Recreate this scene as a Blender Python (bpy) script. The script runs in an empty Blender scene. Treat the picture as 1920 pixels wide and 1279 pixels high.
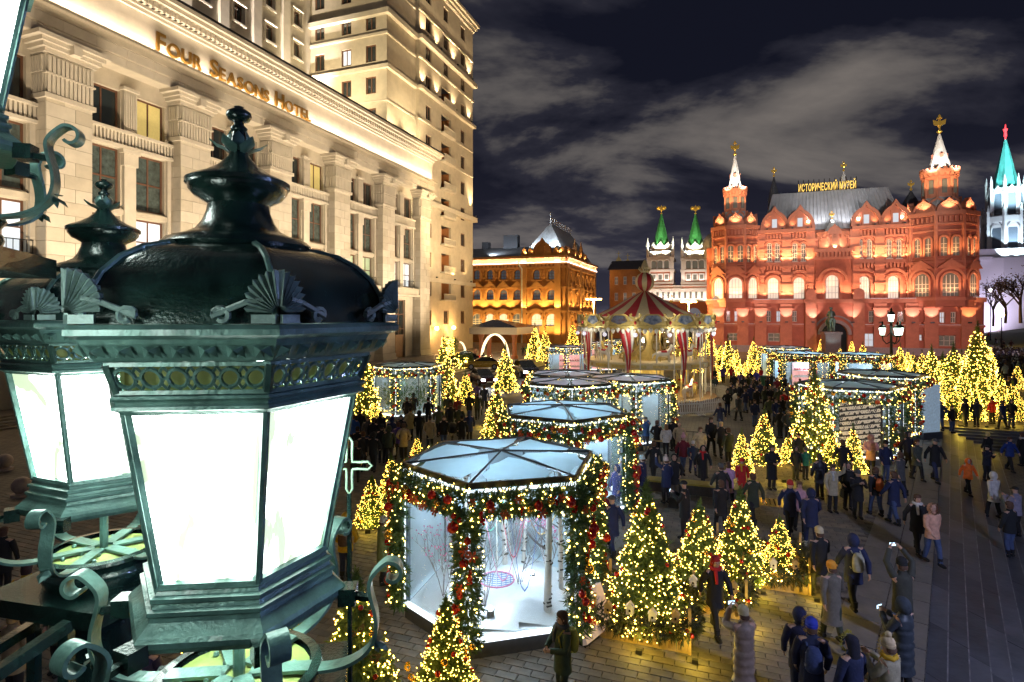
import bpy, bmesh, math, random
from math import sin, cos, pi, radians, sqrt, atan2, hypot
from mathutils import Vector, Matrix, noise as mnoise
rnd = random.Random(7)
SC = bpy.context.scene
COL = SC.collection
# ---------------------------------------------------------------- camera
H = 7.1                                   # eye height above the square, metres
F = 1074.0                                # focal length in photo pixels (1920 wide)
cam = bpy.data.cameras.new('camera'); camo = bpy.data.objects.new('camera', cam); COL.objects.link(camo)
camo.location = (0, 0, H); camo.rotation_euler = (pi/2, 0, 0)
cam.sensor_width = 36; cam.lens = 36*F/1920; cam.shift_y = -49.5/1920
cam.clip_start = 0.05; cam.clip_end = 5000
SC.camera = camo
# ---------------------------------------------------------------- world: night sky with lit cloud
W = bpy.data.worlds.new('World'); SC.world = W; W.use_nodes = True
wn = W.node_tree.nodes; wl = W.node_tree.links
for n in list(wn): wn.remove(n)
def wnode(t, **k):
    n = wn.new(t)
    for a, b in k.items(): setattr(n, a, b)
    return n
w_out = wnode('ShaderNodeOutputWorld'); w_bg = wnode('ShaderNodeBackground'); wl.new(w_bg.outputs[0], w_out.inputs[0])
w_tc = wnode('ShaderNodeTexCoord'); w_sep = wnode('ShaderNodeSeparateXYZ'); wl.new(w_tc.outputs['Generated'], w_sep.inputs[0])
def wmath(op, a, b=None, clamp=False):
    n = wnode('ShaderNodeMath', operation=op, use_clamp=clamp)
    for i, x in enumerate((a, b)):
        if x is None: continue
        if isinstance(x, (int, float)): n.inputs[i].default_value = x
        else: wl.new(x, n.inputs[i])
    return n.outputs[0]
zc = wmath('ADD', wmath('MAXIMUM', w_sep.outputs[2], 0.0), 0.30)
w_cmb = wnode('ShaderNodeCombineXYZ')
wl.new(wmath('DIVIDE', w_sep.outputs[0], zc), w_cmb.inputs[0]); wl.new(wmath('DIVIDE', w_sep.outputs[1], zc), w_cmb.inputs[1])
w_map = wnode('ShaderNodeMapping'); wl.new(w_cmb.outputs[0], w_map.inputs[0])
w_map.inputs['Location'].default_value = (3.65, 0.48, 2.7)
w_map.inputs['Scale'].default_value = (0.62, 0.95, 1)
w_n = wnode('ShaderNodeTexNoise'); wl.new(w_map.outputs[0], w_n.inputs['Vector'])
w_n.inputs['Scale'].default_value = 1.75; w_n.inputs['Detail'].default_value = 7; w_n.inputs['Roughness'].default_value = 0.57
w_n.inputs['Distortion'].default_value = 0.25
w_r = wnode('ShaderNodeValToRGB'); wl.new(w_n.outputs[0], w_r.inputs[0])
e = w_r.color_ramp.elements
e[0].position = .46; e[0].color = (0.0055, 0.0062, 0.0125, 1)
e[1].position = .70; e[1].color = (0.15, 0.132, 0.12, 1)
m_ = e.new(.525); m_.color = (0.018, 0.018, 0.027, 1)
m_ = e.new(.58); m_.color = (0.078, 0.071, 0.070, 1)
# city glow towards the horizon
w_h = wmath('POWER', wmath('SUBTRACT', 1.0, wmath('MULTIPLY', wmath('MAXIMUM', w_sep.outputs[2], 0.0), 2.2), True), 3.0)
w_mix = wnode('ShaderNodeMixRGB', blend_type='ADD'); wl.new(w_h, w_mix.inputs[0]); wl.new(w_r.outputs[0], w_mix.inputs[1])
w_mix.inputs[2].default_value = (0.026, 0.024, 0.034, 1)
wl.new(w_mix.outputs[0], w_bg.inputs[0]); w_bg.inputs[1].default_value = 1.0
# ---------------------------------------------------------------- exposure / render
SC.view_settings.view_transform = 'Standard'; SC.view_settings.look = 'None'
SC.view_settings.exposure = 0.25; SC.view_settings.gamma = 1.0; SC.view_settings.use_curve_mapping = False
SC.render.engine = 'CYCLES'
cy = SC.cycles
cy.use_denoising = True; cy.max_bounces = 6; cy.diffuse_bounces = 2; cy.glossy_bounces = 3
cy.transmission_bounces = 5; cy.transparent_max_bounces = 10
cy.sample_clamp_indirect = 4.0; cy.caustics_reflective = False; cy.caustics_refractive = False
try: cy.use_light_tree = True
except Exception: pass
# ---------------------------------------------------------------- frames of reference
G = radians(20)                           # the square's grid is turned 20 degrees
U = Vector((cos(G), -sin(G), 0)); Vv = Vector((sin(G), cos(G), 0))
def gw(a, b, z=0.0): return Vector((a*U.x + b*Vv.x, a*U.y + b*Vv.y, z))
def wg(x, y): return (x*U.x + y*U.y, x*Vv.x + y*Vv.y)
# the sunken steps on the right
SW = Vector((0.609, 0.793, 0)); SN = Vector((0.793, -0.609, 0))
SP = Vector((8.0, 11.1, 0)); SQ = SP + SW*31.8
SF = Vector((0.92, -0.392, 0)); SFN = Vector((-0.392, -0.92, 0))
NST, TREAD, RISE = 7, 0.36, 0.13
def ground_z(x, y):
    p = Vector((x, y, 0))
    d = min((p-SP).dot(SN), (p-SQ).dot(SFN))
    if d <= 0: return 0.0
    return -RISE*min(NST, int(d/TREAD)+1)
def at(px, py, z=None):
    """photo pixel -> point on the ground (or on height z)"""
    zz = 0.0 if z is None else z
    for _ in range(4):
        Y = (H-zz)*F/(py-590.0); X = (px-960.0)/F*Y
        if z is not None: break
        zz = ground_z(X, Y)
    return Vector((X, Y, zz))
def at_depth(px, py, Y): return Vector(((px-960)/F*Y, Y, H-(py-590)/F*Y))
# ---------------------------------------------------------------- materials
MATS = {}
def mat(name, col, rough=.6, metal=0.0, var=.15, vs=6.0, bump=0.0, bs=40.0, emit=None, es=0.0, sample=True, spec=.5, coat=0.0, trans=0.0, alpha=1.0, col2=None):
    if name in MATS: return MATS[name]
    m = bpy.data.materials.new(name); m.use_nodes = True; MATS[name] = m
    nt = m.node_tree; b = nt.nodes['Principled BSDF']
    b.inputs['Roughness'].default_value = rough; b.inputs['Metallic'].default_value = metal
    b.inputs['Specular IOR Level'].default_value = spec; b.inputs['Coat Weight'].default_value = coat
    b.inputs['Transmission Weight'].default_value = trans; b.inputs['Alpha'].default_value = alpha
    b.inputs['Base Color'].default_value = (*col, 1)
    if var > 0 or bump > 0:
        tc = nt.nodes.new('ShaderNodeTexCoord')
    if var > 0:
        n = nt.nodes.new('ShaderNodeTexNoise'); n.inputs['Scale'].default_value = vs; n.inputs['Detail'].default_value = 6
        n.inputs['Roughness'].default_value = .62
        nt.links.new(tc.outputs['Object'], n.inputs['Vector'])
        r = nt.nodes.new('ShaderNodeValToRGB'); nt.links.new(n.outputs[0], r.inputs[0])
        c2 = col2 or tuple(min(1, c*(1+var)) for c in col)
        r.color_ramp.elements[0].position = .32; r.color_ramp.elements[0].color = (*[c*(1-var) for c in col], 1)
        r.color_ramp.elements[1].position = .7; r.color_ramp.elements[1].color = (*c2, 1)
        nt.links.new(r.outputs[0], b.inputs['Base Color'])
        oi = nt.nodes.new('ShaderNodeMath'); oi.operation = 'MULTIPLY_ADD'; nt.links.new(n.outputs[0], oi.inputs[0])
        oi.inputs[1].default_value = .25; oi.inputs[2].default_value = max(0, rough-.125); nt.links.new(oi.outputs[0], b.inputs['Roughness'])
    if bump > 0:
        n2 = nt.nodes.new('ShaderNodeTexNoise'); n2.inputs['Scale'].default_value = bs; n2.inputs['Detail'].default_value = 4
        nt.links.new(tc.outputs['Object'], n2.inputs['Vector'])
        bp = nt.nodes.new('ShaderNodeBump'); bp.inputs['Strength'].default_value = bump; bp.inputs['Distance'].default_value = .02
        nt.links.new(n2.outputs[0], bp.inputs['Height']); nt.links.new(bp.outputs[0], b.inputs['Normal'])
    if emit:
        b.inputs['Emission Color'].default_value = (*emit, 1); b.inputs['Emission Strength'].default_value = es
        if not sample: m.cycles.emission_sampling = 'NONE'
    return m
# ---------------------------------------------------------------- mesh builder
class MB:
    def __init__(s): s.v = []; s.f = []; s.m = []; s.cm = 0
    def add(s, vs, fs, mi=None):
        o = len(s.v); s.v.extend([tuple(x) for x in vs])
        for f in fs: s.f.append(tuple(i+o for i in f)); s.m.append(s.cm if mi is None else mi)
        return s
    def box(s, x0, y0, z0, x1, y1, z1, mi=None):
        return s.add([(x0,y0,z0),(x1,y0,z0),(x1,y1,z0),(x0,y1,z0),(x0,y0,z1),(x1,y0,z1),(x1,y1,z1),(x0,y1,z1)],
                     [(0,3,2,1),(4,5,6,7),(0,1,5,4),(1,2,6,5),(2,3,7,6),(3,0,4,7)], mi)
    def cbox(s, c, sx, sy, sz, rot=None, mi=None):
        v = [Vector((x*sx/2, y*sy/2, z*sz/2)) for z in (-1,1) for x, y in ((-1,-1),(1,-1),(1,1),(-1,1))]
        if rot is not None:
            if isinstance(rot, (int, float)): rot = Matrix.Rotation(rot, 3, 'Z')
            v = [rot @ p for p in v]
        c = Vector(c)
        return s.add([p+c for p in v], [(0,3,2,1),(4,5,6,7),(0,1,5,4),(1,2,6,5),(2,3,7,6),(3,0,4,7)], mi)
    def prism(s, poly, z0, z1, mi=None, cap=True, poly2=None):
        n = len(poly); p2 = poly2 or poly
        vs = [(x, y, z0) for x, y in poly]+[(x, y, z1) for x, y in p2]
        fs = [(i, (i+1) % n, n+(i+1) % n, n+i) for i in range(n)]
        if cap: fs += [tuple(range(n-1, -1, -1)), tuple(range(n, 2*n))]
        return s.add(vs, fs, mi)
    def lathe(s, prof, n=16, c=(0,0,0), mi=None, a0=0.0, cap=True, sx=1.0, sy=1.0):
        vs = []
        for r, z in prof:
            for i in range(n):
                a = a0+2*pi*i/n; vs.append((c[0]+r*cos(a)*sx, c[1]+r*sin(a)*sy, c[2]+z))
        k = len(prof); fs = []
        for j in range(k-1):
            for i in range(n):
                fs.append((j*n+i, j*n+(i+1) % n, (j+1)*n+(i+1) % n, (j+1)*n+i))
        if cap:
            fs += [tuple(range(n-1, -1, -1)), tuple(range((k-1)*n, k*n))]
        return s.add(vs, fs, mi)
    def tube(s, pts, r, n=6, mi=None, cap=True, flat=None):
        pts = [Vector(p) for p in pts]; k = len(pts)
        rs = r if isinstance(r, (list, tuple)) else [r]*k
        vs = []; fs = []; nrm = None
        for i, p in enumerate(pts):
            t = (pts[min(i+1, k-1)]-pts[max(i-1, 0)])
            t = t.normalized() if t.length > 1e-9 else Vector((0,0,1))
            if nrm is None:
                nrm = t.orthogonal().normalized() if flat is None else (Vector(flat)-t*t.dot(Vector(flat))).normalized()
            else:
                nrm = (nrm-t*t.dot(nrm)); nrm = nrm.normalized() if nrm.length > 1e-6 else t.orthogonal().normalized()
            bt = t.cross(nrm)
            for j in range(n):
                a = 2*pi*(j+.5)/n
                if flat is None: q = nrm*cos(a)*rs[i]+bt*sin(a)*rs[i]
                else: q = nrm*(1 if cos(a) > 0 else -1)*rs[i]+bt*(1 if sin(a) > 0 else -1)*rs[i]*flatk
                vs.append(p+q)
        for i in range(k-1):
            for j in range(n):
                fs.append((i*n+j, i*n+(j+1) % n, (i+1)*n+(j+1) % n, (i+1)*n+j))
        if cap: fs += [tuple(range(n-1, -1, -1)), tuple(range((k-1)*n, k*n))]
        return s.add(vs, fs, mi)
    def ribbon(s, pts, side, w, t, mi=None):
        """flat iron strip: pts path, side = strip width direction"""
        pts = [Vector(p) for p in pts]; k = len(pts); side = Vector(side).normalized(); vs = []; fs = []
        for i, p in enumerate(pts):
            tg = (pts[min(i+1, k-1)]-pts[max(i-1, 0)]).normalized(); nn = tg.cross(side).normalized()
            for a, b in ((-1,-1),(1,-1),(1,1),(-1,1)): vs.append(p+side*a*w/2+nn*b*t/2)
        for i in range(k-1):
            for j in range(4): fs.append((i*4+j, i*4+(j+1) % 4, (i+1)*4+(j+1) % 4, (i+1)*4+j))
        fs += [(3,2,1,0), tuple(range((k-1)*4, k*4))]
        return s.add(vs, fs, mi)
    def ball(s, c, r, n=8, k=5, mi=None, sz=1.0):
        prof = [(r*sin(pi*j/k)+1e-4, -r*sz*cos(pi*j/k)) for j in range(k+1)]
        return s.lathe(prof, n, c, mi, cap=False)
    def octa(s, c, r, mi=None):
        x, y, z = c
        return s.add([(x+r,y,z),(x,y+r,z),(x-r,y,z),(x,y-r,z),(x,y,z+r),(x,y,z-r)],
                     [(0,1,4),(1,2,4),(2,3,4),(3,0,4),(1,0,5),(2,1,5),(3,2,5),(0,3,5)], mi)
    def xf(s, M):
        s.v = [tuple(M @ Vector(p)) for p in s.v]; return s
    def mesh(s, name, mats, smooth=None):
        me = bpy.data.meshes.new(name); me.from_pydata(s.v, [], s.f)
        for m in (mats if isinstance(mats, (list, tuple)) else [mats]): me.materials.append(m)
        if any(s.m): me.polygons.foreach_set('material_index', s.m)
        if smooth is not None:
            me.polygons.foreach_set('use_smooth', [True]*len(me.polygons))
            if smooth < 170:
                try: me.set_sharp_from_angle(angle=radians(smooth))
                except Exception: pass
        me.update(); return me
    def build(s, name, mats, parent=None, kind=None, smooth=None, label=None, loc=None, rotz=None):
        if parent is not None and 'go' in parent.keys():
            g = parent['go']; s.v = [(x-g[0], y-g[1], z-g[2]) for x, y, z in s.v]
        o = bpy.data.objects.new(name, s.mesh(name, mats, smooth)); COL.objects.link(o)
        if parent is not None:
            o.parent = parent
            if 'go' in parent.keys(): o['go'] = parent['go']
        if kind: o['kind'] = kind
        if label: o['label'] = label
        if loc is not None: o.location = loc
        if rotz is not None: o.rotation_euler = (0, 0, rotz)
        return o
flatk = .3
def tag(o, label=None, cat=None, group=None):
    if label: o['label'] = label
    if cat: o['category'] = cat
    if group: o['group'] = group
    return o
def thing(name, loc, label, cat, group=None, rotz=0.0):
    o = bpy.data.objects.new(name, None); COL.objects.link(o); o.empty_display_size = .2
    o.location = loc; o.rotation_euler = (0, 0, rotz)
    return tag(o, label, cat, group)
def gthing(name, a, b, label, cat, group=None, z=0.0):
    """a thing whose parts are written in grid coordinates (a, b, z)"""
    o = thing(name, gw(a, b, z), label, cat, group, -G); o['go'] = (a, b, z); return o
def obj(name, mesh, parent=None, loc=(0,0,0), rotz=0.0, sc=None, kind=None):
    o = bpy.data.objects.new(name, mesh); COL.objects.link(o); o.parent = parent; o.location = loc; o.rotation_euler = (0,0,rotz)
    if sc is not None: o.scale = (sc,)*3 if isinstance(sc, (int, float)) else sc
    if kind: o['kind'] = kind
    return o
def copy_tree(o, parent=None):
    c = o.copy(); COL.objects.link(c); c.parent = parent
    for ch in list(o.children): copy_tree(ch, c)
    return c
def light(kind, loc, power, col, parent=None, size=.1, target=None, spot=90, blend=.6, sx=None, sy=None):
    l = bpy.data.lights.new(kind.lower()+'_lamp', kind); l.energy = power; l.color = col
    if kind == 'SPOT': l.spot_size = radians(spot); l.spot_blend = blend; l.shadow_soft_size = size
    elif kind == 'POINT': l.shadow_soft_size = size
    else:
        l.shape = 'RECTANGLE'; l.size = sx or size; l.size_y = sy or size
    o = bpy.data.objects.new('lamp_light', l); COL.objects.link(o)
    loc = Vector(loc)
    if parent is not None and 'go' in parent.keys(): loc = loc-Vector(parent['go'])
    o.location = loc
    if parent is not None: o.parent = parent
    if target is not None:
        tg = Vector(target)
        if parent is not None and 'go' in parent.keys(): tg = tg-Vector(parent['go'])
        o.rotation_euler = (tg-loc).to_track_quat('-Z', 'Y').to_euler()
    return o
def strip(parent, p, d, along, power, col, ln, w):
    """linear lamp: shines along d, its long side lies along 'along'"""
    z = -Vector(d).normalized(); x = Vector(along); x = (x-z*x.dot(z)).normalized(); y = z.cross(x)
    o = light('AREA', p, power, col, parent, sx=ln, sy=w)
    o.rotation_euler = Matrix((x, y, z)).transposed().to_euler()
    return o
# ---------------------------------------------------------------- walls with real openings
def Ta(A): return lambda u, d, z: (A+d, u, z)            # wall facing +a, u runs along b
def Tb(B): return lambda u, d, z: (u, B-d, z)            # wall facing the viewer (-b), u runs along a
def facade(mb, T, u0, u1, z0, z1, ops, depth=.35, mi=None):
    us = sorted(set([u0, u1]+[x for o in ops for x in o[:2] if u0 < x < u1]))
    zs = sorted(set([z0, z1]+[x for o in ops for x in o[2:4] if z0 < x < z1]))
    for i in range(len(us)-1):
        for j in range(len(zs)-1):
            uc = (us[i]+us[i+1])/2; z_ = (zs[j]+zs[j+1])/2
            if any(o[0] < uc < o[1] and o[2] < z_ < o[3] for o in ops): continue
            mb.add([T(us[i],0,zs[j]), T(us[i+1],0,zs[j]), T(us[i+1],0,zs[j+1]), T(us[i],0,zs[j+1])], [(0,1,2,3)], mi)
    for o in ops:
        a, b, c, d = o[:4]; arch = len(o) > 4 and o[4]
        pts = [(a, c), (b, c)]
        if arch:
            r = (b-a)/2; zc_ = d-r; n = 10; arc = [((a+b)/2+r*cos(pi*k/n), zc_+r*sin(pi*k/n)) for k in range(n+1)]
            for k in range(n):
                cn = (b, d) if k < n/2 else (a, d)
                mb.add([T(cn[0],0,cn[1]), T(arc[k][0],0,arc[k][1]), T(arc[k+1][0],0,arc[k+1][1])], [(0,1,2)], mi)
            pts += arc
        else: pts += [(b, d), (a, d)]
        n = len(pts)
        for k in range(n):
            p, q = pts[k], pts[(k+1) % n]
            if abs(p[0]-q[0])+abs(p[1]-q[1]) < 1e-6: continue
            mb.add([T(p[0],0,p[1]), T(q[0],0,q[1]), T(q[0],-depth,q[1]), T(p[0],-depth,p[1])], [(0,1,2,3)], mi)
def window(parent, T, o, fm, pm, depth=.3, nv=2, nh=2, bar=.09, name='window', sill=None):
    """frame with bars (part) and its pane (sub-part) set back in an opening"""
    a, b, c, d = o[:4]; arch = len(o) > 4 and o[4]
    fr = MB(); pn = MB(); dd = -depth+.1
    def bx(m, ua, ub, za, zb, d0, d1):
        ps = [T(ua,d0,za), T(ub,d0,za), T(ub,d0,zb), T(ua,d0,zb), T(ua,d1,za), T(ub,d1,za), T(ub,d1,zb), T(ua,d1,zb)]
        m.add(ps, [(0,1,2,3),(4,5,6,7),(0,1,5,4),(1,2,6,5),(2,3,7,6),(3,0,4,7)])
    r = (b-a)/2; top = d-r if arch else d
    bx(fr, a, a+bar, c, top, dd, dd+.08); bx(fr, b-bar, b, c, top, dd, dd+.08)
    bx(fr, a+bar, b-bar, c, c+bar, dd, dd+.078)
    if not arch: bx(fr, a+bar, b-bar, d-bar, d, dd, dd+.078)
    for k in range(1, nv):
        u = a+(b-a)*k/nv; bx(fr, u-bar*.4, u+bar*.4, c+bar, (top if not arch else top+r*.85*sqrt(max(0,1-((u-(a+b)/2)/r)**2)))-bar*.5, dd+.003, dd+.07)
    for k in range(1, nh+(1 if arch else 0)):
        z = c+(top-c)*k/nh; bx(fr, a+bar, b-bar, z-bar*.4, z+bar*.4, dd+.006, dd+.066)
    if arch:
        n = 10
        for k in range(n):
            t0, t1 = pi*k/n, pi*(k+1)/n; um = (a+b)/2
            q = [T(um+R*cos(t), dq, top+R*sin(t)) for dq in (dd, dd+.08) for R, t in ((r,t0),(r,t1),(r-bar,t1),(r-bar,t0))]
            fr.add(q, [(0,1,2,3),(4,5,6,7),(0,1,5,4),(2,3,7,6)])
        arc = [(um+r*cos(pi*k/n), top+r*sin(pi*k/n)) for k in range(n+1)]
        pn.add([T(u,dd+.02,z) for u, z in [(a,c),(b,c)]+arc], [tuple(range(n+3))])
    else: pn.add([T(a,dd+.02,c), T(b,dd+.02,c), T(b,dd+.02,d), T(a,dd+.02,d)], [(0,1,2,3)])
    if sill: bx(fr, a-.12, b+.12, c-sill, c-.003, -depth+.02, .14)
    w = fr.build(name, fm, parent)
    pn.build('pane', pm, w)
    return w
def tbox(mb, T, u0, u1, z0, z1, d0, d1, mi=None):
    ps = [T(u0,d0,z0), T(u1,d0,z0), T(u1,d0,z1), T(u0,d0,z1), T(u0,d1,z0), T(u1,d1,z0), T(u1,d1,z1), T(u0,d1,z1)]
    mb.add(ps, [(0,1,2,3),(4,5,6,7),(0,1,5,4),(1,2,6,5),(2,3,7,6),(3,0,4,7)], mi)
def archband(mb, T, uc, zc_, r0, r1, d0, d1, n=10, mi=None, a0=0.0, a1=pi):
    for k in range(n):
        t0, t1 = a0+(a1-a0)*k/n, a0+(a1-a0)*(k+1)/n
        q = [T(uc+R*cos(t), dq, zc_+R*sin(t)) for dq in (d0, d1) for R, t in ((r1,t0),(r1,t1),(r0,t1),(r0,t0))]
        mb.add(q, [(0,1,2,3),(4,5,6,7),(0,1,5,4),(2,3,7,6),(1,2,6,5),(3,0,4,7)], mi)
def ngon(n, r, cx=0, cy=0, a0=0.0): return [(cx+r*cos(a0+2*pi*i/n), cy+r*sin(a0+2*pi*i/n)) for i in range(n)]
# ================================================================ GROUND
m_setts = mat('granite_setts', (.17,.152,.13), .66, var=.3, vs=3, bump=.3, bs=60)
m_setts2 = mat('granite_setts_warm', (.20,.17,.14), .64, var=.3, vs=3, bump=.3, bs=60)
m_setts3 = mat('granite_setts_dark', (.125,.118,.108), .62, var=.3, vs=3, bump=.3, bs=60)
m_joint = mat('paving_joint', (.03,.028,.026), .85, var=.2)
m_step = mat('dark_step_granite', (.075,.078,.09), .5, var=.35, vs=1.3, bump=.4, bs=9)
m_step2 = mat('step_granite_worn', (.11,.115,.13), .46, var=.35, vs=1.1, bump=.4, bs=9)
m_nose = mat('painted_nosing_light', (.2,.2,.21), .5, var=.5, vs=3)  # paler tone paints light caught along the step edges
m_slab = mat('grey_slab', (.18,.165,.15), .5, var=.25, vs=2, bump=.2)
m_asph = mat('asphalt', (.05,.05,.052), .55, var=.25, vs=2, bump=.3)
m_white = mat('road_paint', (.7,.7,.68), .6, var=.1)
# far paving texture: rows of setts, colour and relief only
def brick_mat():
    m = mat('far_setts', (.105,.097,.088), .72, var=0); nt = m.node_tree; b = nt.nodes['Principled BSDF']
    tc = nt.nodes.new('ShaderNodeTexCoord'); mp = nt.nodes.new('ShaderNodeMapping'); mp.inputs['Rotation'].default_value = (0,0,G)
    nt.links.new(tc.outputs['Object'], mp.inputs[0])
    br = nt.nodes.new('ShaderNodeTexBrick'); nt.links.new(mp.outputs[0], br.inputs[0])
    br.inputs['Color1'].default_value = (.19,.165,.14,1); br.inputs['Color2'].default_value = (.125,.115,.105,1); br.inputs['Mortar'].default_value = (.035,.032,.03,1)
    br.inputs['Scale'].default_value = 1; br.inputs['Brick Width'].default_value = .44; br.inputs['Row Height'].default_value = .22; br.inputs['Mortar Size'].default_value = .014
    nz = nt.nodes.new('ShaderNodeTexNoise'); nz.inputs['Scale'].default_value = .35; nz.inputs['Detail'].default_value = 6; nt.links.new(tc.outputs['Object'], nz.inputs[0])
    mx = nt.nodes.new('ShaderNodeMixRGB'); mx.blend_type = 'MULTIPLY'; mx.inputs[0].default_value = .7
    rp = nt.nodes.new('ShaderNodeValToRGB'); rp.color_ramp.elements[0].position=.3; rp.color_ramp.elements[0].color=(.5,.5,.5,1); rp.color_ramp.elements[1].position=.7; rp.color_ramp.elements[1].color=(1.1,1.08,1.05,1)
    nt.links.new(nz.outputs[0], rp.inputs[0]); nt.links.new(br.outputs[0], mx.inputs[1]); nt.links.new(rp.outputs[0], mx.inputs[2])
    nt.links.new(mx.outputs[0], b.inputs['Base Color'])
    return m
m_far = brick_mat()
def flat(name, pts, z, m, kind='structure'):
    return MB().add([(p[0], p[1], z) for p in pts], [tuple(range(len(pts)))]).build(name, m, kind=kind)
SQf = SQ+SF*700
pv = MB(); A_ = SP-SW*22; far = SQ+SW*2500
pv.add([(-2600,-30,-.012), (A_.x,-30,-.012), (A_.x,A_.y,-.012), (SQ.x,SQ.y,-.012), (far.x,far.y,-.012), (-2600,far.y,-.012)], [(0,1,2,3,4,5)])
pv.add([(SQ.x,SQ.y,-.012), (SQf.x,SQf.y,-.012), (SQf.x+far.x,SQf.y+far.y,-.012), (far.x,far.y,-.012)], [(0,1,2,3)])
pavement = pv.build('pavement', m_far, kind='structure')
# individual setts near the viewer: rows along the grid, running bond
def in_view(x, y): return y > 8.5 and abs((x)/y) < .98 and y < 40
pieces = []
for j in range(int(2/.22), int(52/.22)):
    b = j*.22
    for i in range(-60, 80):
        a = i*.44+(.22 if j % 2 else 0)
        p = gw(a, b)
        if not in_view(p.x, p.y) or p.y > 27: continue
        d = (p-SP).dot(SN)
        if d > -1.75: continue
        pieces.append((p.y, a, b))
pieces.sort()
vis = [q for q in pieces if (F*(gw(q[1],q[2]).x)/q[0]+960) > 640 and 590+H*F/q[0] < 1300]
pick = set(id(q) for q in vis[:290])
protos = []
for k, m in enumerate((m_setts, m_setts2, m_setts3)):
    mb = MB(); w, d_, h = .428, .208, .05
    mb.prism([(-w/2,-d_/2),(w/2,-d_/2),(w/2,d_/2),(-w/2,d_/2)], -.03, .004, poly2=[(-w/2+.008,-d_/2+.008),(w/2-.008,-d_/2+.008),(w/2-.008,d_/2-.008),(-w/2+.008,d_/2-.008)])
    protos.append(mb.mesh('paving_sett', m))
stuff = MB(); hx, hy = .214, .104
for q in pieces:
    p = gw(q[1], q[2]); k = rnd.choice((0,0,0,1,1,2)); dz = rnd.uniform(-.003, .003)
    if id(q) in pick:
        o = obj('paving_sett', protos[k], pavement, (p.x, p.y, dz), -G+rnd.uniform(-.008,.008)); continue
    vs = []
    for ins, z in ((0,-.015),(.008,.003+dz)):
        for sx, sy in ((-1,-1),(1,-1),(1,1),(-1,1)):
            w = p+U*(sx*(hx-ins))+Vv*(sy*(hy-ins)); vs.append((w.x, w.y, z))
    stuff.add(vs, [(4,5,6,7),(0,1,5,4),(1,2,6,5),(2,3,7,6),(3,0,4,7)], k)
stuff.build('paving_setts', [m_setts, m_setts2, m_setts3], pavement, kind='stuff')
# big slabs along the top of the steps
slabs = MB(); slab_me = None
sl = []
for k in range(-14, 36):
    for r_ in range(2):
        off = -1.72+r_*.86; c = SP+SW*(k*1.25+(.6 if r_ else 0))+SN*(off+.43)
        sl.append(c)
mb = MB(); mb.prism([(-.615,-.42),(.615,-.42),(.615,.42),(-.615,.42)], -.03, .008, poly2=[(-.607,-.412),(.607,-.412),(.607,.412),(-.607,.412)])
slab_me = mb.mesh('paving_slab', m_slab)
for c in sl:
    if (c-SQ).dot(SFN) < -.3: continue
    obj('paving_slab', slab_me, pavement, (c.x, c.y, rnd.uniform(-.002,.003)), atan2(SW.y, SW.x))
# the sunken steps: each step is an L of granite
steps = MB().add([tuple(SP-SW*40+Vector((0,0,-1.2))), tuple(SQ+Vector((0,0,-1.2))), tuple(SQ+SF*60+Vector((0,0,-1.2)))], [(0,1,2)]).build('steps', m_joint, kind='structure')
def corner(d):  # inner corner at inset distance d from both lines
    # solve p = SQ + s*SW + t*SF with (p-SP).SN = d , (p-SQ).SFN = d
    a11, a12, b1 = SW.dot(SN), SF.dot(SN), d-(SQ-SP).dot(SN)
    a21, a22, b2 = SW.dot(SFN), SF.dot(SFN), d
    det = a11*a22-a12*a21
    s_ = (b1*a22-a12*b2)/det; t_ = (a11*b2-b1*a21)/det
    return SQ+SW*s_+SF*t_
for k in range(NST):
    z1 = -RISE*(k+1) if k else -RISE
    z1 = -RISE*(k+1); d0, d1 = k*TREAD, (k+1)*TREAD
    c0, c1 = corner(d0), corner(d1)
    for ln in (0, 1):
        L = 2.4; n = 15 if ln == 0 else 14
        for i in range(n):
            s0, s1 = i*L, (i+1)*L-.012
            if ln == 0:
                q0, q1, q2, q3 = c0-SW*s0, c0-SW*s1, c1-SW*s1, c1-SW*s0
                if i == 0: q3 = c1
            else:
                q0, q1, q2, q3 = c0+SF*s0, c0+SF*s1, c1+SF*s1, c1+SF*s0
                if i == 0: q3 = c1
            if q0.y < 5 and q1.y < 5: continue
            zj = z1+rnd.uniform(-.004,.004)
            vs = [(q.x, q.y, zj) for q in (q0,q1,q2,q3)]+[(q.x, q.y, zj+RISE*.0) for q in ()]
            up0 = [(q0.x, q0.y, zj+RISE-.002), (q1.x, q1.y, zj+RISE-.002)]
            mb = MB(); nn = (q3-q0).normalized()*.012
            mb.add(vs+up0, [(0,1,2,3),(0,1,5,4)])
            mb.add([(q2.x,q2.y,zj),(q3.x,q3.y,zj),(q3.x,q3.y,zj-.04),(q2.x,q2.y,zj-.04)], [(0,1,2,3)])
            e0 = (q0-q3).normalized()*.03   # pale strip painting the light caught on the nosing
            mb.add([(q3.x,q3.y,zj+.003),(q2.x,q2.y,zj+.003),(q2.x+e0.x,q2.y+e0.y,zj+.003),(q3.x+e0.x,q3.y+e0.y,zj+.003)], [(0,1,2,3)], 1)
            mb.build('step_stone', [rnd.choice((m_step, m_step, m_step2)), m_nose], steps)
cF = corner(NST*TREAD)
lo = MB(); z_ = -RISE*NST-.003
p1 = cF-SW*45; p2 = cF+SF*60
lo.add([(cF.x,cF.y,z_), (p1.x,p1.y,z_), (p1.x+60,p1.y,z_), (p2.x,p2.y,z_)], [(0,1,2,3)])
lo.build('lower_pavement', m_far, kind='structure')
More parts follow.
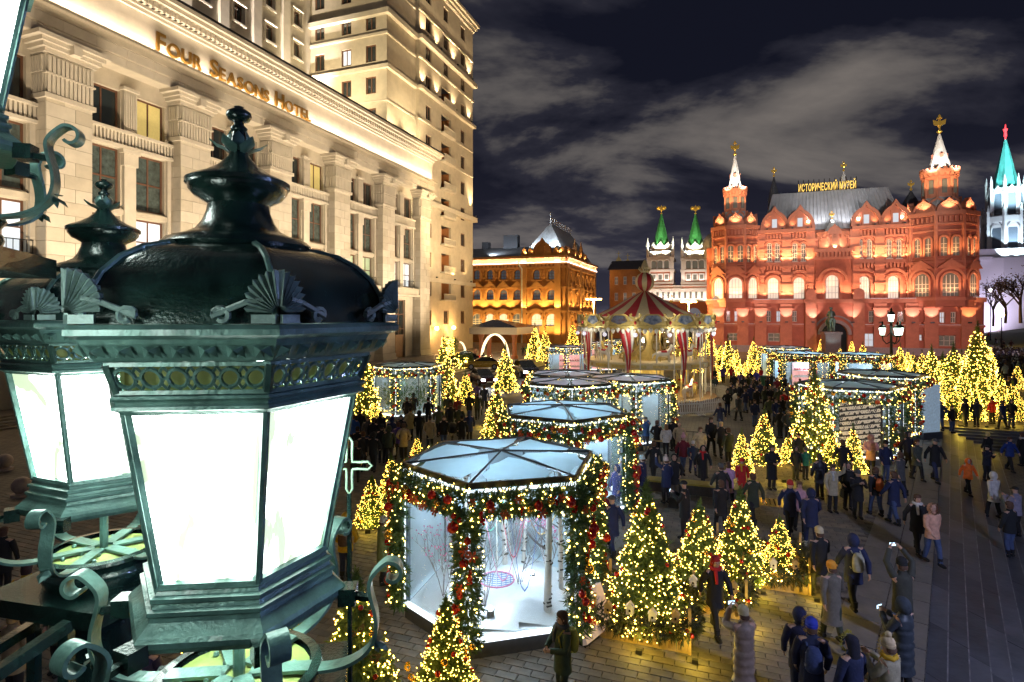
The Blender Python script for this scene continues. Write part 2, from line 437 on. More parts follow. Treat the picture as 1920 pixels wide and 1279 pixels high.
# road with a crossing in front of the hotel
rd = MB()
for (a0, a1, b0, b1, z) in ((-39, -23, 22, 108, .004),):
    rd.add([tuple(gw(a0,b0,z)), tuple(gw(a1,b0,z)), tuple(gw(a1,b1,z)), tuple(gw(a0,b1,z))], [(0,1,2,3)])
rd.build('road', m_asph, kind='structure')
cr = MB()
for k in range(9):
    a = -38+k*1.7
    cr.add([tuple(gw(a,63,.008)), tuple(gw(a+.8,63,.008)), tuple(gw(a+.8,68,.008)), tuple(gw(a,68,.008))], [(0,1,2,3)])
cr.build('crossing_stripes', m_white, kind='structure')
kb = MB()
for a in (-39.1, -22.9):
    q = [gw(a-.15,22), gw(a+.15,22), gw(a+.15,108), gw(a-.15,108)]
    kb.prism([(p.x,p.y) for p in q], -.01, .13)
kb.build('kerb', m_slab, kind='structure')
# the lane that climbs away to the right of the museum
ln = MB()
q = [at(1838,700,0), at(1990,742,0), at(1990,640,0), at(1832,616,0)]
ln.add([(p.x,p.y,.012) for p in q], [(0,1,2,3)])
ln.build('lane', mat('pale_lane', (.3,.26,.27), .6, var=.15), kind='structure')
# ================================================================ HOTEL
m_lime = mat('limestone', (.47,.42,.33), .75, var=.12, vs=.8, bump=.15, bs=14)
m_lime2 = mat('limestone_pale', (.54,.49,.40), .75, var=.10, vs=.9, bump=.12, bs=14)
m_limed = mat('limestone_joint', (.33,.29,.22), .85, var=.15)
m_bwin = mat('brown_window_frame', (.12,.055,.03), .5, var=.1)
m_dglass = mat('dark_glass', (.02,.028,.03), .08, var=0, spec=.8)
m_curt = mat('curtained_glass', (.06,.08,.075), .15, var=.5, vs=2.2, spec=.7)
m_warmw = mat('lit_yellow_window', (.3,.25,.1), .4, emit=(1,.72,.22), es=.42, sample=False)
m_greenw = mat('lit_green_window', (.3,.3,.2), .4, emit=(.35,.8,.45), es=.3, sample=False)
m_whitew = mat('lit_white_window', (.4,.4,.4), .4, emit=(.85,.95,1), es=.75, sample=False)
m_iron = mat('dark_iron', (.02,.02,.022), .4, metal=.6, var=.2)
m_gold = mat('gilded_letter', (.38,.21,.05), .35, metal=.85, var=.15)
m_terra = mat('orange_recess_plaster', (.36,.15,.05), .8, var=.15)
m_fix = mat('floodlight_housing', (.05,.05,.05), .4, metal=.5, var=.1)
m_doorw = mat('bright_door_wood', (.3,.15,.06), .4, var=.3)
HT = gthing('hotel', -45, 60, 'cream limestone hotel with giant fluted pilasters, lit gold lettered frieze and a tower behind', 'hotel')
HA = -45.0; WA = -46.4
PB = [16.1+10.8*k-10.8 for k in range(8)]            # pilaster starts along b (k=0 partly off frame)
PW = 3.2
# pilasters built from blocks
blk_left = [298]
stuff_b = MB()
for k, b0 in enumerate(PB):
    pil = MB(); b1 = b0+PW
    core = MB()
    tbox(core, Ta(HA), b0+.06, b1-.06, .2, 22.6, -2.4, -.06)
    P = core.build('pilaster', m_limed, HT)
    # shaft of ashlar, courses .78 high
    z = 1.5; row = 0
    blocks = []
    while z < 22.3:
        hgt = .99
        cut = b0+PW*(.38 if row % 2 else .62)
        blocks += [(b0, cut, z, z+hgt, 0), (cut, b1, z, z+hgt, 0)]
        dc = HA-.06-(1.25 if row % 2 else .8)
        blocks += [(HA-.06, dc, z, z+hgt, 1), (dc, HA-2.3, z, z+hgt, 1)]
        z += hgt; row += 1
    for (u0, u1, z0, z1, side) in blocks:
        mb = MB(); g = .014; pr = rnd.uniform(-.008, .01)
        if side == 0:
            tbox(mb, Ta(HA), u0+g, u1-g, z0+g, z1-g, -.10, pr)
        else:
            mb.box(u1+g, b0-pr, z0+g, u0-g, b0+.1, z1-g)
        # two alternating stone tones come from the material noise
        if blk_left[0] > 0 and 1 <= k <= 6 and z0 > 8.5:
            blk_left[0] -= 1
            mb.build('stone_block', m_lime2 if rnd.random() < .6 else m_lime, P)
        else:
            stuff_b.add(mb.v, mb.f, rnd.choice((0,0,1)))
    # base, fluted capital, abacus
    cap = MB()
    tbox(cap, Ta(HA), b0-.25, b1+.25, .15, .9, -2.38, .25); tbox(cap, Ta(HA), b0-.12, b1+.12, .9, 1.45, -2.38, .12); cap.build('base', m_lime2, P); cap = MB()
    tbox(cap, Ta(HA), b0-.18, b1+.18, 22.55, 22.9, -2.38, .18)
    tbox(cap, Ta(HA), b0-.05, b1+.05, 22.9, 25.75, -2.38, .02)
    for zz0, zz1, out in ((22.95, 24.25, .14), (24.4, 25.55, .2)):
        n = 11
        for i in range(n):
            uu = b0+(i+.5)*PW/n; w = PW/n*.36
            tbox(cap, Ta(HA), uu-w, uu+w, zz0, zz1, 0, out)
        for i in range(8):
            aa = HA-.15-i*.29
            cap.box(aa-.2, b0-out, zz0, aa, b0-.02, zz1)
    tbox(cap, Ta(HA), b0-.12, b1+.12, 24.26, 24.38, -2.38, .22)
    for i, (zz, ex) in enumerate(((25.75,.2),(26.05,.42),(26.35,.62))):
        tbox(cap, Ta(HA), b0-ex, b1+ex, zz, zz+.3, -2.37, ex)
    tbox(cap, Ta(HA), b0-.95, b1+.95, 26.65, 26.95, -2.36, .85)
    tbox(cap, Ta(HA), (b0+b1)/2-.3, (b0+b1)/2+.3, 26.0, 26.7, .3, .92)
    cap.build('capital', m_lime2, P)
    for i in (0, 1):  # slim iron bird strip on the abacus
        pass
stuff_b.build('stone_blocks', [m_lime, m_lime2], HT, kind='stuff')
# recessed wall with windows, bay by bay
ops = []; wins = []
for k in range(len(PB)-1):
    s = PB[k]+PW; e_ = PB[k+1]; mid = (s+e_)/2
    for ua, ub in ((s+.45, mid-.65), (mid+.65, e_-.45)):
        for r, (za, zb) in enumerate(((22.3,25.5),(15.9,20.7),(11.4,15.2))):
            ops.append((ua, ub, za, zb)); wins.append((ua, ub, za, zb, r, k))
    ops.append((mid-1.5, mid+1.5, .4, 9.4)); wins.append((mid-1.5, mid+1.5, .4, 9.4, 3, k))
wall = MB(); facade(wall, Ta(WA), 5.3, PB[-1]+1, 0, 27.2, ops, .5)
wall.build('recessed_wall', m_lime, HT)
for i, (ua, ub, za, zb, r, k) in enumerate(wins):
    if k == 0: continue
    left = ua < (PB[k]+PW+PB[k+1])/2-1
    pm = m_dglass if r == 0 else m_curt
    if r == 0 and not left and k in (2, 4): pm = m_warmw
    if r == 2: pm = {1: m_whitew, 2: m_whitew, 4: m_greenw, 5: m_greenw, 6: m_whitew}.get(k, m_dglass)
    if r == 3: pm = m_dglass
    window(HT, Ta(WA), (ua, ub, za, zb), m_bwin, pm, .5, nv=2, nh=(1,2,2,4)[r], bar=.16)
    if r == 2:
        rl = MB()
        tbox(rl, Ta(WA), ua-.3, ub+.3, 12.35, 12.42, .25, .31); tbox(rl, Ta(WA), ua-.3, ub+.3, 11.45, 11.51, .25, .31)
        for t in range(9): tbox(rl, Ta(WA), ua-.3+t*(ub-ua+.55)/8, ua-.26+t*(ub-ua+.55)/8, 11.5, 12.36, .26, .3)
        rl.build('window_railing', m_iron, HT)
for k in range(1, len(PB)-1):
    s = PB[k]+PW; e_ = PB[k+1]; mid = (s+e_)/2
    bl = MB()   # balustrade panel under the top windows, ledges, mid mullion pilasters
    tbox(bl, Ta(WA), s, e_, 20.75, 21.0, 0, .55); tbox(bl, Ta(WA), s, e_, 21.95, 22.2, 0, .6); tbox(bl, Ta(WA), s, e_, 21.0, 21.95, 0, .22)
    n = 26
    for i in range(n):
        u = s+(i+.5)*(e_-s)/n; tbox(bl, Ta(WA), u-.085, u+.085, 21.003, 21.947, .2, .42)
    bl.build('balustrade', m_lime2, HT)
    mp = MB()
    tbox(mp, Ta(WA), mid-.55, mid+.55, 22.2, 25.6, 0, .35); tbox(mp, Ta(WA), mid-.7, mid+.7, 25.6, 25.85, 0, .5)
    for i in range(5): tbox(mp, Ta(WA), mid-.46+i*.2, mid-.34+i*.2, 22.5, 25.4, .3, .42)
    tbox(mp, Ta(WA), mid-.5, mid+.5, 11.2, 19.4, 0, .3); tbox(mp, Ta(WA), mid-.62, mid+.62, 19.4, 20.4, 0, .42); tbox(mp, Ta(WA), mid-.75, mid+.75, 20.4, 20.74, 0, .52)
    for u in (s+.18, e_-.18): tbox(mp, Ta(WA), u-.18, u+.18, 11.2, 20.74, 0, .25)
    mp.build('mullion_pilaster', m_lime2, HT)
    sl_ = MB(); tbox(sl_, Ta(WA), s, e_, 10.2, 11.2, 0, 1.1); tbox(sl_, Ta(WA), s, e_, 9.9, 10.2, 0, 1.3)
    sl_.build('sill_ledge', m_lime, HT); sl_ = MB(); tbox(sl_, Ta(WA), s, e_, 15.3, 15.75, 0, .2); sl_.build('window_ledge', m_lime, HT)
    dr = MB(); tbox(dr, Ta(WA), mid-1.1, mid+1.1, .42, 3.8, -.36, -.2); tbox(dr, Ta(WA), mid-1.2, mid+1.2, 3.8, 4.0, -.4, -.1)
    dr.build('door', m_doorw, HT)
# entablature
BE0, BE1 = 4.0, PB[-1]+PW+1.2
ar = MB()
for z0, z1, ex in ((26.95,27.7,-.1),(27.7,28.5,.02),(28.5,29.0,.12)):
    tbox(ar, Ta(HA), BE0, BE1, z0, z1, -4, ex)
ar.build('architrave', m_lime, HT)
jb = MB(); n = 0
for z0, z1, ex in ((26.97,27.68,-.1),(27.72,28.48,.02)):
    b = BE0
    while b < BE1-2:
        tbox(jb, Ta(HA), b+.02, b+2.4-.02, z0+.02, z1-.02, ex-.05, ex+.035+rnd.uniform(-.01,.01)); b += 2.4
jb.build('architrave_blocks', m_lime2, HT, kind='stuff')
lg = MB(); tbox(lg, Ta(HA), BE0, BE1+.3, 29.0, 29.22, -4, .62); lg.build('lamp_ledge', m_limed, HT)
fz = MB(); tbox(fz, Ta(HA), BE0, BE1, 29.22, 32.2, -3.98, -.25); fz.build('frieze', m_lime2, HT)
co = MB()
for z0, z1, ex in ((32.2,32.5,.0),(32.5,32.75,.18),(33.25,33.6,1.0),(33.6,33.95,1.3)):
    tbox(co, Ta(HA), BE0, BE1+ex, z0, z1, -3.97, ex)
b = BE0
while b < BE1:
    tbox(co, Ta(HA), b, b+.3, 32.75, 33.25, -1, .72); b += .52
tbox(co, Ta(HA), BE0, BE1, 32.75, 33.25, -3.96, .5)
co.build('cornice', m_lime2, HT)
rf = MB(); tbox(rf, Ta(HA), BE0, BE1+1.4, 33.95, 34.15, -3.9, 1.4); rf.build('cornice_capping', m_iron, HT)
rb = MB(); rb.box(-64.5, BE0, 33, -49, BE1, 33.4); rb.build('roof', m_limed, HT)
# right end wall of the colonnade block
ew = MB(); ew.box(-64, BE1-1.4, 0, -47.6, BE1-1.0, 33); ew.build('end_wall', m_lime, HT)
# lit frieze: a row of lamps along the ledge
for i in range(14):
    b = BE0+(i+.5)*(BE1-BE0)/14
    strip(HT, (HA+.4, b, 29.32), (-.52,0,1), (0,1,0), 240, (1,.79,.58), (BE1-BE0)/14*.96, .12)
# lettering
def letters(parent, text, size, loc_ab, zloc, depth, m, tall_first=True):
    cu = bpy.data.curves.new('lettering', 'FONT'); cu.body = text; cu.size = size; cu.extrude = depth; cu.offset = .03
    cu.space_character = 1.05
    o = bpy.data.objects.new('tmp', cu); COL.objects.link(o)
    dg = bpy.context.evaluated_depsgraph_get(); me = bpy.data.meshes.new_from_object(o.evaluated_get(dg))
    bpy.data.objects.remove(o); me.materials.clear(); me.materials.append(m)
    return me
words = [('F',1.75),('OUR',1.3),(' ',0),('S',1.75),('EASONS',1.3),(' ',0),('H',1.75),('OTEL',1.3)]
cells = []; cx = 0.0
for w, s in words:
    if w == ' ': cx += .8; continue
    for ch in w:
        me = letters(HT, ch, s*1.28, None, 0, .09, m_gold)
        ws = [v.co.x for v in me.vertices]; wd = max(ws)-min(ws)
        for v in me.vertices: v.co.x -= min(ws)
        # slab serifs so the faces read as roman capitals
        cells.append((ch, me, cx, s)); cx += wd+.2
tot = cx
for ch, me, x, s in cells:
    o = obj('letter', me, HT, (0,0,0)); k = 19.6/tot
    o.scale = (k, 1.0, 1); o.rotation_euler = (pi/2, 0, pi/2)
    o.location = (HA-.02-(-45), 35.4+x*k-60, 29.62)
    ser = MB(); wmax = max(v.co.x for v in me.vertices); hmax = max(v.co.y for v in me.vertices)
# ---- tower (window face looks at the viewer, lit block behind it)
TA, TB0, TB1 = -50.0, 79.0, 110.7
TL = -64.8; TOP = 67.5
tw = MB(); ops = []; tws = []
rows = [55.9-5.13*k+2.2 for k in range(-2, 6)]
for z in rows:
    for a in (-63.9, -58.6, -53.9):
        o = (a, a+1.9, z, z+2.75); ops.append(o); tws.append((Tb(TB0), o))
facade(tw, Tb(TB0), TL, TA, 34, 72, ops, .35)
# plain side wall then the lit block with three window columns and balcony recess
ops2 = []; rec = []
tops = [63.0-5.25*k for k in range(12)]
for i, z in enumerate(tops):
    for j, b in enumerate((90.6, 97.6, 105.2)):
        if j == 1 and 3 <= i <= 10: rec.append((b-1.0, b+3.0, z-.6, z+2.9)); continue
        o = (b, b+2.1, z, z+2.6); ops2.append(o)
facade(tw, Ta(TA), TB0, 88.3, 5, 72, [], .3)
T2 = Ta(TA+.7)
facade(tw, T2, 88.3, TB1, 0, TOP, ops2+rec, .4)
tw.box(TA-.5, 88.29, 5, TA+.7, 88.3, TOP)
tw.box(-70, TB1, 0, TA+.69, TB1+.5, TOP)
tw.build('tower', m_lime, HT)
for j, (T, o) in enumerate(tws):
    if o[0] < -60 and o[2] < 40: continue
    if o[2] < 36: continue
    window(HT, T, o, m_bwin, m_whitew if j in (13,) else m_dglass, .35, nv=2, nh=1, bar=.22)
for j, o in enumerate(ops2):
    window(HT, T2, o, m_bwin, m_dglass, .4, nv=2, nh=1, bar=.2)
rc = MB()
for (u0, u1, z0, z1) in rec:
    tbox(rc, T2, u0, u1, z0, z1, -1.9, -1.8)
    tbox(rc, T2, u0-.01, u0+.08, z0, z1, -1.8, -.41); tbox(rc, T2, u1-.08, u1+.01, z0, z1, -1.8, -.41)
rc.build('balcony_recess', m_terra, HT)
for (u0, u1, z0, z1) in rec:
    bm_ = MB(); tbox(bm_, T2, u0-.5, u1+.5, z0-.35, z0, -1.8, 1.0); tbox(bm_, T2, u0-.5, u1+.5, z0+.95, z0+1.1, .8, 1.02)
    for t in range(11): tbox(bm_, T2, u0-.45+t*.48, u0-.3+t*.48, z0, z0+.95, .83, .98)
    bm_.build('balcony', m_lime2, HT)
    w = MB(); tbox(w, T2, u0+.8, u1-.8, z0+.1, z1-.4, -1.79, -1.7); dd = w.build('balcony_door', m_bwin, HT)
    w = MB(); tbox(w, T2, u0+.95, u1-.95, z0+.3, z1-.6, -1.695, -1.68); w.build('pane', m_dglass, dd)
for z, ex, hh in ((60.2,.25,.25),(55.0,.9,.8),(51.9,.35,.4),(46.4,.7,.6),(41.2,.2,.25),(36.0,.2,.25),(26.6,.9,.9),(13.0,.6,.7)):
    lt = MB(); tbox(lt, T2, 88.0-ex*.3, TB1+ex, z, z+hh, -.1, ex)
    if z > 33:
        tbox(lt, Ta(TA), TB0-ex*.8, 88.0, z, z+hh, -.1, ex*.8)
        tbox(lt, Tb(TB0), TL, TA-.101, z, z+hh, -.1, ex*.8)
    lt.build('tower_ledge', m_lime2, HT)
lt = MB()
for ex, z in ((.5,66.6),(.9,67.2),(1.3,67.8)): tbox(lt, T2, 88, TB1+ex, z, z+.6, -3, ex)
lt.build('tower_cornice', m_lime2, HT)
# setback wing with bright lit pilasters
WGA = TL; wg_ = MB(); ops3 = []
for z in [33.4+5.13*k for k in range(7)]:
    for b in (44.6, 50.6, 56.6, 62.6, 68.6, 74.6):
        ops3.append((b, b+1.9, z, z+2.6))
facade(wg_, Ta(WGA), 20, TB0, 30, 72, ops3, .5); wg_.build('setback_wing', m_lime2, HT)
for o in ops3: window(HT, Ta(WGA), o, m_bwin, m_dglass, .5, nv=2, nh=1, bar=.2)
wp = MB()
for b in (42, 48, 54, 60, 66, 72): tbox(wp, Ta(WGA), b+.0, b+1.5, 33.5, 72, 0, .55)
for o in ops3:
    tbox(wp, Ta(WGA), o[0]-.25, o[1]+.25, o[2]-.35, o[2]-.02, 0, .45); tbox(wp, Ta(WGA), o[0]-.25, o[0]-.02, o[2], o[3], 0, .35)
    tbox(wp, Ta(WGA), o[1]+.02, o[1]+.25, o[2], o[3], 0, .35); tbox(wp, Ta(WGA), o[0]-.3, o[1]+.3, o[3]+.02, o[3]+.3, 0, .5)
wp.build('wing_pilasters', m_lime2, HT)
# floodlights of the facade
def flood(parent, p, tg, power, col, spot=75, size=.12, body=True):
    if body:
        b = MB(); b.cbox(p, .3, .3, .22); b.build('floodlight', m_fix, parent)
    d = (Vector(tg)-Vector(p)).normalized()*.3
    return light('SPOT', Vector(p)+d, power, col, parent, size, tg, spot, .8)
WARM = (1,.78,.50); GOLD = (1,.62,.22)
for b in (45, 51, 57, 63, 69, 75.5):
    flood(HT, (WGA+1.0, b, 33.8), (WGA-.2, b, 54), 90000, (1,.86,.74), 60)
for b in (89.3, 94.6, 101.6, 109.0):
    flood(HT, (TA+1.75, b, 55.95), (TA+.8, b, 64), 2600, (1,.74,.42), 80)
    flood(HT, (TA+1.45, b, 47.15), (TA+.8, b, 52), 2000, (1,.74,.42), 80)
flood(HT, (TA+1.9, 110, 27.7), (TA+.9, 109.6, 44), 9000, (1,.72,.38), 60)
flood(HT, (TA+1.9, 89.5, 27.7), (TA+.9, 90, 44), 3000, (1,.72,.38), 60)
for b in (92, 99.5, 107): flood(HT, (TA+2.2, b, 13.8), (TA+.6, b, 22), 900, (1,.62,.25), 90)
for a in (-63, -58.5, -53.5): flood(HT, (a, 68.5, 34.6), (a, TB0, 50), 9000, (1,.80,.48), 100, .3)
for b in (80.5, 86.5): flood(HT, (-47.2, b-1, 34.3), (TA, b+1, 50), 6500, (1,.78,.45), 90, .3)
# general lights at pavement level that wash the pilasters
for k in range(1, 8):
    bm = PB[k]-3.8
    flood(HT, (HA+11, bm, .4), (HA-1, bm+1.0, 18), 16500, (1,.80,.57), 90, 1.2)
light('SPOT', (-22, 80, 10), 60000, (1,.72,.40), HT, .6, (TA, 100, 36), 75)  # unseen wash spot added to brighten the tower block
for b in (38, 62, 86): light('SPOT', (-14, b, 9), 14000, (1,.78,.52), HT, .8, (WA, b+4, 19), 70)  # unseen fill spots added to lift the shaded recesses
# entrance lamps at the tower foot
wlamp = mat('wall_lamp_globe', (1,.8,.5), .4, var=0, emit=(1,.55,.15), es=14)
for b in (93.0, 100.0):
    lm = MB(); lm.ball((TA+1.6, b, 4.6), .38, 10, 6); lm.build('wall_lamp', wlamp, HT, smooth=180)
    light('POINT', (TA+2.1, b, 4.6), 1500, (1,.55,.18), HT, .4)
# steps and bollards at the far left
st = MB()
for i in range(5): tbox(st, Ta(HA), 5, BE1, i*.12-.5, (i+1)*.12-.02, -1, 3.6-i*.45)
st.build('entrance_steps', m_slab, HT)
# stone balls along the kerb
m_ball = mat('pink_granite_ball', (.42,.34,.31), .5, var=.2)
for i, (px, py) in enumerate(((8,882),(40,930))):
    p = at(px, py)
    o = thing('bollard', p, ('round pink granite ball bollard farther up the hotel kerb' if i == 0 else 'round pink granite ball bollard nearer the back lantern'), 'bollard', 'granite ball bollards')
    b = MB(); b.lathe([(.02,0),(.34,0),(.34,.1),(.2,.14)], 16); b.build('base', m_ball, o, smooth=40)
    b = MB(); b.ball((0,0,.42), .33, 16, 10); b.build('ball', m_ball, o, smooth=180)
# ================================================================ RED BRICK MUSEUM
m_brick = mat('red_brick', (.42,.14,.085), .8, var=.16, vs=1.1, bump=.25, bs=22)
m_brick2 = mat('red_brick_trim', (.50,.195,.12), .78, var=.14, vs=1.4, bump=.2, bs=22)
m_bstone = mat('grey_plinth_stone', (.30,.27,.27), .7, var=.15)
m_snowl = mat('snowy_ledge', (.72,.72,.75), .8, var=.1)
m_silver = mat('seamed_metal_roof', (.44,.45,.47), .5, metal=.1, var=.15, vs=.7)
m_tent = mat('white_metal_spire', (.66,.64,.60), .5, metal=.0, var=.15)
m_dkroof = mat('dark_spire_roof', (.08,.085,.1), .5, metal=.3, var=.2)
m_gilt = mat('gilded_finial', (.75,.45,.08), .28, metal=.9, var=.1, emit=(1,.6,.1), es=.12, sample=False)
m_mwin = mat('museum_white_window_frame', (.62,.56,.46), .5, var=.05)
m_mpane = mat('glowing_museum_window', (.4,.35,.3), .3, emit=(1,.88,.68), es=.6, sample=False)
m_mdark = mat('dim_museum_window', (.10,.10,.09), .15, emit=(1,.85,.6), es=.05, sample=False, spec=.7)
m_mcold = mat('cold_museum_window', (.2,.2,.2), .2, emit=(.85,.92,1), es=.55, sample=False)
MBb = 119.0
def mA(xz): t = (1300+xz/2.558-960)/F; Y = MBb/(.342*t+.94); return Y*(.94*t-.342)
def mZ(xz, yz): t = (1300+xz/2.558-960)/F; Y = MBb/(.342*t+.94); return H-(200+yz/2.558-590)*Y/F
MU = gthing('museum', 20, 119, 'red brick museum with white capped towers and a gilded sign on its silver roof', 'museum')
L0, L1_ = mA(68), mA(1378); C0, C1 = mA(302), mA(1062)
Zs = 9.6; Zc = 11.6                       # string course heights
zE = 23.0                                 # eave
T0 = Tb(MBb); TLw = Tb(MBb-1.3); TBay = Tb(MBb-1.8)
cA = mA(667)
# --- lower storeys
opl = []; 
def op(xa, xb, ya, yb, arch=False):
    xm = (xa+xb)/2; return (mA(xa), mA(xb), mZ(xm, yb), mZ(xm, ya), arch)
low = [op(157,176,980,1030), op(195,214,980,1030), op(345,370,980,1032), op(394,419,980,1032), op(468,493,980,1032), op(516,541,980,1032),
       op(781,806,980,1035), op(832,860,980,1035), op(918,950,982,1032), op(968,1000,982,1032), op(1168,1194,985,1038), op(1220,1246,985,1038),
       op(165,215,1085,1122), op(355,412,1085,1125), op(475,537,1085,1128), op(1060,1088,1092,1122), op(1165,1245,1096,1148)]
big = op(783,858,1086,1150)
facade(lw := MB(), TLw, L0, cA-4.6, 0, 9.9, [o for o in low if o[1] < cA-4.6], .5)
facade(lw, TLw, cA+4.6, L1_, 0, 9.9, [o for o in low if o[0] > cA+4.6]+[big], .5)
lw.box(L0, MBb-1.3, 0, L0+.3, MBb+14, 9.9); lw.box(L1_-.3, MBb-1.3, 0, L1_, MBb+16, 9.9)
lw.box(L0, MBb-1.25, 9.85, L1_, MBb+.5, 9.9)
# entrance bay
ent = (cA-2.1, cA+2.1, 0.2, 5.6, True)
facade(lw, TBay, cA-4.8, cA+4.8, 0, 9.9, [ent], .8)
lw.box(cA-4.8, MBb-1.8, 0, cA-4.6, MBb-1.25, 9.9); lw.box(cA+4.6, MBb-1.8, 0, cA+4.8, MBb-1.25, 9.9)
lw.build('lower_wall', m_brick, MU)
for o in low+[big]: window(MU, TLw, o, m_mwin, m_mcold if o is big else rnd.choice((m_mdark, m_mdark, m_mcold)), .5, nv=2 if o[1]-o[0] < 2.2 else 3, nh=2, bar=.12)
dw = MB(); tbox(dw, TBay, cA-2.1, cA+2.1, .2, 5.6, -.9, -.8); dw.build('entrance_doorway', m_dglass, MU)
# --- main upper wall
up = [op(a-27, a+27, y0, y1, True) for a, y0, y1 in ((383,820,922),(507,818,922),(820,812,922),(960,810,920))]
prs = [op(a-12, a+12, 655, 742, True) for a in (365,403,487,528)]+[op(a-13, a+13, 636, 726, True) for a in (800,845,940,987)]
cb0, cb1 = mA(580), mA(757)
facade(uw := MB(), T0, C0, cb0, 9.9, zE, [o for o in up+prs if o[1] < cb0], .5)
facade(uw, T0, cb1, C1, 9.9, zE, [o for o in up+prs if o[0] > cb1], .5)
bayop = op(630, 694, 808, 922, True)
Tc = Tb(MBb-.9)
facade(uw, Tc, cb0, cb1, 9.9, 19.0, [bayop], .5)
uw.box(cb0, MBb-.9, 9.9, cb0+.2, MBb, 19); uw.box(cb1-.2, MBb-.9, 9.9, cb1, MBb, 19); uw.box(cb0, MBb-.9, 18.9, cb1, MBb+2, 19)
facade(uw, T0, cb0, cb1, 19.0, zE-1.5, [], .5)
uw.build('upper_wall', m_brick, MU)
for o in up+[bayop]: window(MU, Tc if o is bayop else T0, o, m_mwin, m_mpane, .5, nv=4, nh=3, bar=.11, sill=.25)
for o in prs: window(MU, T0, o, m_mwin, m_mdark, .5, nv=2, nh=4, bar=.1, sill=.2)
# --- trim: archivolts, pilasters, courses, corbels
tr = MB()
for o in up+[bayop]:
    T = Tc if o is bayop else T0; uc = (o[0]+o[1])/2; r = (o[1]-o[0])/2
    archband(tr, T, uc, o[3]-r, r+.05, r+.5, -.05, .28); archband(tr, T, uc, o[3]-r, r+.9, r+1.35, 0, .42)
    for s in (-1, 1): tbox(tr, T, uc+s*(r+.28)-.22, uc+s*(r+.28)+.22, o[2]-.3, o[3]-r, 0, .25)
    tbox(tr, T, uc-r-.6, uc+r+.6, o[2]-.6, o[2]-.26, 0, .5)
for o in prs:
    uc = (o[0]+o[1])/2; r = (o[1]-o[0])/2
    archband(tr, T0, uc, o[3]-r, r+.04, r+.34, -.05, .25, 8)
    for s in (-1, 1):
        for k in range(3): tbox(tr, T0, uc+s*(r+.2)-.17, uc+s*(r+.2)+.17, o[2]+.2+k*.9, o[2]+.75+k*.9, 0, .22)
    tbox(tr, T0, uc-r-.35, uc+r+.35, o[2]-.9, o[2]-.22, 0, .3)
tr.build('window_surrounds', m_brick2, MU, kind='stuff')
pl = MB()
for xz in (318, 445, 562, 772, 890, 1045):
    a = mA(xz)
    tbox(pl, T0, a-.75, a+.75, 9.9, zE-.4, 0, .45)
    for k in range(7): tbox(pl, T0, a-.95, a+.95, 10.9+k*1.65, 11.25+k*1.65, 0, .62)
for xz in (120, 235, 320, 440, 885, 1035, 1125, 1300):
    a = mA(xz); tbox(pl, TLw, a-1.0, a+1.0, 0, 9.1, 0, .5); tbox(pl, TLw, a-1.2, a+1.2, 5.4, 5.8, 0, .7); tbox(pl, TLw, a-1.2, a+1.2, 7.9, 8.3, 0, .7)
for a in (cA-3.8, cA+3.8): tbox(pl, TBay, a-.9, a+.9, 0, 10.9, 0, .4); archband(pl, TBay, a, 10.9, .0, .9, 0, .4, 8)
pl.build('pilasters', m_brick2, MU, kind='stuff')
cs = MB()
for T, u0, u1, z, h_, d in ((TLw, L0-.2, cA-4.85, 9.2, .7, .45),(TLw, cA+4.85, L1_+.2, 9.2, .7, .45),(TBay, cA-5, cA+5, 9.2, .7, .4),(TLw, L0-.1, cA-4.9, 4.9, .4, .35),(TLw, cA+4.9, L1_+.1, 4.9, .4, .35),
                            (T0, C0, cb0-.01, 16.4, .5, .35),(T0, cb1+.01, C1, 16.4, .5, .35),(T0, C0, cb0-.01, 21.0, .35, .4),(T0, cb1+.01, C1, 21.0, .35, .4),(T0, C0-.2, cb0-.01, 22.4, .7, .9),(T0, cb1+.01, C1+.2, 22.4, .7, .9),
                            (Tc, cb0-.2, cb1+.2, 17.2, .4, .3),(Tc, cb0-.3, cb1+.3, 18.5, .6, .6)):
    tbox(cs, T, u0, u1, z, z+h_, -.1, d)
cs.build('string_courses', m_brick2, MU, kind='stuff')
sn = MB()
for T, u0, u1, z, d in ((TLw, L0-.25, cA-5.1, 9.92, .55),(TLw, cA+5.1, L1_+.25, 9.92, .55),(TLw, L0-.1, cA-4.9, 5.3, .38),(TLw, cA+4.9, L1_+.1, 5.3, .38)):
    tbox(sn, T, u0, u1, z, z+.09, -.0, d)
for xz in (120, 235, 1125, 1305):
    a = mA(xz); sn.prism([(a-1.3,MBb-2.1),(a+1.3,MBb-2.1),(a+1.3,MBb+.3),(a-1.3,MBb+.3)], 10.0, 11.2, poly2=[(a-.05,MBb-.9),(a+.05,MBb-.9),(a+.05,MBb-.8),(a-.05,MBb-.8)])
sn.build('snowy_ledges', m_snowl, MU, kind='stuff')
cbm = MB()
for T, u0, u1, z in ((T0, C0, cb0, 21.45),(T0, cb1, C1, 21.45),(T0, C0, cb0, 15.5),(T0, cb1, C1, 15.5),(Tc, cb0, cb1, 17.65)):
    n = int((u1-u0)/.55)
    for i in range(n):
        u = u0+(i+.5)*(u1-u0)/n
        tbox(cbm, T, u-.15, u+.15, z, z+.85, 0, .5)
cbm.build('corbels', m_brick2, MU, kind='stuff')
pt = MB(); tbox(pt, TLw, L0-.1, cA-5, 0, 1.3, 0, .6); pt.build('plinth', m_bstone, MU); pt = MB(); tbox(pt, TLw, cA+5, L1_+.1, 0, 1.3, 0, .6); pt.build('plinth', m_bstone, MU)
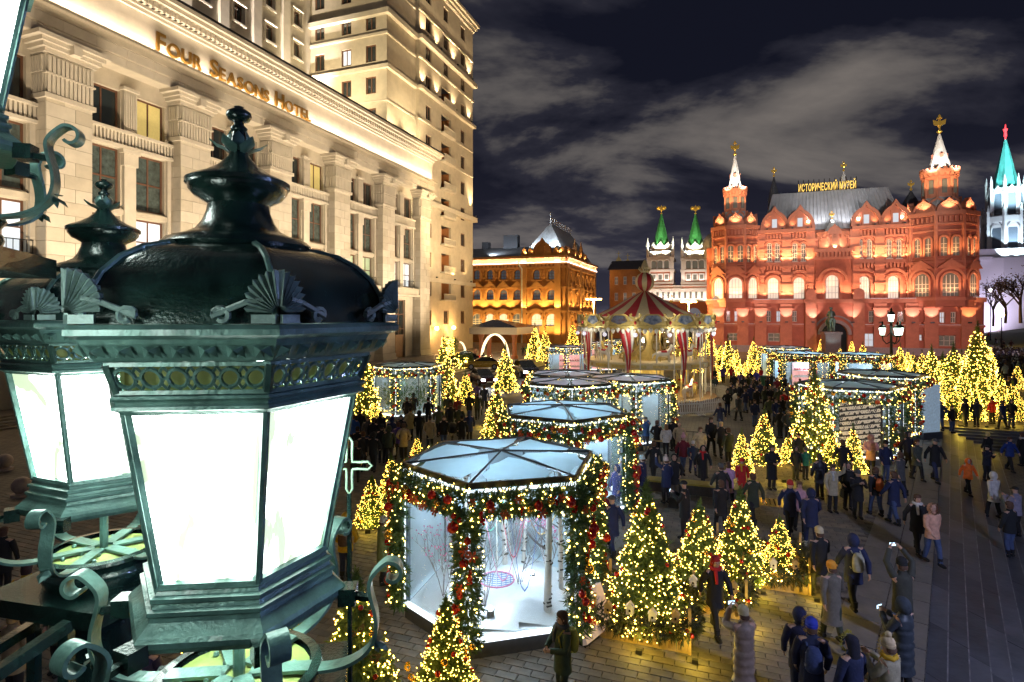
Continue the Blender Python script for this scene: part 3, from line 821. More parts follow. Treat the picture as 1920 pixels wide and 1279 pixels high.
pa = MB(); archband(pa, TBay, cA, 3.5, 2.15, 2.7, -.1, .5, 14); archband(pa, TBay, cA, 3.5, 3.2, 3.5, 0, .35, 14); pa.build('entrance_arch', m_bstone, MU)
# --- kokoshnik gables on the eave
def ogee(w, h_, n=12):
    pts = []
    for i in range(n+1):
        t = i/n; x = (1-t); 
        z = sqrt(max(0, 1-x*x))*.78 if x > .28 else .748+(.28-x)/.28*.25
        pts.append((x*w/2, z*h_))
    return [( -x, z) for x, z in reversed(pts[:-1])][::-1], pts
def gable(mb, T, uc, z0, w, h_, d0, d1, mi=None):
    _, p = ogee(w, h_); out = [(x, z) for x, z in p]+[(-x, z) for x, z in reversed(p[:-1])]
    n = len(out); vs = [T(uc+x, dd, z0+z) for dd in (d1, d0) for x, z in out]
    fs = [tuple(range(n)), tuple(range(2*n-1, n-1, -1))]+[(i, (i+1) % n, n+(i+1) % n, n+i) for i in range(n)]
    mb.add(vs, fs, mi)
def gable_ring(mb, T, uc, z0, w, h_, t, d0, d1, mi=None):
    _, p = ogee(w, h_); _, q = ogee(w-2*t, h_-t*1.6)
    o = [(x, z) for x, z in p]+[(-x, z) for x, z in reversed(p[:-1])]; i_ = [(x, z) for x, z in q]+[(-x, z) for x, z in reversed(q[:-1])]
    n = len(o)
    for k in range(n-1):
        vs = [T(uc+x, dd, z0+z) for dd in (d1, d0) for x, z in (o[k], o[k+1], i_[k+1], i_[k])]
        mb.add(vs, [(0,1,2,3),(4,7,6,5),(0,4,5,1),(2,6,7,3)], mi)
for j, xz in enumerate((388, 510, 827, 967)):
    a = mA(xz); kk = MB(); gable(kk, T0, a, 23.1, 4.6, 4.0, -.8, .15); gable_ring(kk, T0, a, 23.1, 5.0, 4.5, .55, -.5, .75)
    tbox(kk, T0, a-.75, a+.75, 23.2, 25.6, .1, .4); archband(kk, T0, a, 25.6, .0, .75, .1, .4, 8)
    K = kk.build('gable', m_brick2, MU)
    w = MB(); tbox(w, T0, a-.42, a+.42, 23.5, 25.1, .402, .44); w.build('window', m_mcold, K)
    flood(MU, (a-1.3, MBb-.75, 23.25), (a-1.3, MBb, 26), 110, (1,.62,.30), 110, .1)
    flood(MU, (a+1.3, MBb-.75, 23.25), (a+1.3, MBb, 26), 110, (1,.62,.30), 110, .1)
# --- roof: hipped silver metal with seams
rz0, rz1 = 23.0, mZ(680, 402)
ra0, ra1, rr0, rr1 = mA(338), mA(1032), mA(392), mA(972)
rb0, rb1, rbm = MBb+1.0, MBb+13, MBb+5.5
def roofp(a, b, z): return (a, b, z)
rz1 += 1.1
R_ = MB().add([(ra0,rb0,rz0),(ra1,rb0,rz0),(ra1,rb1,rz0),(ra0,rb1,rz0),(rr0,rbm,rz1),(rr1,rbm,rz1),(rr1,rbm+2,rz1),(rr0,rbm+2,rz1)],
              [(0,1,5,4),(1,2,6,5),(2,3,7,6),(3,0,4,7),(4,5,6,7)])
for i in range(34):
    t = (i+.5)/34; p0 = Vector((ra0+(ra1-ra0)*t, rb0, rz0)); p1 = Vector((rr0+(rr1-rr0)*t, rbm, rz1)); 
    R_.add([p0+Vector((-.03,-.01,0)), p0+Vector((.03,-.01,0)), p1+Vector((.03,-.01,0)), p1+Vector((-.03,-.01,0)), p0+Vector((0,-.14,.05)), p1+Vector((0,-.14,.05))], [(0,4,5,3),(1,2,5,4)])
R_.build('roof', m_silver, MU)
bk = MB(); bk.box(C0, MBb+.9, 11, C1, MBb+14, 22.9); bk.build('core', m_brick, MU)
# small dormer shadows on the roof come from real dormers
# --- sign
sg = MB(); sa0, sa1 = mA(522), mA(815); sz = rz1
for i in range(12):
    a = sa0+(sa1-sa0)*i/11; sg.tube([(a,rbm+.2,sz-.1),(a,rbm+.2,sz+2.4)], .06, 4)
for z in (sz+.25, sz+1.2): sg.tube([(sa0,rbm+.2,z),(sa1,rbm+.2,z)], .05, 4)
sg.build('sign_frame', m_iron, MU)
m_sign = mat('lit_gold_sign_letter', (.8,.5,.1), .4, var=0, emit=(1,.66,.12), es=.75, sample=False)
txt = 'ИСТОРИЧЕСКИЙ МУЗЕЙ'; xx = 0; gl = []
for ch in txt:
    if ch == ' ': xx += .7; continue
    me = letters(MU, ch, 1.95, None, 0, .06, m_sign); w0 = min(v.co.x for v in me.vertices); w1 = max(v.co.x for v in me.vertices)
    for v in me.vertices: v.co.x -= w0
    gl.append((me, xx)); xx += (w1-w0)+.28
for me, x in gl:
    k = (sa1-sa0)/xx; o = obj('sign_letter', me, MU); o.scale = (k, 1, 1); o.rotation_euler = (pi/2, 0, 0); o.location = (sa0+x*k-20, rbm-.05-119, sz+.15)
# --- finials
def eagle(mb, x, y, z, s):
    mb.lathe([(.1*s,0),(.14*s,.2*s),(.3*s,.35*s),(.1*s,.55*s),(.09*s,.8*s)], 8, (x,y,z))
    mb.lathe([(.05*s,.8*s),(.26*s,1.1*s),(.22*s,1.5*s),(.08*s,1.75*s)], 6, (x,y,z), sy=.5)
    for sg_ in (-1, 1):
        mb.add([(x+sg_*.1*s,y-.06*s,z+1.5*s),(x+sg_*.62*s,y-.06*s,z+1.75*s),(x+sg_*.55*s,y-.06*s,z+1.2*s),(x+sg_*.15*s,y-.06*s,z+1.05*s),
                (x+sg_*.1*s,y+.06*s,z+1.5*s),(x+sg_*.62*s,y+.06*s,z+1.75*s),(x+sg_*.55*s,y+.06*s,z+1.2*s),(x+sg_*.15*s,y+.06*s,z+1.05*s)], [(0,1,2,3),(4,5,6,7),(0,1,5,4),(1,2,6,5),(2,3,7,6)])
        mb.ball((x+sg_*.14*s, y, z+1.9*s), .13*s, 6, 4)
    mb.lathe([(.12*s,1.98*s),(.14*s,2.15*s),(.02*s,2.35*s)], 6, (x,y,z))
# --- the two corner towers
def tower(xc, zb, zt, r, zdr, zdt, rd, ztip, rt, zfin, lit):
    a = mA(xc); b = MBb+1.2; n = 8; off = pi/8
    tb = MB(); tb.prism(ngon(n, r*1.05, a, b, off), 8.5, 16.2); tb.prism(ngon(n, r, a, b, off), 16.2, zt)
    tb.build('tower_body', m_brick, MU)
    tm = MB()
    for z, h_, ex in ((9.5,.5,.5),(15.8,.45,.45),(16.4,.25,.2),(zt-2.3,.3,.3),(zt-.7,.7,.55),(zt-3.4,.3,.2)):
        tm.prism(ngon(n, r+ex, a, b, off), z, z+h_)
    ap = r*cos(pi/8)
    for i in range(n):
        an = off+pi/8+2*pi*i/n; dx, dy = cos(an), sin(an)
        if dy > .3: continue
        tx, ty = -dy, dx
        for k in range(5):
            u = (k-2)*r*.145; tm.cbox((a+dx*(ap+.15)+tx*u, b+dy*(ap+.15)+ty*u, zt-1.35), .5, .28, .9, an)
    for i in range(n):
        an = off+2*pi*i/n
        tm.tube([(a+cos(an)*(r+.05), b+sin(an)*(r+.05), 11.2), (a+cos(an)*(r+.05), b+sin(an)*(r+.05), zt-.7)], .32, 6)
    tm.build('tower_trim', m_brick2, MU, kind='stuff')
    for i in range(n):
        an = off+pi/8+2*pi*i/n; dx, dy = cos(an), sin(an)
        if dy > .2: continue
        for lvl in (0, 1):
            cx_, cy_ = a+dx*(ap*(1.05 if lvl == 0 else 1)), b+dy*(ap*(1.05 if lvl == 0 else 1))
            T = lambda u, d, z, cx_=cx_, cy_=cy_, dx=dx, dy=dy: (cx_-dy*u+dx*d, cy_+dx*u+dy*d, z)
            us = (0,) if lvl == 0 else (-.85, .85)
            for u in us:
                w_ = 1.15 if lvl == 0 else .48; z0, z1 = ((10.2, 14.1) if lvl == 0 else (17.0, 20.2))
                sr = MB(); archband(sr, T, u, z1-w_, w_, w_+.3, 0, .35, 8); tbox(sr, T, u-w_-.3, u-w_, z0, z1-w_, 0, .3); tbox(sr, T, u+w_, u+w_+.3, z0, z1-w_, 0, .3)
                if lvl == 0: archband(sr, T, u, z1-w_, w_+.6, w_+1.0, 0, .3, 10)
                S = sr.build('window_surround', m_brick2, MU)
                pnn = MB(); tbox(pnn, T, u-w_, u+w_, z0, z1-w_, .0, .06)
                archband(pnn, T, u, z1-w_, 0, w_, 0, .06, 8);
                pnn.build('pane', m_mpane if lit and lvl == 0 else m_mdark, S)
                fr = MB()
                for q in ((-.5,0,.5) if lvl == 0 else (0,)): tbox(fr, T, u+q*w_-.05, u+q*w_+.05, z0, z1-w_*.3, .06, .12)
                for q in (.25,.5,.75): tbox(fr, T, u-w_, u+w_, z0+(z1-w_-z0)*q-.04, z0+(z1-w_-z0)*q+.04, .062, .115)
                fr.build('window_frame', m_mwin, S)
            if lvl == 0:
                gk = MB(); vs = [T(-2.0,0,14.9), T(2.0,0,14.9), T(0,0,16.5), T(-2.0,.6,14.9), T(2.0,.6,14.9), T(0,.6,16.5)]
                gk.add(vs, [(0,1,2),(3,4,5),(0,2,5,3),(1,4,5,2)]); gk.build('pediment', m_brick2, MU)
    # kokoshnik ring
    ro = MB(); ro.prism(ngon(n, r*.95, a, b, off), zt, zdr, poly2=ngon(n, rd*1.02, a, b, off)); ro.build('tower_shoulder', m_silver, MU)
    for rr_, z0, s in ((r*.93, zt, 1.0), (rd*1.22, zt+(zdr-zt)*.5, .62)):
        for i in range(n):
            an = off+(pi/8 if s == 1.0 else 0)+2*pi*i/n; dx, dy = cos(an), sin(an)
            if dy > .5: continue
            cx_, cy_ = a+dx*rr_*cos(pi/8), b+dy*rr_*cos(pi/8)
            T = lambda u, d, z, cx_=cx_, cy_=cy_, dx=dx, dy=dy: (cx_-dy*u+dx*d, cy_+dx*u+dy*d, z)
            k_ = MB(); wv = 2*rr_*sin(pi/8)*1.0; gable(k_, T, 0, z0, wv*.8, (zdr-zt)*.62*s, -.5, .05); gable_ring(k_, T, 0, z0, wv, (zdr-zt)*.8*s, .3, -.5, .35)
            k_.build('gable', m_brick2, MU)
    dm = MB(); dm.lathe([(rd,zdr-.6),(rd,zdt-1.4),(rd*1.06,zdt-1.4),(rd*1.06,zdt-1.1),(rd*1.02,zdt-1.1),(rd*1.16,zdt-.5),(rd*1.2,zdt),(rd*.8,zdt+.05)], 16, (a,b,0))
    for i in range(20):
        an = 2*pi*i/20; dm.cbox((a+cos(an)*rd*1.07, b+sin(an)*rd*1.07, zdt-.85), .3, .2, .55, an)
        dm.cbox((a+cos(an)*rd*1.14, b+sin(an)*rd*1.14, zdt+.2), .22, rd*.2, .4, an)
    for i in range(8):
        an = off+2*pi*i/8; dm.tube([(a+cos(an)*rd, b+sin(an)*rd, zdr-.3), (a+cos(an)*rd, b+sin(an)*rd, zdt-1.4)], .2, 6)
    dm.build('drum', m_brick2, MU)
    dn = MB()
    for i in range(8):
        an = off+pi/8+2*pi*i/8; dn.cbox((a+cos(an)*rd*.97, b+sin(an)*rd*.97, (zdr+zdt)/2-.6), .3, .7, (zdt-zdr)*.5, an)
    dn.build('drum_windows', m_mdark, MU, kind='stuff')
    cn = MB(); cn.prism(ngon(8, rt, a, b, off), zdt+.1, ztip, poly2=ngon(8, .16, a, b, off)); cn.build('spire', m_tent, MU)
    zz = zdt+(ztip-zdt)*.40; rr_ = rt*(1-.42)*cos(pi/8)
    for dx in (-1, 0, 1):
        lu = MB(); an = -pi/2+dx*pi/2; cx_, cy_ = a+cos(an)*rr_, b+sin(an)*rr_
        lu.cbox((cx_, cy_, zz), .5, .5, (ztip-zdt)*.10, an)
        lu.prism([(cx_-.32,cy_-.32),(cx_+.32,cy_-.32),(cx_+.32,cy_+.32),(cx_-.32,cy_+.32)], zz+(ztip-zdt)*.051, zz+(ztip-zdt)*.10, poly2=[(cx_,cy_)]*4)
        lu.build('spire_lucarne', m_brick2, MU)
    eg = MB(); eagle(eg, a, b, ztip-.2, zfin); eg.build('eagle_finial', m_gilt, MU)
    # lamps on the shoulders
    for i in range(8):
        an = off+pi/8+2*pi*i/8
        if sin(an) > .4: continue
        p = (a+cos(an)*(r+.5), b+sin(an)*(r+.5), zt+.15)
        light('SPOT', p, 700, (1,.62,.34), MU, .1, (a+cos(an)*rd*.9, b+sin(an)*rd*.9, zdt), 100)
        p = (a+cos(an)*(r+1.3), b+sin(an)*(r+1.3), 16.5)
        light('SPOT', p, 900, (1,.50,.20), MU, .1, (a+cos(an)*r*.9, b+sin(an)*r*.9, zt), 110)
        p = (a+cos(an)*(r+1.6), b+sin(an)*(r+1.6), 10.1)
        light('SPOT', p, 800, (1,.52,.26), MU, .1, (a+cos(an)*r*.9, b+sin(an)*r*.9, 17), 110)
    for an in (-2.6,-2.0,-1.4,-.8): light('SPOT', (a+cos(an)*(rd*2.0), b+sin(an)*(rd*2.0), zdr+.6), 700, (1,.60,.30), MU, .1, (a+cos(an)*rd, b+sin(an)*rd, zdt-.5), 80)
    for an in (-2.2, -.9): 
        light('SPOT', (a+cos(an)*(rd*2.4), b+sin(an)*(rd*2.4), zdt-1.0), 3600, (1,.90,.80), MU, .1, (a, b, zdt+(ztip-zdt)*.5), 60)
tower(200, 0, mZ(200,578), 4.25, mZ(200,500), mZ(200,395), 1.9, mZ(200,228), 1.35, 1.35, True)
tower(1192, 0, mZ(1192,515), 5.1, mZ(1192,435), mZ(1192,305), 2.45, mZ(1192,120), 1.75, 1.55, False)
# --- central turret over the bay, back spires
ct = MB(); ct.prism(ngon(8, 2.5, cA, MBb+.6, pi/8), 19, 21.6); ct.prism(ngon(8, 2.9, cA, MBb+.6, pi/8), 21.6, 22.2)
for i in range(16):
    an = 2*pi*i/16; ct.cbox((cA+2.75*cos(an), MBb+.6+2.75*sin(an), 21.3), .3, .3, .6, an)
ct.build('turret', m_brick2, MU)
cn = MB(); cn.prism(ngon(4, 2.0, cA, MBb+.6, pi/4), 22.2, mZ(667,540), poly2=ngon(4, .1, cA, MBb+.6, pi/4)); cn.build('turret_spire', m_tent, MU)
eg = MB(); eagle(eg, cA, MBb+.6, mZ(667,541), .75); eg.build('turret_finial', m_gilt, MU)
tg_ = MB(); gable(tg_, Tb(MBb-2.0), cA, 21.7, 2.3, 1.8, 0, .2); tbox(tg_, Tb(MBb-2.05), cA-.5, cA+.5, 19.2, 21.6, 0, .25); tg_.build('turret_gable', m_brick2, MU)
for xz, y0, y1, w, dark, bb in ((390,450,335,1.1,True,9),(730,372,310,.9,False,9),(1042,525,402,2.6,True,7)):
    a = mA(xz)*1.06; cn = MB(); k = 1+bb/119; zf = lambda y: H+(mZ(xz,y)-H)*k
    cn.prism(ngon(8, w, a, MBb+bb), 22, zf(y0)); cn.prism(ngon(8, w*1.05, a, MBb+bb), zf(y0), zf(y1), poly2=ngon(8, .08, a, MBb+bb)); cn.build('back_spire', m_dkroof if dark else m_tent, MU)
    eg = MB(); eagle(eg, a, MBb+bb, zf(y1)-.1, .9); eg.build('back_finial', m_gilt, MU)
dome = MB(); da, db = mA(86), MBb+10; dome.lathe([(1.6,19),(1.6,21),(2.0,22),(1.7,23.2),(.9,24.1),(.1,24.6)], 16, (da,db,0)); dome.build('side_dome', m_silver, MU, smooth=40)
sd = MB(); sd.box(mA(62), MBb+3, 9, mA(110), MBb+14, 20.5); sd.build('side_wing', m_brick, MU)
# --- museum lamps
PK = (1,.70,.62); OR = (1,.55,.24)
for xz in (120,235,320,440,565,750,885,1035,1125,1300):
    a = mA(xz); d = 2.15 if xz in (565,750) else 1.95
    lb = MB(); lb.cbox((a, MBb-1.3-d+.9, 5.75), .5, .3, .25); lb.build('floodlight', m_fix, MU)
    light('SPOT', (a, MBb-1.3-d, 6.0), 750, PK if xz < 1290 else OR, MU, .08, (a, MBb-1.3, 9), 70)
for xz in (345,425,470,545,785,860,925,1000):
    a = mA(xz); light('SPOT', (a, MBb-1.9, 10.4), 850, (1,.60,.34), MU, .1, (a, MBb, 15), 120)
    light('SPOT', (a, MBb-1.6, 17.1), 750, (1,.58,.28), MU, .1, (a, MBb, 20.5), 120)
for xz in (600, 735): light('SPOT', (mA(xz), MBb-2.3, 10.4), 950, (1,.55,.3), MU, .1, (mA(xz), MBb-.9, 15), 110)
for xz in (620, 667, 715): light('SPOT', (mA(xz), MBb-2.4, 19.2), 300, (1,.75,.5), MU, .1, (mA(xz), MBb-1, 21.5), 120)
for xz in (450, 550, 600, 667, 745, 790, 900, 1000): light('SPOT', (mA(xz), MBb-.2, 24.2), 500, (.93,.95,1), MU, .2, (mA(xz)*.8+4, MBb+5, 30.5), 120)
# pink wash spots added above the square, no masts carry them
for a, p in ((2, 7500),(20, 8500),(38, 7500)):
    light('SPOT', (a, MBb-30, 9), p, (1,.56,.54), MU, .5, (a, MBb, 8), 80)
for a in (8, 30): light('SPOT', (a, MBb-62, 14), 52000, (.95,.92,.9), MU, .5, (a*.55+9, MBb+4, 30), 26)  # assumed far spots, unseen, lighting the roof from the front
# ================================================================ ORANGE LIT BRICK BUILDING (beyond the hotel)
m_ob = mat('ochre_brick', (.36,.17,.06), .8, var=.15, vs=1.0, bump=.2, bs=20)
m_ob2 = mat('ochre_brick_trim', (.42,.21,.08), .78, var=.12, vs=1.2, bump=.2, bs=20)
m_slate = mat('frosted_slate_roof', (.40,.42,.45), .6, metal=.05, var=.25, vs=1.5)
m_bluew = mat('blue_dusk_window', (.1,.12,.16), .15, emit=(.7,.85,1), es=.05, sample=False, spec=.7)
DU_B, DU_A1 = 136.0, -35.6
DU = gthing('civic_building', -55, 140, 'ochre brick building with glowing cornice and steep frosted corner roof beyond the hotel', 'building')
def dA(px): t = (px-960)/F; Y = DU_B/(.342*t+.94); return Y*(.94*t-.342)
def dZ(px, py): t = (px-960)/F; Y = DU_B/(.342*t+.94); return H-(py-590)*Y/F
DA0 = dA(858); DA1 = dA(1060); T0 = Tb(DU_B); T1 = Ta(DA1); DE = 21.6; DB1 = 171.0
def dwin(px, w, y0, y1, arch): a = dA(px); return (a-w/2, a+w/2, dZ(px, y1), dZ(px, y0), arch)
r3 = [dwin(p, 1.7, 506, 524, True) for p in (894,919,944,970,1006,1034)]
r2 = [dwin(p, 2.0, 543, 562, True) for p in (894,919,944,970,1006,1034)]
r1 = [dwin(p, 2.9, 588, 611, True) for p in (894,918.5,943.5,970,1006,1034)]
f = MB(); facade(f, T0, DA0, DA1, 0, DE, r1+r2+r3, .5)
s3 = [(b, b+1.6, 15.2, 17.8, True) for b in (140,146.5,153,158,163,168)]; s2 = [(b, b+1.7, 10.0, 12.9, True) for b in (140,146.5,153,158,163,168)]; s1 = [(b-.4, b+2.2, 3.6, 6.8, True) for b in (140,146.5,153,158,163,168)]
facade(f, T1, DU_B, DB1, 0, DE, s1+s2+s3, .5)
f.box(DA0, DU_B+.6, 0, DA1-.6, DB1, 20.9)
f.build('walls', m_ob, DU)
for i, o in enumerate(r1): window(DU, T0, o, m_mwin, m_mpane if i in (1,2,4,5) else m_bluew, .5, nv=3, nh=3, bar=.13)
for o in r2+r3: window(DU, T0, o, m_bwin, m_bluew, .5, nv=2, nh=2, bar=.14)
for i, o in enumerate(s1): window(DU, T1, o, m_mwin, m_mpane if i in (1,2) else m_bluew, .5, nv=3, nh=2, bar=.13)
for o in s2+s3: window(DU, T1, o, m_bwin, m_bluew, .5, nv=2, nh=2, bar=.14)
tr = MB()
for T, ops_ in ((T0, r1+r2+r3), (T1, s1+s2+s3)):
    for o in ops_:
        uc = (o[0]+o[1])/2; r = (o[1]-o[0])/2
        archband(tr, T, uc, o[3]-r, r+.05, r+.4, 0, .3, 8)
        if o[2] < 6: archband(tr, T, uc, o[3]-r, r+.8, r+1.3, 0, .45, 10)
        elif o[2] < 12:
            vs = [T(uc-1.7,0,o[3]+.7), T(uc+1.7,0,o[3]+.7), T(uc,0,o[3]+2.2), T(uc-1.7,.4,o[3]+.7), T(uc+1.7,.4,o[3]+.7), T(uc,.4,o[3]+2.2)]
            tr.add(vs, [(3,4,5),(0,2,5,3),(1,4,5,2),(0,1,4,3)])
        tbox(tr, T, uc-r-.4, uc+r+.4, o[2]-.4, o[2]-.1, 0, .35)
        for s in (-1,1): tbox(tr, T, uc+s*(r+.25)-.2, uc+s*(r+.25)+.2, o[2]-.1, o[3]-r, 0, .25)
tr.build('window_surrounds', m_ob2, DU, kind='stuff')
cs = MB()
for T, u0, u1, e0 in ((T0, DA0, DA1, 1),(T1, DU_B, DB1, 0)):
    for z, h_, d in ((7.6,.5,.4),(13.6,.4,.35),(18.6,.4,.4),(19.6,.3,.5),(DE-.5,.6,1.0)):
        tbox(cs, T, u0-(0 if e0 else d*.98), u1+(d if e0 else 0), z, z+h_, -.05, d)
    n = int((u1-u0)/1.0)
    for i in range(n):
        u = u0+(i+.5)*(u1-u0)/n; tbox(cs, T, u-.25, u+.25, 18.99, 19.6, 0, .38)
for px in (982, 1046, 868): a = dA(px); tbox(cs, T0, a-.8, a+.8, 0, DE-.5, 0, .5)
for b in (137.3, 150.5, 169.5): tbox(cs, T1, b-.8, b+.8, 0, DE-.5, 0, .5)
for px in (906.5,931,957,1020):   # square coffers between the top windows
    for i in (-1,0,1):
        for j in range(3): a = dA(px)+i*.85; tbox(cs, T0, a-.3, a+.3, dZ(px,523)+j*.85, dZ(px,523)+j*.85+.55, 0, .14)
cs.build('courses', m_ob2, DU, kind='stuff')
par = MB()   # parapet and shell merlons
for T, u0, u1 in ((T0, dA(977), DA1),(T1, DU_B, 160)):
    tbox(par, T, u0, u1, DE+.1, DE+.9, -.6, .1)
    n = int((u1-u0)/1.55)
    for i in range(n):
        u = u0+(i+.5)*(u1-u0)/n; gable(par, T, u, DE+.9, 1.3, 1.5, -.35, .1)
par.build('merlons', m_ob2, DU, kind='stuff')
gb = MB(); a = dA(1017); gable(gb, T0, a, DE+.5, 4.4, 3.5, -.6, .35); gable_ring(gb, T0, a, DE+.5, 4.8, 4.0, .5, -.3, .8); tbox(gb, T0, a-.6, a+.6, DE+.8, DE+2.4, .3, .6)
gb.build('gable', m_ob2, DU)
for b in (146, 153):
    gb = MB(); gable(gb, T1, b, DE+.6, 2.4, 3.0, -.6, .35); gb.prism([(DA1-.5,b-.7),(DA1+.3,b-.7),(DA1+.3,b+.7),(DA1-.5,b+.7)], DE+2.6, DE+5.6, poly2=[(DA1-.1,b)]*4); gb.build('gable', m_ob2, DU)
ro = MB(); x0, x1 = dA(978), DA1-.6; y0, y1 = DU_B+.8, 170
ztop = dZ(1050, 418)+1.0; rx0, rx1 = dA(1037), dA(1037)+1.5
ro.add([(x0,y0,DE+.6),(x1,y0,DE+.6),(x1,y1,DE+.6),(x0,y1,DE+.6),(x0+5.8,y0+5,ztop),(x1-4.8,y0+5,ztop),(x1-4.8,y1-8,ztop),(x0+5.8,y1-8,ztop)], [(0,1,5,4),(1,2,6,5),(2,3,7,6),(3,0,4,7),(4,5,6,7)])
ro.build('corner_roof', m_slate, DU)
cr = MB()
for i in range(12):
    b = y0+5+i*(y1-y0-13)/11
    cr.tube([(x1-4.8, b, ztop),(x1-4.8, b, ztop+1.6)], .1, 4); cr.ball((x1-4.8, b, ztop+1.2), .28, 5, 3)
for i in range(3): a = x0+5.8+i*(x1-4.8-x0-5.8)/2; cr.tube([(a,y0+5,ztop),(a,y0+5,ztop+(3 if i in (0,) else 1.6))], .1, 4)
cr.box(x1-4.86, y0+5, ztop+.7, x1-4.74, y1-8, ztop+.85)
cr.build('ridge_cresting', m_snowl, DU)
lr = MB(); lr.add([(DA0,DU_B-.9,DE+.15),(x0+.5,DU_B-.9,DE+.15),(x0+.5,DU_B+9,DE+3.6),(DA0,DU_B+9,DE+3.6)], [(0,1,2,3)]); lr.box(DA0, DU_B+9, DE, x0+.5, DU_B+9.2, DE+3.6); lr.build('long_roof', m_slate, DU)
ch = MB()
for px, w, y in ((954,2.0,441),(906,.9,455)): a = dA(px)*1.05; ch.box(a-w, DU_B+8, DE, a+w, DU_B+10, dZ(px,y)+1.2)
ch.build('chimneys', m_dkroof, DU)
rp = MB(); rp.tube([(dA(980),DU_B-.75,0),(dA(980),DU_B-.75,18.5),(dA(980)-1.2,DU_B-1.2,20.5)], .18, 6); rp.build('drainpipe', m_silver, DU)
m_led = mat('pinkish_cornice_lamp', (1,.9,.85), .5, var=0, emit=(1,.78,.68), es=3.2)
ls = MB(); tbox(ls, T0, DA0, DA1+1, 19.92, 20.02, .5, .72); tbox(ls, T1, DU_B-1, DB1, 19.92, 20.02, .5, .72); ls.build('cornice_lamp_strip', m_led, DU)
for i in range(4):
    w = (DA1-DA0)/4; strip(DU, (DA0+(i+.5)*w, DU_B-.95, 20.05), (0,.5,1), (1,0,0), 520, (1,.80,.70), w*.95, .15)
for i in range(3):
    w = (DB1-DU_B)/3; strip(DU, (DA1+.95, DU_B+(i+.5)*w, 20.05), (-.5,0,1), (0,1,0), 480, (1,.80,.70), w*.95, .15)
OG = (1,.60,.16)
for px in (882,907,931,957,987,1020,1046):
    a = dA(px); light('SPOT', (a, DU_B-1.5, 8.4), 2000, OG, DU, .1, (a, DU_B, 15), 120); light('SPOT', (a, DU_B-2.8, 2.5), 1500, OG, DU, .1, (a, DU_B, 6), 130)
for b in (139,144,150,156,161,166): light('SPOT', (DA1+1.5, b, 8.4), 2000, OG, DU, .1, (DA1, b, 15), 120); light('SPOT', (DA1+2.8, b, 2.5), 1500, OG, DU, .1, (DA1, b, 6), 130)
for px in (985,1000,1030,1050): light('SPOT', (dA(px), DU_B-.3, DE+.8), 300, (1,.68,.3), DU, .1, (dA(px), DU_B+1, DE+6), 140)
for b in (139,145,151,157): light('SPOT', (DA1+.4, b, DE+.8), 300, (1,.68,.3), DU, .1, (DA1-1, b, DE+6), 140)
for px in (998, 1035, 1054): light('SPOT', (dA(px), DU_B+.2, DE+2.6), 1500, (.8,.92,1), DU, .1, (dA(px)-1, DU_B+6, DE+10), 130)
light('SPOT', (DA0+9, DU_B+.2, DE+.9), 3000, (.8,.9,1), DU, .1, (DA0+12, DU_B+7, DE+4), 130)
# lower brown wing and the wall behind, between this building and the gate
LW = gthing('low_brick_wing', -26, 185, 'dim brown brick wing with small windows between the ochre building and the gate', 'building')
p0 = wg(*at_depth(1143, 600, 172).xy); p1 = wg(*at_depth(1216, 600, 180).xy)
wb = p0[1]; a0, a1 = p0[0], p1[0]+2
f = MB(); op_ = [(a0+1.5+i*2.6, a0+2.5+i*2.6, z, z+2.4) for i in range(4) for z in (11.2, 16.0)]
facade(f, Tb(wb), a0, a1, 0, 20.5, op_, .4); f.box(a0, wb+.5, 0, a1, wb+10, 20); f.build('wall', m_ob, LW)
for o in op_: window(LW, Tb(wb), o, m_mwin, m_bluew, .4, nv=2, nh=2, bar=.12)
f = MB(); f.prism([(a0-.5,wb-.8),(a1+.5,wb-.8),(a1+.5,wb+10),(a0-.5,wb+10)], 20.5, 23.5, poly2=[(a0,wb+4),(a1,wb+4),(a1,wb+5),(a0,wb+5)]); f.build('roof', m_dkroof, LW)
f = MB(); tbox(f, Tb(wb), a0+3, a1, 6.8, 7.3, 0, 3); f.build('awning', m_iron, LW)
for i in range(3): light('SPOT', (a0+7+i*3, wb-1.5, 7.6), 700, (1,.82,.7), LW, .1, (a0+7+i*3, wb, 14), 110)
light('POINT', (a0+7, wb-1.5, 6.2), 500, (1,.75,.5), LW, .3)
cu = MB()
for px, y in ((1160,486),(1177,490)):
    p = at_depth(px, y, 230); g_ = wg(p.x, p.y); cu.lathe([(.9,-6),(.9,-2),(1.3,-1.2),(.9,0),(.15,1.0),(.1,3.2)], 10, (g_[0], g_[1], p.z)); cu.box(g_[0]-.7, g_[1]-.08, p.z+2.2, g_[0]+.7, g_[1]+.08, p.z+2.4)
m_cup = mat('gold_onion_dome', (.5,.36,.12), .35, metal=.8, var=.1, emit=(1,.7,.3), es=.08, sample=False)
CH = gthing('church', wg(*at_depth(1168,600,230).xy)[0], wg(*at_depth(1168,600,230).xy)[1], 'small gilded onion domes with crosses showing over the brown wing roof', 'church')
cu.build('onion_domes', m_cup, CH, smooth=50)
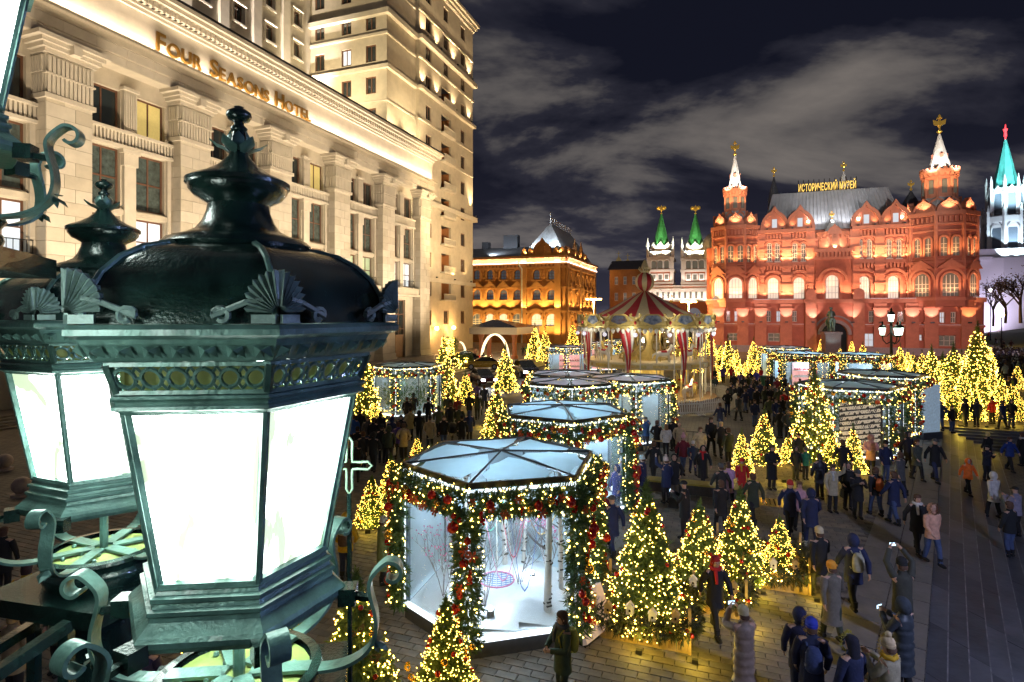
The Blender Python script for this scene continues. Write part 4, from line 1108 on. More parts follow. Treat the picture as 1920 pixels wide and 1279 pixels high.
# ================================================================ GATE WITH TWO GREEN SPIRES
m_gw = mat('white_gate_trim', (.62,.58,.54), .75, var=.08)
m_green = mat('green_tiled_spire', (.06,.26,.07), .4, var=.3, vs=2.0, bump=.3, bs=6)
m_gbrick = mat('gate_brick', (.38,.12,.06), .8, var=.12)
GP = at_depth(1270, 600, 150); ga, gb_ = wg(GP.x, GP.y)
GT = gthing('gate', ga, gb_, 'red and white double towered gate with two green tiled spires and gold eagles', 'gate')
def gxa(px): t = (px-960)/F; Y = gb_/(.342*t+.94); return Y*(.94*t-.342)
def gz(px, py): t = (px-960)/F; Y = gb_/(.342*t+.94); return H-(py-590)*Y/F
g0, g1 = gxa(1208), gxa(1332)
arch = [(gxa(1287), gxa(1314), 0, gz(1300,577)+.0, True), (gxa(1236), gxa(1262), 0, gz(1250,577), True)]
f = MB(); facade(f, Tb(gb_), g0, g1, 0, gz(1270,566), arch, 2.5); f.box(g0, gb_+2.6, gz(1270,575), g1, gb_+7, gz(1270,566)); f.build('arch_wall', m_gbrick, GT)
f = MB()
wz0, wz1 = gz(1270,562), gz(1270,535); tbox(f, Tb(gb_), g0, g1, gz(1270,566), wz1, -5, .1)
for i in range(12):
    u = g0+(i+.5)*(g1-g0)/12; archband(f, Tb(gb_), u, wz0+1.9, .75, 1.1, .1, .4, 6); tbox(f, Tb(gb_), u-1.1, u-.75, wz0, wz0+1.9, .1, .4); tbox(f, Tb(gb_), u+.75, u+1.1, wz0, wz0+1.9, .1, .4)
for z in (wz0-.5, wz1-.4): tbox(f, Tb(gb_), g0-.2, g1+.2, z, z+.4, .1, .6)
f.build('white_gallery', m_gw, GT)
f = MB()
for i in range(12): u = g0+(i+.5)*(g1-g0)/12; tbox(f, Tb(gb_), u-.5, u+.5, wz0+.3, wz0+2.0, .1, .15)
f.build('gallery_windows', m_mdark, GT, kind='stuff')
for px, hw in ((1238, 27),(1303, 27)):
    a = gxa(px); w = hw/F*150*.86; T = Tb(gb_-.3)
    z1, z2, z3, z4, z5 = gz(px,532), gz(px,509), gz(px,483), gz(px,462), gz(px,398)
    t = MB(); t.box(a-w, gb_-.3, z1-1, a+w, gb_+2*w-.3, z2); t.build('tower_body', m_gbrick, GT)
    t = MB(); t.box(a-w*.92, gb_-.1, z2+.5, a+w*.92, gb_+2*w-.5, z3-.3); t.build('tower_upper', m_gbrick, GT)
    q = MB()
    for z, ex in ((z1,.25),(z2,.35),(z3-.6,.3)): q.box(a-w-ex, gb_-.3-ex, z-.15, a+w+ex, gb_+2*w+ex-.3, z+.5)
    for s in (-1, 1): q.box(a+s*w*.92-.45, gb_-.6, z1, a+s*w*.92+.45, gb_+.4, z3-.6)
    for k in (-1, 0, 1):
        u = a+k*w*.5; archband(q, T, u, z2+2.3, .62, .95, 0, .4, 6); tbox(q, T, u-.95, u-.62, z2+.7, z2+2.3, 0, .4); tbox(q, T, u+.62, u+.95, z2+.7, z2+2.3, 0, .4)
        tbox(q, T, u-.7, u+.7, z1+.8, z1+2.6, 0, .25)
    n = 11
    for k in range(n): u = a-w+(k+.5)*2*w/n; tbox(q, T, u-.16, u+.16, z3+.2, z3+1.4, -.1, .15)
    tbox(q, T, a-w, a+w, z3-.1, z3+.2, -.2, .25); tbox(q, T, a-w, a+w, z3+1.4, z3+1.65, -.2, .25)
    for s in (-1, 1): q.prism(ngon(4,.5,a+s*w,gb_,pi/4), z3, z3+3.0, poly2=ngon(4,.35,a+s*w,gb_,pi/4)); q.prism(ngon(4,.5,a+s*w,gb_,pi/4), z3+3.0, z3+5.4, poly2=ngon(4,.05,a+s*w,gb_,pi/4))
    q.build('tower_trim', m_gw, GT, kind='stuff')
    q = MB()
    for k in (-1, 0, 1):
        u = a+k*w*.5; tbox(q, T, u-.6, u+.6, z2+.7, z2+2.7, 0, .08); tbox(q, T, u-.45, u+.45, z1+1.1, z1+2.3, .25, .3)
    q.build('tower_windows', m_mdark, GT, kind='stuff')
    q = MB(); q.prism(ngon(8, w*.78, a, gb_+w-.3, pi/8), z3, z4+.4); 
    for i in range(8):
        an = pi/8+pi/8+2*pi*i/8; cx_, cy_ = a+cos(an)*w*.74, gb_+w-.3+sin(an)*w*.74; dx, dy = cos(an), sin(an)
        T2_ = lambda u, d, z, cx_=cx_, cy_=cy_, dx=dx, dy=dy: (cx_-dy*u+dx*d, cy_+dx*u+dy*d, z)
        gable(q, T2_, 0, z4-.6, w*.62, 1.9, -.1, .35); archband(q, T2_, 0, z3+1.3, .5, .8, 0, .35, 6)
    q.build('belfry', m_gw, GT)
    s = MB(); s.prism(ngon(8, w*.72, a, gb_+w-.3, pi/8), z4+.2, z5, poly2=ngon(8, .18, a, gb_+w-.3, pi/8)); s.build('green_spire', m_green, GT)
    eg = MB(); eagle(eg, a, gb_+w-.3, z5-.3, 1.15)
    for sg_ in (-1, 1): eg.ball((a+sg_*.75, gb_+w-.3, z5+1.6), .55, 6, 4)
    eg.build('eagle_finial', m_gilt, GT)
    for s_ in (-.5, .5):
        light('SPOT', (a+s_*w, gb_-2.2, z1+.3), 500, (1,.86,.74), GT, .1, (a+s_*w, gb_, z2+2), 120)
        light('SPOT', (a+s_*w, gb_-2.0, z3+.4), 4500, (.93,1,.8), GT, .1, (a, gb_+2, z4+5), 100)
        light('POINT', (a+s_*w*.6, gb_+.6, z3+1.6), 70, (1,.65,.3), GT, .1)
for i in range(6): u = g0+(i+.5)*(g1-g0)/6; light('SPOT', (u, gb_-2.0, wz0-.2), 520, (1,.84,.72), GT, .1, (u, gb_, wz0+3), 140)
for i in range(3): u = g0+(i+.5)*(g1-g0)/3; light('SPOT', (u, gb_-5.0, 1), 420, (1,.6,.3), GT, .1, (u, gb_, 7), 120)
ch_ = MB(); pc = at_depth(1259, 588, 143); ca, cb_ = wg(pc.x, pc.y)
CP = gthing('chapel', ca, cb_, 'small chapel with a blue starred dome in front of the gate arches', 'chapel')
ch_.prism(ngon(8, 1.6, ca, cb_), 0, 6.0); ch_.build('walls', m_gw, CP)
d = MB(); d.lathe([(1.8,6.0),(2.2,6.6),(2.05,8.2),(1.2,9.4),(.15,9.9)], 14, (ca, cb_, 0)); d.build('dome', mat('blue_dome', (.08,.16,.30), .4, var=.2), CP, smooth=60)
d = MB(); d.ball((ca, cb_, 10.4), .4, 8, 5); d.tube([(ca,cb_,10.7),(ca,cb_,12.2)], .09, 4); d.tube([(ca-.5,cb_,11.7),(ca+.5,cb_,11.7)], .09, 4); d.build('cross', m_gilt, CP)
# ================================================================ TALL TEAL SPIRE TOWER + WALL AT THE RIGHT
m_teal = mat('teal_copper_spire', (.10,.50,.46), .5, var=.2, vs=.6)
m_ktw = mat('pale_tower_stone', (.66,.66,.70), .7, var=.06)
m_red = mat('glowing_red_star', (.8,.05,.05), .4, var=0, emit=(1,.06,.08), es=1.5, sample=False)
NP = at_depth(1885, 590, 205); na, nb = wg(NP.x, NP.y)
NT = gthing('spire_tower', na, nb, 'white gothic tower with a teal spire and red star at the far right', 'tower')
kz = lambda py: H-(py-590)*205/F; kr = lambda d: d/F*205
f = MB(); f.prism(ngon(8, kr(62), na, nb, pi/8), 0, kz(487)); f.build('base', m_ktw, NT)
f = MB(); f.box(na-kr(58), nb-kr(45), kz(490), na+kr(58), nb+kr(45), kz(484)); f.box(na-kr(56), nb-kr(43), kz(486.5), na+kr(56), nb+kr(43), kz(470)); f.build('platform', m_ktw, NT)
f = MB(); f.prism(ngon(8, kr(31), na, nb, pi/8), kz(480), kz(418)); f.prism(ngon(8, kr(34), na, nb, pi/8), kz(419), kz(408)); f.prism(ngon(8, kr(26), na, nb, pi/8), kz(409), kz(355))
for i in range(8):
    an = pi/8+2*pi*i/8
    for r, z0, z1, w in ((kr(33), kz(482), kz(400), .55),(kr(27), kz(408), kz(345), .45),(kr(52), kz(487), kz(430), .6)):
        x, y = na+cos(an)*r, nb+sin(an)*r
        if r > kr(50) and i % 2: continue
        f.prism(ngon(4, w, x, y, an), z0, z1); f.prism(ngon(4, w*1.3, x, y, an), z1, z1+kr(14), poly2=ngon(4, .06, x, y, an))
    an2 = an+pi/8; dx, dy = cos(an2), sin(an2)
    for r, z0, zt in ((kr(31), kz(474), kz(432)),(kr(26), kz(405), kz(368))):
        ap = r*cos(pi/8); cx_, cy_ = na+dx*ap, nb+dy*ap
        T2_ = lambda u, d, z, cx_=cx_, cy_=cy_, dx=dx, dy=dy: (cx_-dy*u+dx*d, cy_+dx*u+dy*d, z)
        w = ap*.26; archband(f, T2_, 0, zt, w, w+.3, 0, .4, 6); tbox(f, T2_, -w-.3, -w, z0, zt, 0, .4); tbox(f, T2_, w, w+.3, z0, zt, 0, .4)
        vs = [T2_(-w-.5,0,zt+.5), T2_(w+.5,0,zt+.5), T2_(0,0,zt+3.4), T2_(-w-.5,.35,zt+.5), T2_(w+.5,.35,zt+.5), T2_(0,.35,zt+3.4)]; f.add(vs, [(3,4,5),(0,2,5,3),(1,4,5,2)])
f.build('gothic_drum', m_ktw, NT)
f = MB()
for i in range(8):
    an2 = pi/4+2*pi*i/8; dx, dy = cos(an2), sin(an2)
    for r, z0, zt in ((kr(31), kz(474), kz(432)),(kr(26), kz(405), kz(368))):
        ap = r*cos(pi/8); cx_, cy_ = na+dx*ap, nb+dy*ap
        T2_ = lambda u, d, z, cx_=cx_, cy_=cy_, dx=dx, dy=dy: (cx_-dy*u+dx*d, cy_+dx*u+dy*d, z)
        w = ap*.26; tbox(f, T2_, -w, w, z0, zt, 0, .06); archband(f, T2_, 0, zt, 0, w, 0, .06, 6)
f.build('lancet_windows', mat('grey_lancet_glass', (.12,.15,.2), .3, var=.1), NT, kind='stuff')
f = MB(); f.prism(ngon(8, kr(21), na, nb, pi/8), kz(356), kz(262), poly2=ngon(8, kr(2.2), na, nb, pi/8))
f.build('teal_spire', m_teal, NT)
f = MB(); f.tube([(na,nb,kz(264)),(na,nb,kz(252))], .25, 6); 
for an in [2*pi*i/10 for i in range(10)]: pass
pts = []
for i in range(10):
    r = 2.4 if i % 2 == 0 else 1.0; an = pi/2+2*pi*i/10; pts.append((r*cos(an)*.28, r*sin(an)))
vs = [(na+x, nb-.35, kz(246)+z) for x, z in pts]+[(na+x, nb+.35, kz(246)+z) for x, z in pts]
f.add(vs, [tuple(range(10)), tuple(range(19,9,-1))]+[(i,(i+1)%10,10+(i+1)%10,10+i) for i in range(10)]); f.build('red_star', m_red, NT)
for dx in (-22, 0, 22):
    light('SPOT', (na+kr(dx), nb-kr(60), kz(486)), 9000, (.72,.92,1), NT, .2, (na, nb, kz(420)), 80)
    light('SPOT', (na+kr(dx*2), nb-kr(150), kz(470)), 110000, (.70,.98,1), NT, .3, (na, nb, kz(310)), 34)
for dx in (-60, 0): light('SPOT', (na+kr(dx), nb-kr(130), 2), 15000, (.86,.74,1), NT, .3, (na+kr(dx), nb-kr(50), 12), 110)
light('POINT', (na, nb-3, kz(246)), 150, (1,.05,.08), NT, .5)
# fortress wall stretching out of frame to the right and behind the museum
KW = gthing('fortress_wall', na, nb-3, 'pale lilac lit fortress wall with swallow tail merlons at the far right', 'wall')
f = MB(); tbox(f, Tb(nb-6), na-kr(70), na+60, 0, 15.5, -3, 0); f.build('wall', m_ktw, KW)
f = MB()
for i in range(40):
    u = na-kr(66)+i*2.4
    f.add([(u,nb-6,15.5),(u+1.4,nb-6,15.5),(u+1.4,nb-6,18),(u+.7,nb-6,17.2),(u,nb-6,18),(u,nb-5.4,15.5),(u+1.4,nb-5.4,15.5),(u+1.4,nb-5.4,18),(u+.7,nb-5.4,17.2),(u,nb-5.4,18)], [(0,1,2,3,4),(9,8,7,6,5),(0,4,9,5),(1,6,7,2),(2,7,8,3),(3,8,9,4)])
f.build('merlons', m_ktw, KW, kind='stuff')
for i in range(4): light('SPOT', (na-kr(60)+i*12, nb-16, 1), 9000, (.86,.72,1), KW, .3, (na-kr(60)+i*12, nb-6, 9), 110)
# grassy bank, bare trees and orange park lamps at the right edge
m_bank = mat('dry_grass_bank', (.07,.08,.03), .9, var=.4, vs=2)
q = [at(1836,640), at(2000,690), at(2060,640), at(1842,606)]
f = MB(); f.add([(q[0].x,q[0].y,.0),(q[1].x,q[1].y,.0),(q[2].x,q[2].y,4),(q[3].x,q[3].y,4.5)], [(0,1,2,3)]); f.build('grass_bank', m_bank, kind='structure')
m_bark = mat('dark_bark', (.05,.035,.025), .9, var=.3); m_autl = mat('autumn_leaves', (.16,.085,.02), .7, var=.5, vs=1)
def bare_tree(px, py, Y, h_, label, dens):
    p = at_depth(px, py, Y); o = thing('bare_tree', (p.x, p.y, p.z), label, 'tree', 'late autumn trees by the fortress wall')
    r = random.Random(int(px)); tk = MB(); lf = MB()
    def br(p0, d, L, rad, lvl):
        p1 = p0+d*L; mid = p0+d*L*.5+Vector((r.uniform(-.1,.1),r.uniform(-.1,.1),0))*L*.4
        tk.tube([p0, mid, p1], [rad, rad*.8, rad*.6], 5)
        if lvl >= 3:
            for _ in range(dens):
                c = p0+d*L*r.uniform(.3,1.3)+Vector((r.gauss(0,.5),r.gauss(0,.5),r.gauss(0,.5))); s = r.uniform(.12,.3)
                a = Vector((r.uniform(-1,1),r.uniform(-1,1),r.uniform(-1,1))).normalized()*s; b = a.orthogonal().normalized()*s*.7
                lf.add([c-a, c+b, c+a, c-b], [(0,1,2,3)])
            return
        for i in range(4 if lvl else 5):
            an = r.uniform(0, 2*pi); tilt = r.uniform(.35,.85)
            nd = (d+Vector((cos(an)*tilt, sin(an)*tilt, .1))).normalized(); br(p0+d*L*r.uniform(.6,1), nd, L*r.uniform(.55,.75), rad*.55, lvl+1)
    br(Vector((0,0,0)), Vector((0,0,1)), h_*.36, h_*.022, 0)
    tk.build('trunk', m_bark, o); lf.build('crown', m_autl, o)
bare_tree(1862, 612, 150, 14, 'leafless dark tree at the museum corner in front of the fortress wall', 1)
bare_tree(1885, 606, 128, 13, 'thin autumn tree glowing orange beside the bright park lamp', 5)
bare_tree(1914, 606, 120, 15, 'autumn tree cut by the right edge of the view under the teal spire', 6)
m_orl = mat('sodium_lamp_globe', (1,.6,.2), .4, var=0, emit=(1,.52,.12), es=22); m_whl = mat('white_lamp_globe', (1,1,1), .4, var=0, emit=(1,.9,.95), es=18)
def park_lamp(px, py, Y, m, col, pw, label, r=.35):
    p = at_depth(px, py, Y); gz_ = 0.0
    o = thing('street_lamp', (p.x, p.y, gz_), label, 'street lamp', 'lamps beyond the square')
    a = MB(); a.tube([(0,0,0),(0,0,p.z-.3)], [.12,.07], 8); a.lathe([(.3,0),(.2,.6),(.12,.8)], 8); a.build('post', m_iron, o)
    a = MB(); a.ball((0,0,p.z), r, 10, 6); a.build('globe', m, o, smooth=180)
    light('POINT', (0,-.1,p.z), pw, col, o, r)
park_lamp(1878, 590, 122, m_orl, (1,.55,.15), 5200, 'orange glowing park lamp among the bare trees at the far right', .5)
park_lamp(1857, 545, 150, m_whl, (1,.85,.95), 2500, 'white park lamp against the lilac fortress wall', .5)
def twin_lamp(px, py, Y, label):
    p = at_depth(px, py, Y); o = thing('street_lamp', (p.x, p.y, 0), label, 'street lamp', 'lamps beyond the square')
    a = MB(); a.tube([(0,0,0),(0,0,p.z)], [.16,.1], 8); a.tube([(-1.3,0,p.z),(1.3,0,p.z)], .08, 6); a.build('mast', m_silver, o)
    for s in (-1, -.33, .33, 1):
        b = MB(); b.cbox((s*1.25, -.1, p.z+.1), .55, .35, .28); b.build('lamp_head', m_orl, o)
    light('POINT', (0, -.8, p.z-.4), 6500, (1,.58,.18), o, .5)
twin_lamp(1113, 562, 112, 'mast with a row of orange floodlights beside the ochre building')
twin_lamp(1291, 567, 112, 'mast with a row of orange floodlights in front of the gate')
# ================================================================ CAROUSEL
m_cred = mat('carousel_red', (.45,.02,.03), .45, var=.1); m_ccream = mat('carousel_cream', (.66,.56,.34), .5, var=.1)
m_cgold = mat('carousel_gold_moulding', (.62,.48,.17), .4, metal=.25, var=.2); m_cwhite = mat('white_paint', (.75,.73,.68), .45, var=.08)
m_cblue = mat('painted_blue_panel', (.10,.22,.55), .5, var=.7, vs=2.5, col2=(.45,.5,.6)); m_cpan2 = mat('painted_scene_panel', (.42,.2,.12), .5, var=.7, vs=2.5, col2=(.2,.3,.5))
m_globe = mat('lilac_lamp_globe', (.7,.68,.8), .3, var=0, emit=(.85,.82,1), es=.55, sample=False)
m_wood = mat('deck_boards', (.22,.14,.08), .6, var=.3)
cc = at_depth(1209, 590, 47); CX, CY = cc.x, cc.y
CR_ = thing('carousel', (CX, CY, 0), 'two storey carousel with red and cream striped tent roof topped by a striped ball', 'carousel')
def cbuild(mb, n, m, kind=None, smooth=None): return mb.build(n, m, CR_, kind=kind, smooth=smooth)
R0 = 5.35
b = MB(); b.lathe([(6.1,0),(6.1,.35),(5.6,.35),(5.6,.7),(.1,.7)], 40); cbuild(b, 'platform', m_wood)
b = MB(); b.lathe([(4.9,3.0),(4.95,3.05),(4.95,3.42),(4.9,3.5),(2.2,3.5),(2.2,3.05)], 40, cap=False); cbuild(b, 'upper_deck', m_ccream)
b = MB()
for i in range(20):
    an = 2*pi*i/20; b.cbox((4.97*cos(an), 4.97*sin(an), 3.24), .05, 1.1, .22, an)
cbuild(b, 'deck_fascia_panels', m_cgold, kind='stuff')
b = MB(); b.lathe([(1.5,.7),(1.5,3.0),(1.7,3.05),(1.7,3.5),(1.35,3.5),(1.35,6.3)], 16); cbuild(b, 'centre_drum', m_cgold)
b = MB()
for i in range(8):
    an = 2*pi*(i+.5)/8; b.lathe([(.02,-.8),(.3,-.55),(.42,0),(.3,.55),(.02,.8)], 10, (1.52*cos(an), 1.52*sin(an), 4.9), sx=1, sy=1)
cbuild(b, 'mirrors', mat('oval_mirror', (.5,.5,.5), .05, metal=1, var=0), kind='stuff')
# tent roof: alternating stripes
zt0, zt1 = 6.95, 9.05
for i in range(24):
    a0, a1 = 2*pi*i/24+pi/24, 2*pi*(i+1)/24+pi/24
    prof = [(4.25,zt0),(2.6,7.72),(1.25,8.5),(.18,zt1)]; vs = []
    for r, z in prof: vs += [(r*cos(a0), r*sin(a0), z), (r*cos(a1), r*sin(a1), z)]
    b = MB().add(vs, [(2*k,2*k+1,2*k+3,2*k+2) for k in range(3)])
    b.add([(x,y,z-.03) for x,y,z in vs], [(2*k,2*k+2,2*k+3,2*k+1) for k in range(3)])
    cbuild(b, 'tent_stripe', m_cred if i % 2 else m_ccream)
b = MB(); b.lathe([(5.2,6.55),(4.25,6.96),(4.2,6.9),(5.1,6.5)], 36, cap=False); cbuild(b, 'roof_edge', m_ccream)
zb = 9.78; rb = .8
for i in range(12):
    a0, a1 = 2*pi*i/12, 2*pi*(i+1)/12; vs = []; n = 8
    for k in range(n+1):
        t = pi*k/n; vs += [(rb*sin(t)*cos(a0), rb*sin(t)*sin(a0), zb-rb*cos(t)), (rb*sin(t)*cos(a1), rb*sin(t)*sin(a1), zb-rb*cos(t))]
    b = MB().add(vs, [(2*k,2*k+1,2*k+3,2*k+2) for k in range(n)]); cbuild(b, 'ball_gore', m_cred if i % 2 else m_ccream, smooth=180)
b = MB(); b.lathe([(.3,zb+.75),(.42,zb+.9),(.2,zb+1.0),(.3,zb+1.2),(.22,zb+1.5),(.02,zb+1.9)], 12)
for i in range(6):
    an = 2*pi*i/6; b.tube([(.25*cos(an),.25*sin(an),zb+.85),(.5*cos(an),.5*sin(an),zb+1.05),(.42*cos(an),.42*sin(an),zb+1.25)], [.07,.06,.03], 5)
cbuild(b, 'crown_finial', m_ccream)
# fringe of scroll framed paintings
fr = MB(); NP_ = 14
b = MB(); b.lathe([(R0-.25,5.95),(R0,5.95),(R0+.05,6.25),(R0-.02,6.3),(R0-.02,6.62),(R0-.25,6.62)], 42, cap=False); cbuild(b, 'cornice_ring', m_cgold)
b = MB()
for i in range(42*2):
    an = 2*pi*i/84; z = 5.9-.13*abs(sin(i*pi/2+.4)); b.lathe([(.02,-.16),(.13,-.02),(.16,.14),(.05,.22)], 6, ((R0+.03)*cos(an), (R0+.03)*sin(an), 5.92 if i % 2 else 5.84))
cbuild(b, 'scalloped_valance', m_cwhite, kind='stuff')
for i in range(NP_):
    an = 2*pi*i/NP_+.1; T = lambda u, d, z, an=an: (R0*cos(an)-sin(an)*u+cos(an)*d, R0*sin(an)+cos(an)*u+sin(an)*d, z)
    b = MB(); n = 18; pts = []
    for k in range(n):
        t = 2*pi*k/n; r = 1+.09*cos(5*t+pi/2); pts.append((.8*r*cos(t), 6.72+.44*r*sin(t)))
    b.add([T(u,.1,z) for u, z in pts]+[T(u*.78,.1,6.72+(z-6.72)*.74) for u, z in pts]+[T(u*.78,.16,6.72+(z-6.72)*.74) for u, z in pts]+[T(u,.02,z) for u, z in pts],
          [(k,(k+1)%n,n+(k+1)%n,n+k) for k in range(n)]+[(n+k,n+(k+1)%n,2*n+(k+1)%n,2*n+k) for k in range(n)]+[(k,(k+1)%n,3*n+(k+1)%n,3*n+k) for k in range(n)])
    Fm = cbuild(b, 'painting_frame', m_cgold)
    b = MB(); b.add([T(u*.8,.12,6.72+(z-6.72)*.76) for u, z in pts], [tuple(range(n))]); b.build('painting', m_cpan2 if i in (9,2) else m_cblue, Fm)
    an2 = an+pi/NP_; T = lambda u, d, z, an=an2: (R0*cos(an)-sin(an)*u+cos(an)*d, R0*sin(an)+cos(an)*u+sin(an)*d, z)
    b = MB(); b.lathe([(.05,6.15),(.2,6.3),(.26,6.6),(.16,6.85),(.05,6.9)], 8, (R0*cos(an2)+.05, R0*sin(an2), 0))
    for s in (-1, 1): b.tube([T(s*.08,.1,6.75), T(s*.3,.12,6.9), T(s*.42,.12,7.1), T(s*.3,.12,7.16), T(s*.26,.12,7.05)], [.09,.08,.07,.05,.04], 5)
    Or = cbuild(b, 'scroll_ornament', m_cgold)
    b = MB(); b.ball(T(0,.28,6.5), .1, 6, 4, sz=1.5); b.build('red_jewel', m_cred, Or)
    b = MB(); b.ball(T(0,.12,5.6), .16, 8, 5); cbuild(b, 'lamp_globe', m_globe, smooth=180)
# poles
for i in range(26):
    an = 2*pi*(i+.3)/26; r = 4.75 if i % 2 else 5.15
    b = MB(); b.tube([(r*cos(an), r*sin(an), .7), (r*cos(an), r*sin(an), 6.0)], .05, 6); cbuild(b, 'pole', m_cwhite)
for i in range(10):
    an = 2*pi*(i+.7)/10; b = MB(); b.tube([(3.3*cos(an), 3.3*sin(an), .7), (3.3*cos(an), 3.3*sin(an), 6.0)], .04, 6); cbuild(b, 'inner_pole', m_cgold)
# drapes: red and white twisted curtains tied between storeys
for k, an in enumerate((radians(-118), radians(-72), radians(-28), radians(-160), radians(150), radians(20))):
    for s, m in ((0, m_cred),(1, m_cwhite)):
        for q in (0, 1):
            b = MB(); n = 8; vs = []
            for j in range(n+1):
                t = j/n; w = .62*(1-t)**1.3+.1; cx = (s*.34+q*.5-.4)*(1-t)+(.25*sin(t*3) if s == 0 else .1*sin(t*4)); z = 5.95-t*(3.3 if s else 3.9)
                for e_ in (-1, 0, 1):
                    u = cx+e_*w/2*.5; d = -.12-.1*s+.08*(e_ == 0)
                    vs.append(((R0+d)*cos(an)-sin(an)*u, (R0+d)*sin(an)+cos(an)*u, z))
            b.add(vs, [(j*3+i, j*3+i+1, j*3+i+4, j*3+i+3) for j in range(n) for i in (0,1)])
            cbuild(b, 'drape', m, smooth=180)
# horses / seats on both decks
def horse(mb, c, an, s=1.0):
    M = Matrix.Translation(c) @ Matrix.Rotation(an, 4, 'Z') @ Matrix.Scale(s, 4); q = MB()
    q.tube([(-.55,0,.95),(-.3,0,1.0),(.2,0,.98),(.45,0,1.05)], [.16,.23,.22,.2], 8)
    q.tube([(.4,0,1.1),(.6,0,1.4),(.68,0,1.65)], [.18,.13,.1], 7); q.tube([(.62,0,1.66),(.9,0,1.52),(1.0,0,1.45)], [.11,.08,.06], 6)
    for x, y, k in ((.4,.1,.25),(.4,-.1,.4),(-.45,.1,-.2),(-.45,-.1,-.35)): q.tube([(x,y,.9),(x+k*.4,y,.6),(x+k*.2,y,.3)], [.09,.06,.05], 5)
    q.tube([(-.6,0,1.05),(-.85,0,.9),(-.9,0,.6)], [.07,.08,.02], 5)
    q.xf(M); mb.add(q.v, q.f)
for i in range(10):
    an = 2*pi*(i+.7)/10; 
    for z in (.45, 3.2):
        b = MB(); horse(b, (3.9*cos(an), 3.9*sin(an), z), an+pi/2, .95); H_ = cbuild(b, 'carousel_horse', m_cwhite if i % 3 else m_cgold, smooth=60)
        b = MB(); b.cbox((3.9*cos(an), 3.9*sin(an), z+1.12), .42, .44, .14, an+pi/2); b.build('saddle', m_cred, H_)
light('POINT', (0,-3.2,5.6), 90, (1,.85,.55), CR_, .3); light('POINT', (2.8,1,5.6), 110, (1,.85,.55), CR_, .3); light('POINT', (-2.8,1,5.6), 110, (1,.85,.55), CR_, .3)
for an in (-150,-115,-80,-45,-10): light('POINT', ((R0+.9)*cos(radians(an)), (R0+.9)*sin(radians(an)), 5.75), 45, (1,.93,.75), CR_, .2)
for an in (-150,-115,-80,-45,-10): light('POINT', ((R0+.3)*cos(radians(an)), (R0+.3)*sin(radians(an)), 7.6), 45, (1,.9,.7), CR_, .2)
light('POINT', (2.6,-2.8,2.6), 200, (1,.8,.4), CR_, .3); light('POINT', (-2.6,-2.8,2.6), 160, (1,.8,.4), CR_, .3)
# picket fence round the carousel, every section a thing
pk = MB(); n = 11; w = 1.75
pk2 = None
def picket_section(): 
    o = thing('picket_fence', (0,0,0), None, 'fence', 'white picket fence round the carousel')
    r = MB(); r.box(-w/2,-.03,.18,w/2,.03,.28); r.box(-w/2,-.028,.78,w/2,.028,.86); r.box(-w/2+.1,-.25,0,-w/2+.18,.25,.08); r.box(w/2-.18,-.25,0,w/2-.1,.25,.08); r.build('rails', m_cwhite, o)
    b = MB(); b.prism([(-.045,-.02),(.045,-.02),(.045,.02),(-.045,.02)], .08, 1.0); b.prism([(-.045,-.02),(.045,-.02),(.045,.02),(-.045,.02)], 1.0, 1.1, poly2=[(0,-.02),(.005,-.02),(.005,.02),(0,.02)])
    me = b.mesh('picket', m_cwhite)
    for i in range(n):
        t = (i-(n-1)/2)/((n-1)/2); p = obj('picket', me, o, (t*(w/2-.08), -.035, .06-.12*t*t)); p.rotation_euler = (0, t*.2, 0)
    return o
sec = picket_section(); first = True; RF = 7.0
for i in range(24):
    an = radians(-165+i*14.6)
    if an > radians(30): break
    o = sec if first else copy_tree(sec); first = False
    o.location = (CX+RF*cos(an), CY+RF*sin(an), 0); o.rotation_euler = (0,0,an+pi/2)
    o['label'] = ('leftmost','second','third','fourth','fifth','sixth','seventh','eighth','ninth','tenth','eleventh','twelfth','thirteenth','rightmost')[min(i,13)]+' white picket fence section from the left round the carousel'
# ================================================================ GLASS PAVILIONS WITH GARLANDS
m_snow = mat('snow', (.80,.82,.85), .85, var=.06, vs=3, bump=.5, bs=5)
m_frost = mat('frosty_roof_glass', (.45,.55,.60), .35, var=.2, vs=1.6, bump=.4, bs=6)
m_rib = mat('black_roof_rib', (.03,.032,.035), .4, metal=.3, var=.1)
m_kst = mat('steel_post', (.12,.15,.17), .35, metal=.7, var=.1); m_kbase = mat('grey_kiosk_plinth', (.09,.095,.11), .4, metal=.3, var=.15)
m_kled = mat('white_led_strip', (1,1,1), .4, var=0, emit=(.80,.92,1), es=1.7, sample=False)
m_needle = mat('fir_needles', (.045,.115,.04), .6, var=.4, vs=5, col2=(.085,.17,.05))
m_bulb = mat('warm_bulb', (1,.8,.4), .4, var=0, emit=(1,.66,.12), es=13)
m_bred = mat('red_bauble', (.50,.015,.012), .16, metal=.35, var=.05, coat=.6); m_bgold = mat('gold_bauble', (.75,.46,.10), .18, metal=.75, var=.05)
m_borg = mat('orange_red_bow', (.60,.085,.02), .5, var=.3, vs=12)
m_ice = mat('cold_ceiling_lamp', (1,1,1), .4, var=0, emit=(.78,.90,1), es=3)
def glass_mat():
    m = bpy.data.materials.new('clear_glass'); m.use_nodes = True; nt = m.node_tree; b = nt.nodes['Principled BSDF']
    b.inputs['Base Color'].default_value = (.75,.88,.92,1); b.inputs['Roughness'].default_value = .04; b.inputs['Alpha'].default_value = .17; b.inputs['Specular IOR Level'].default_value = .7
    return m
m_glass = glass_mat()
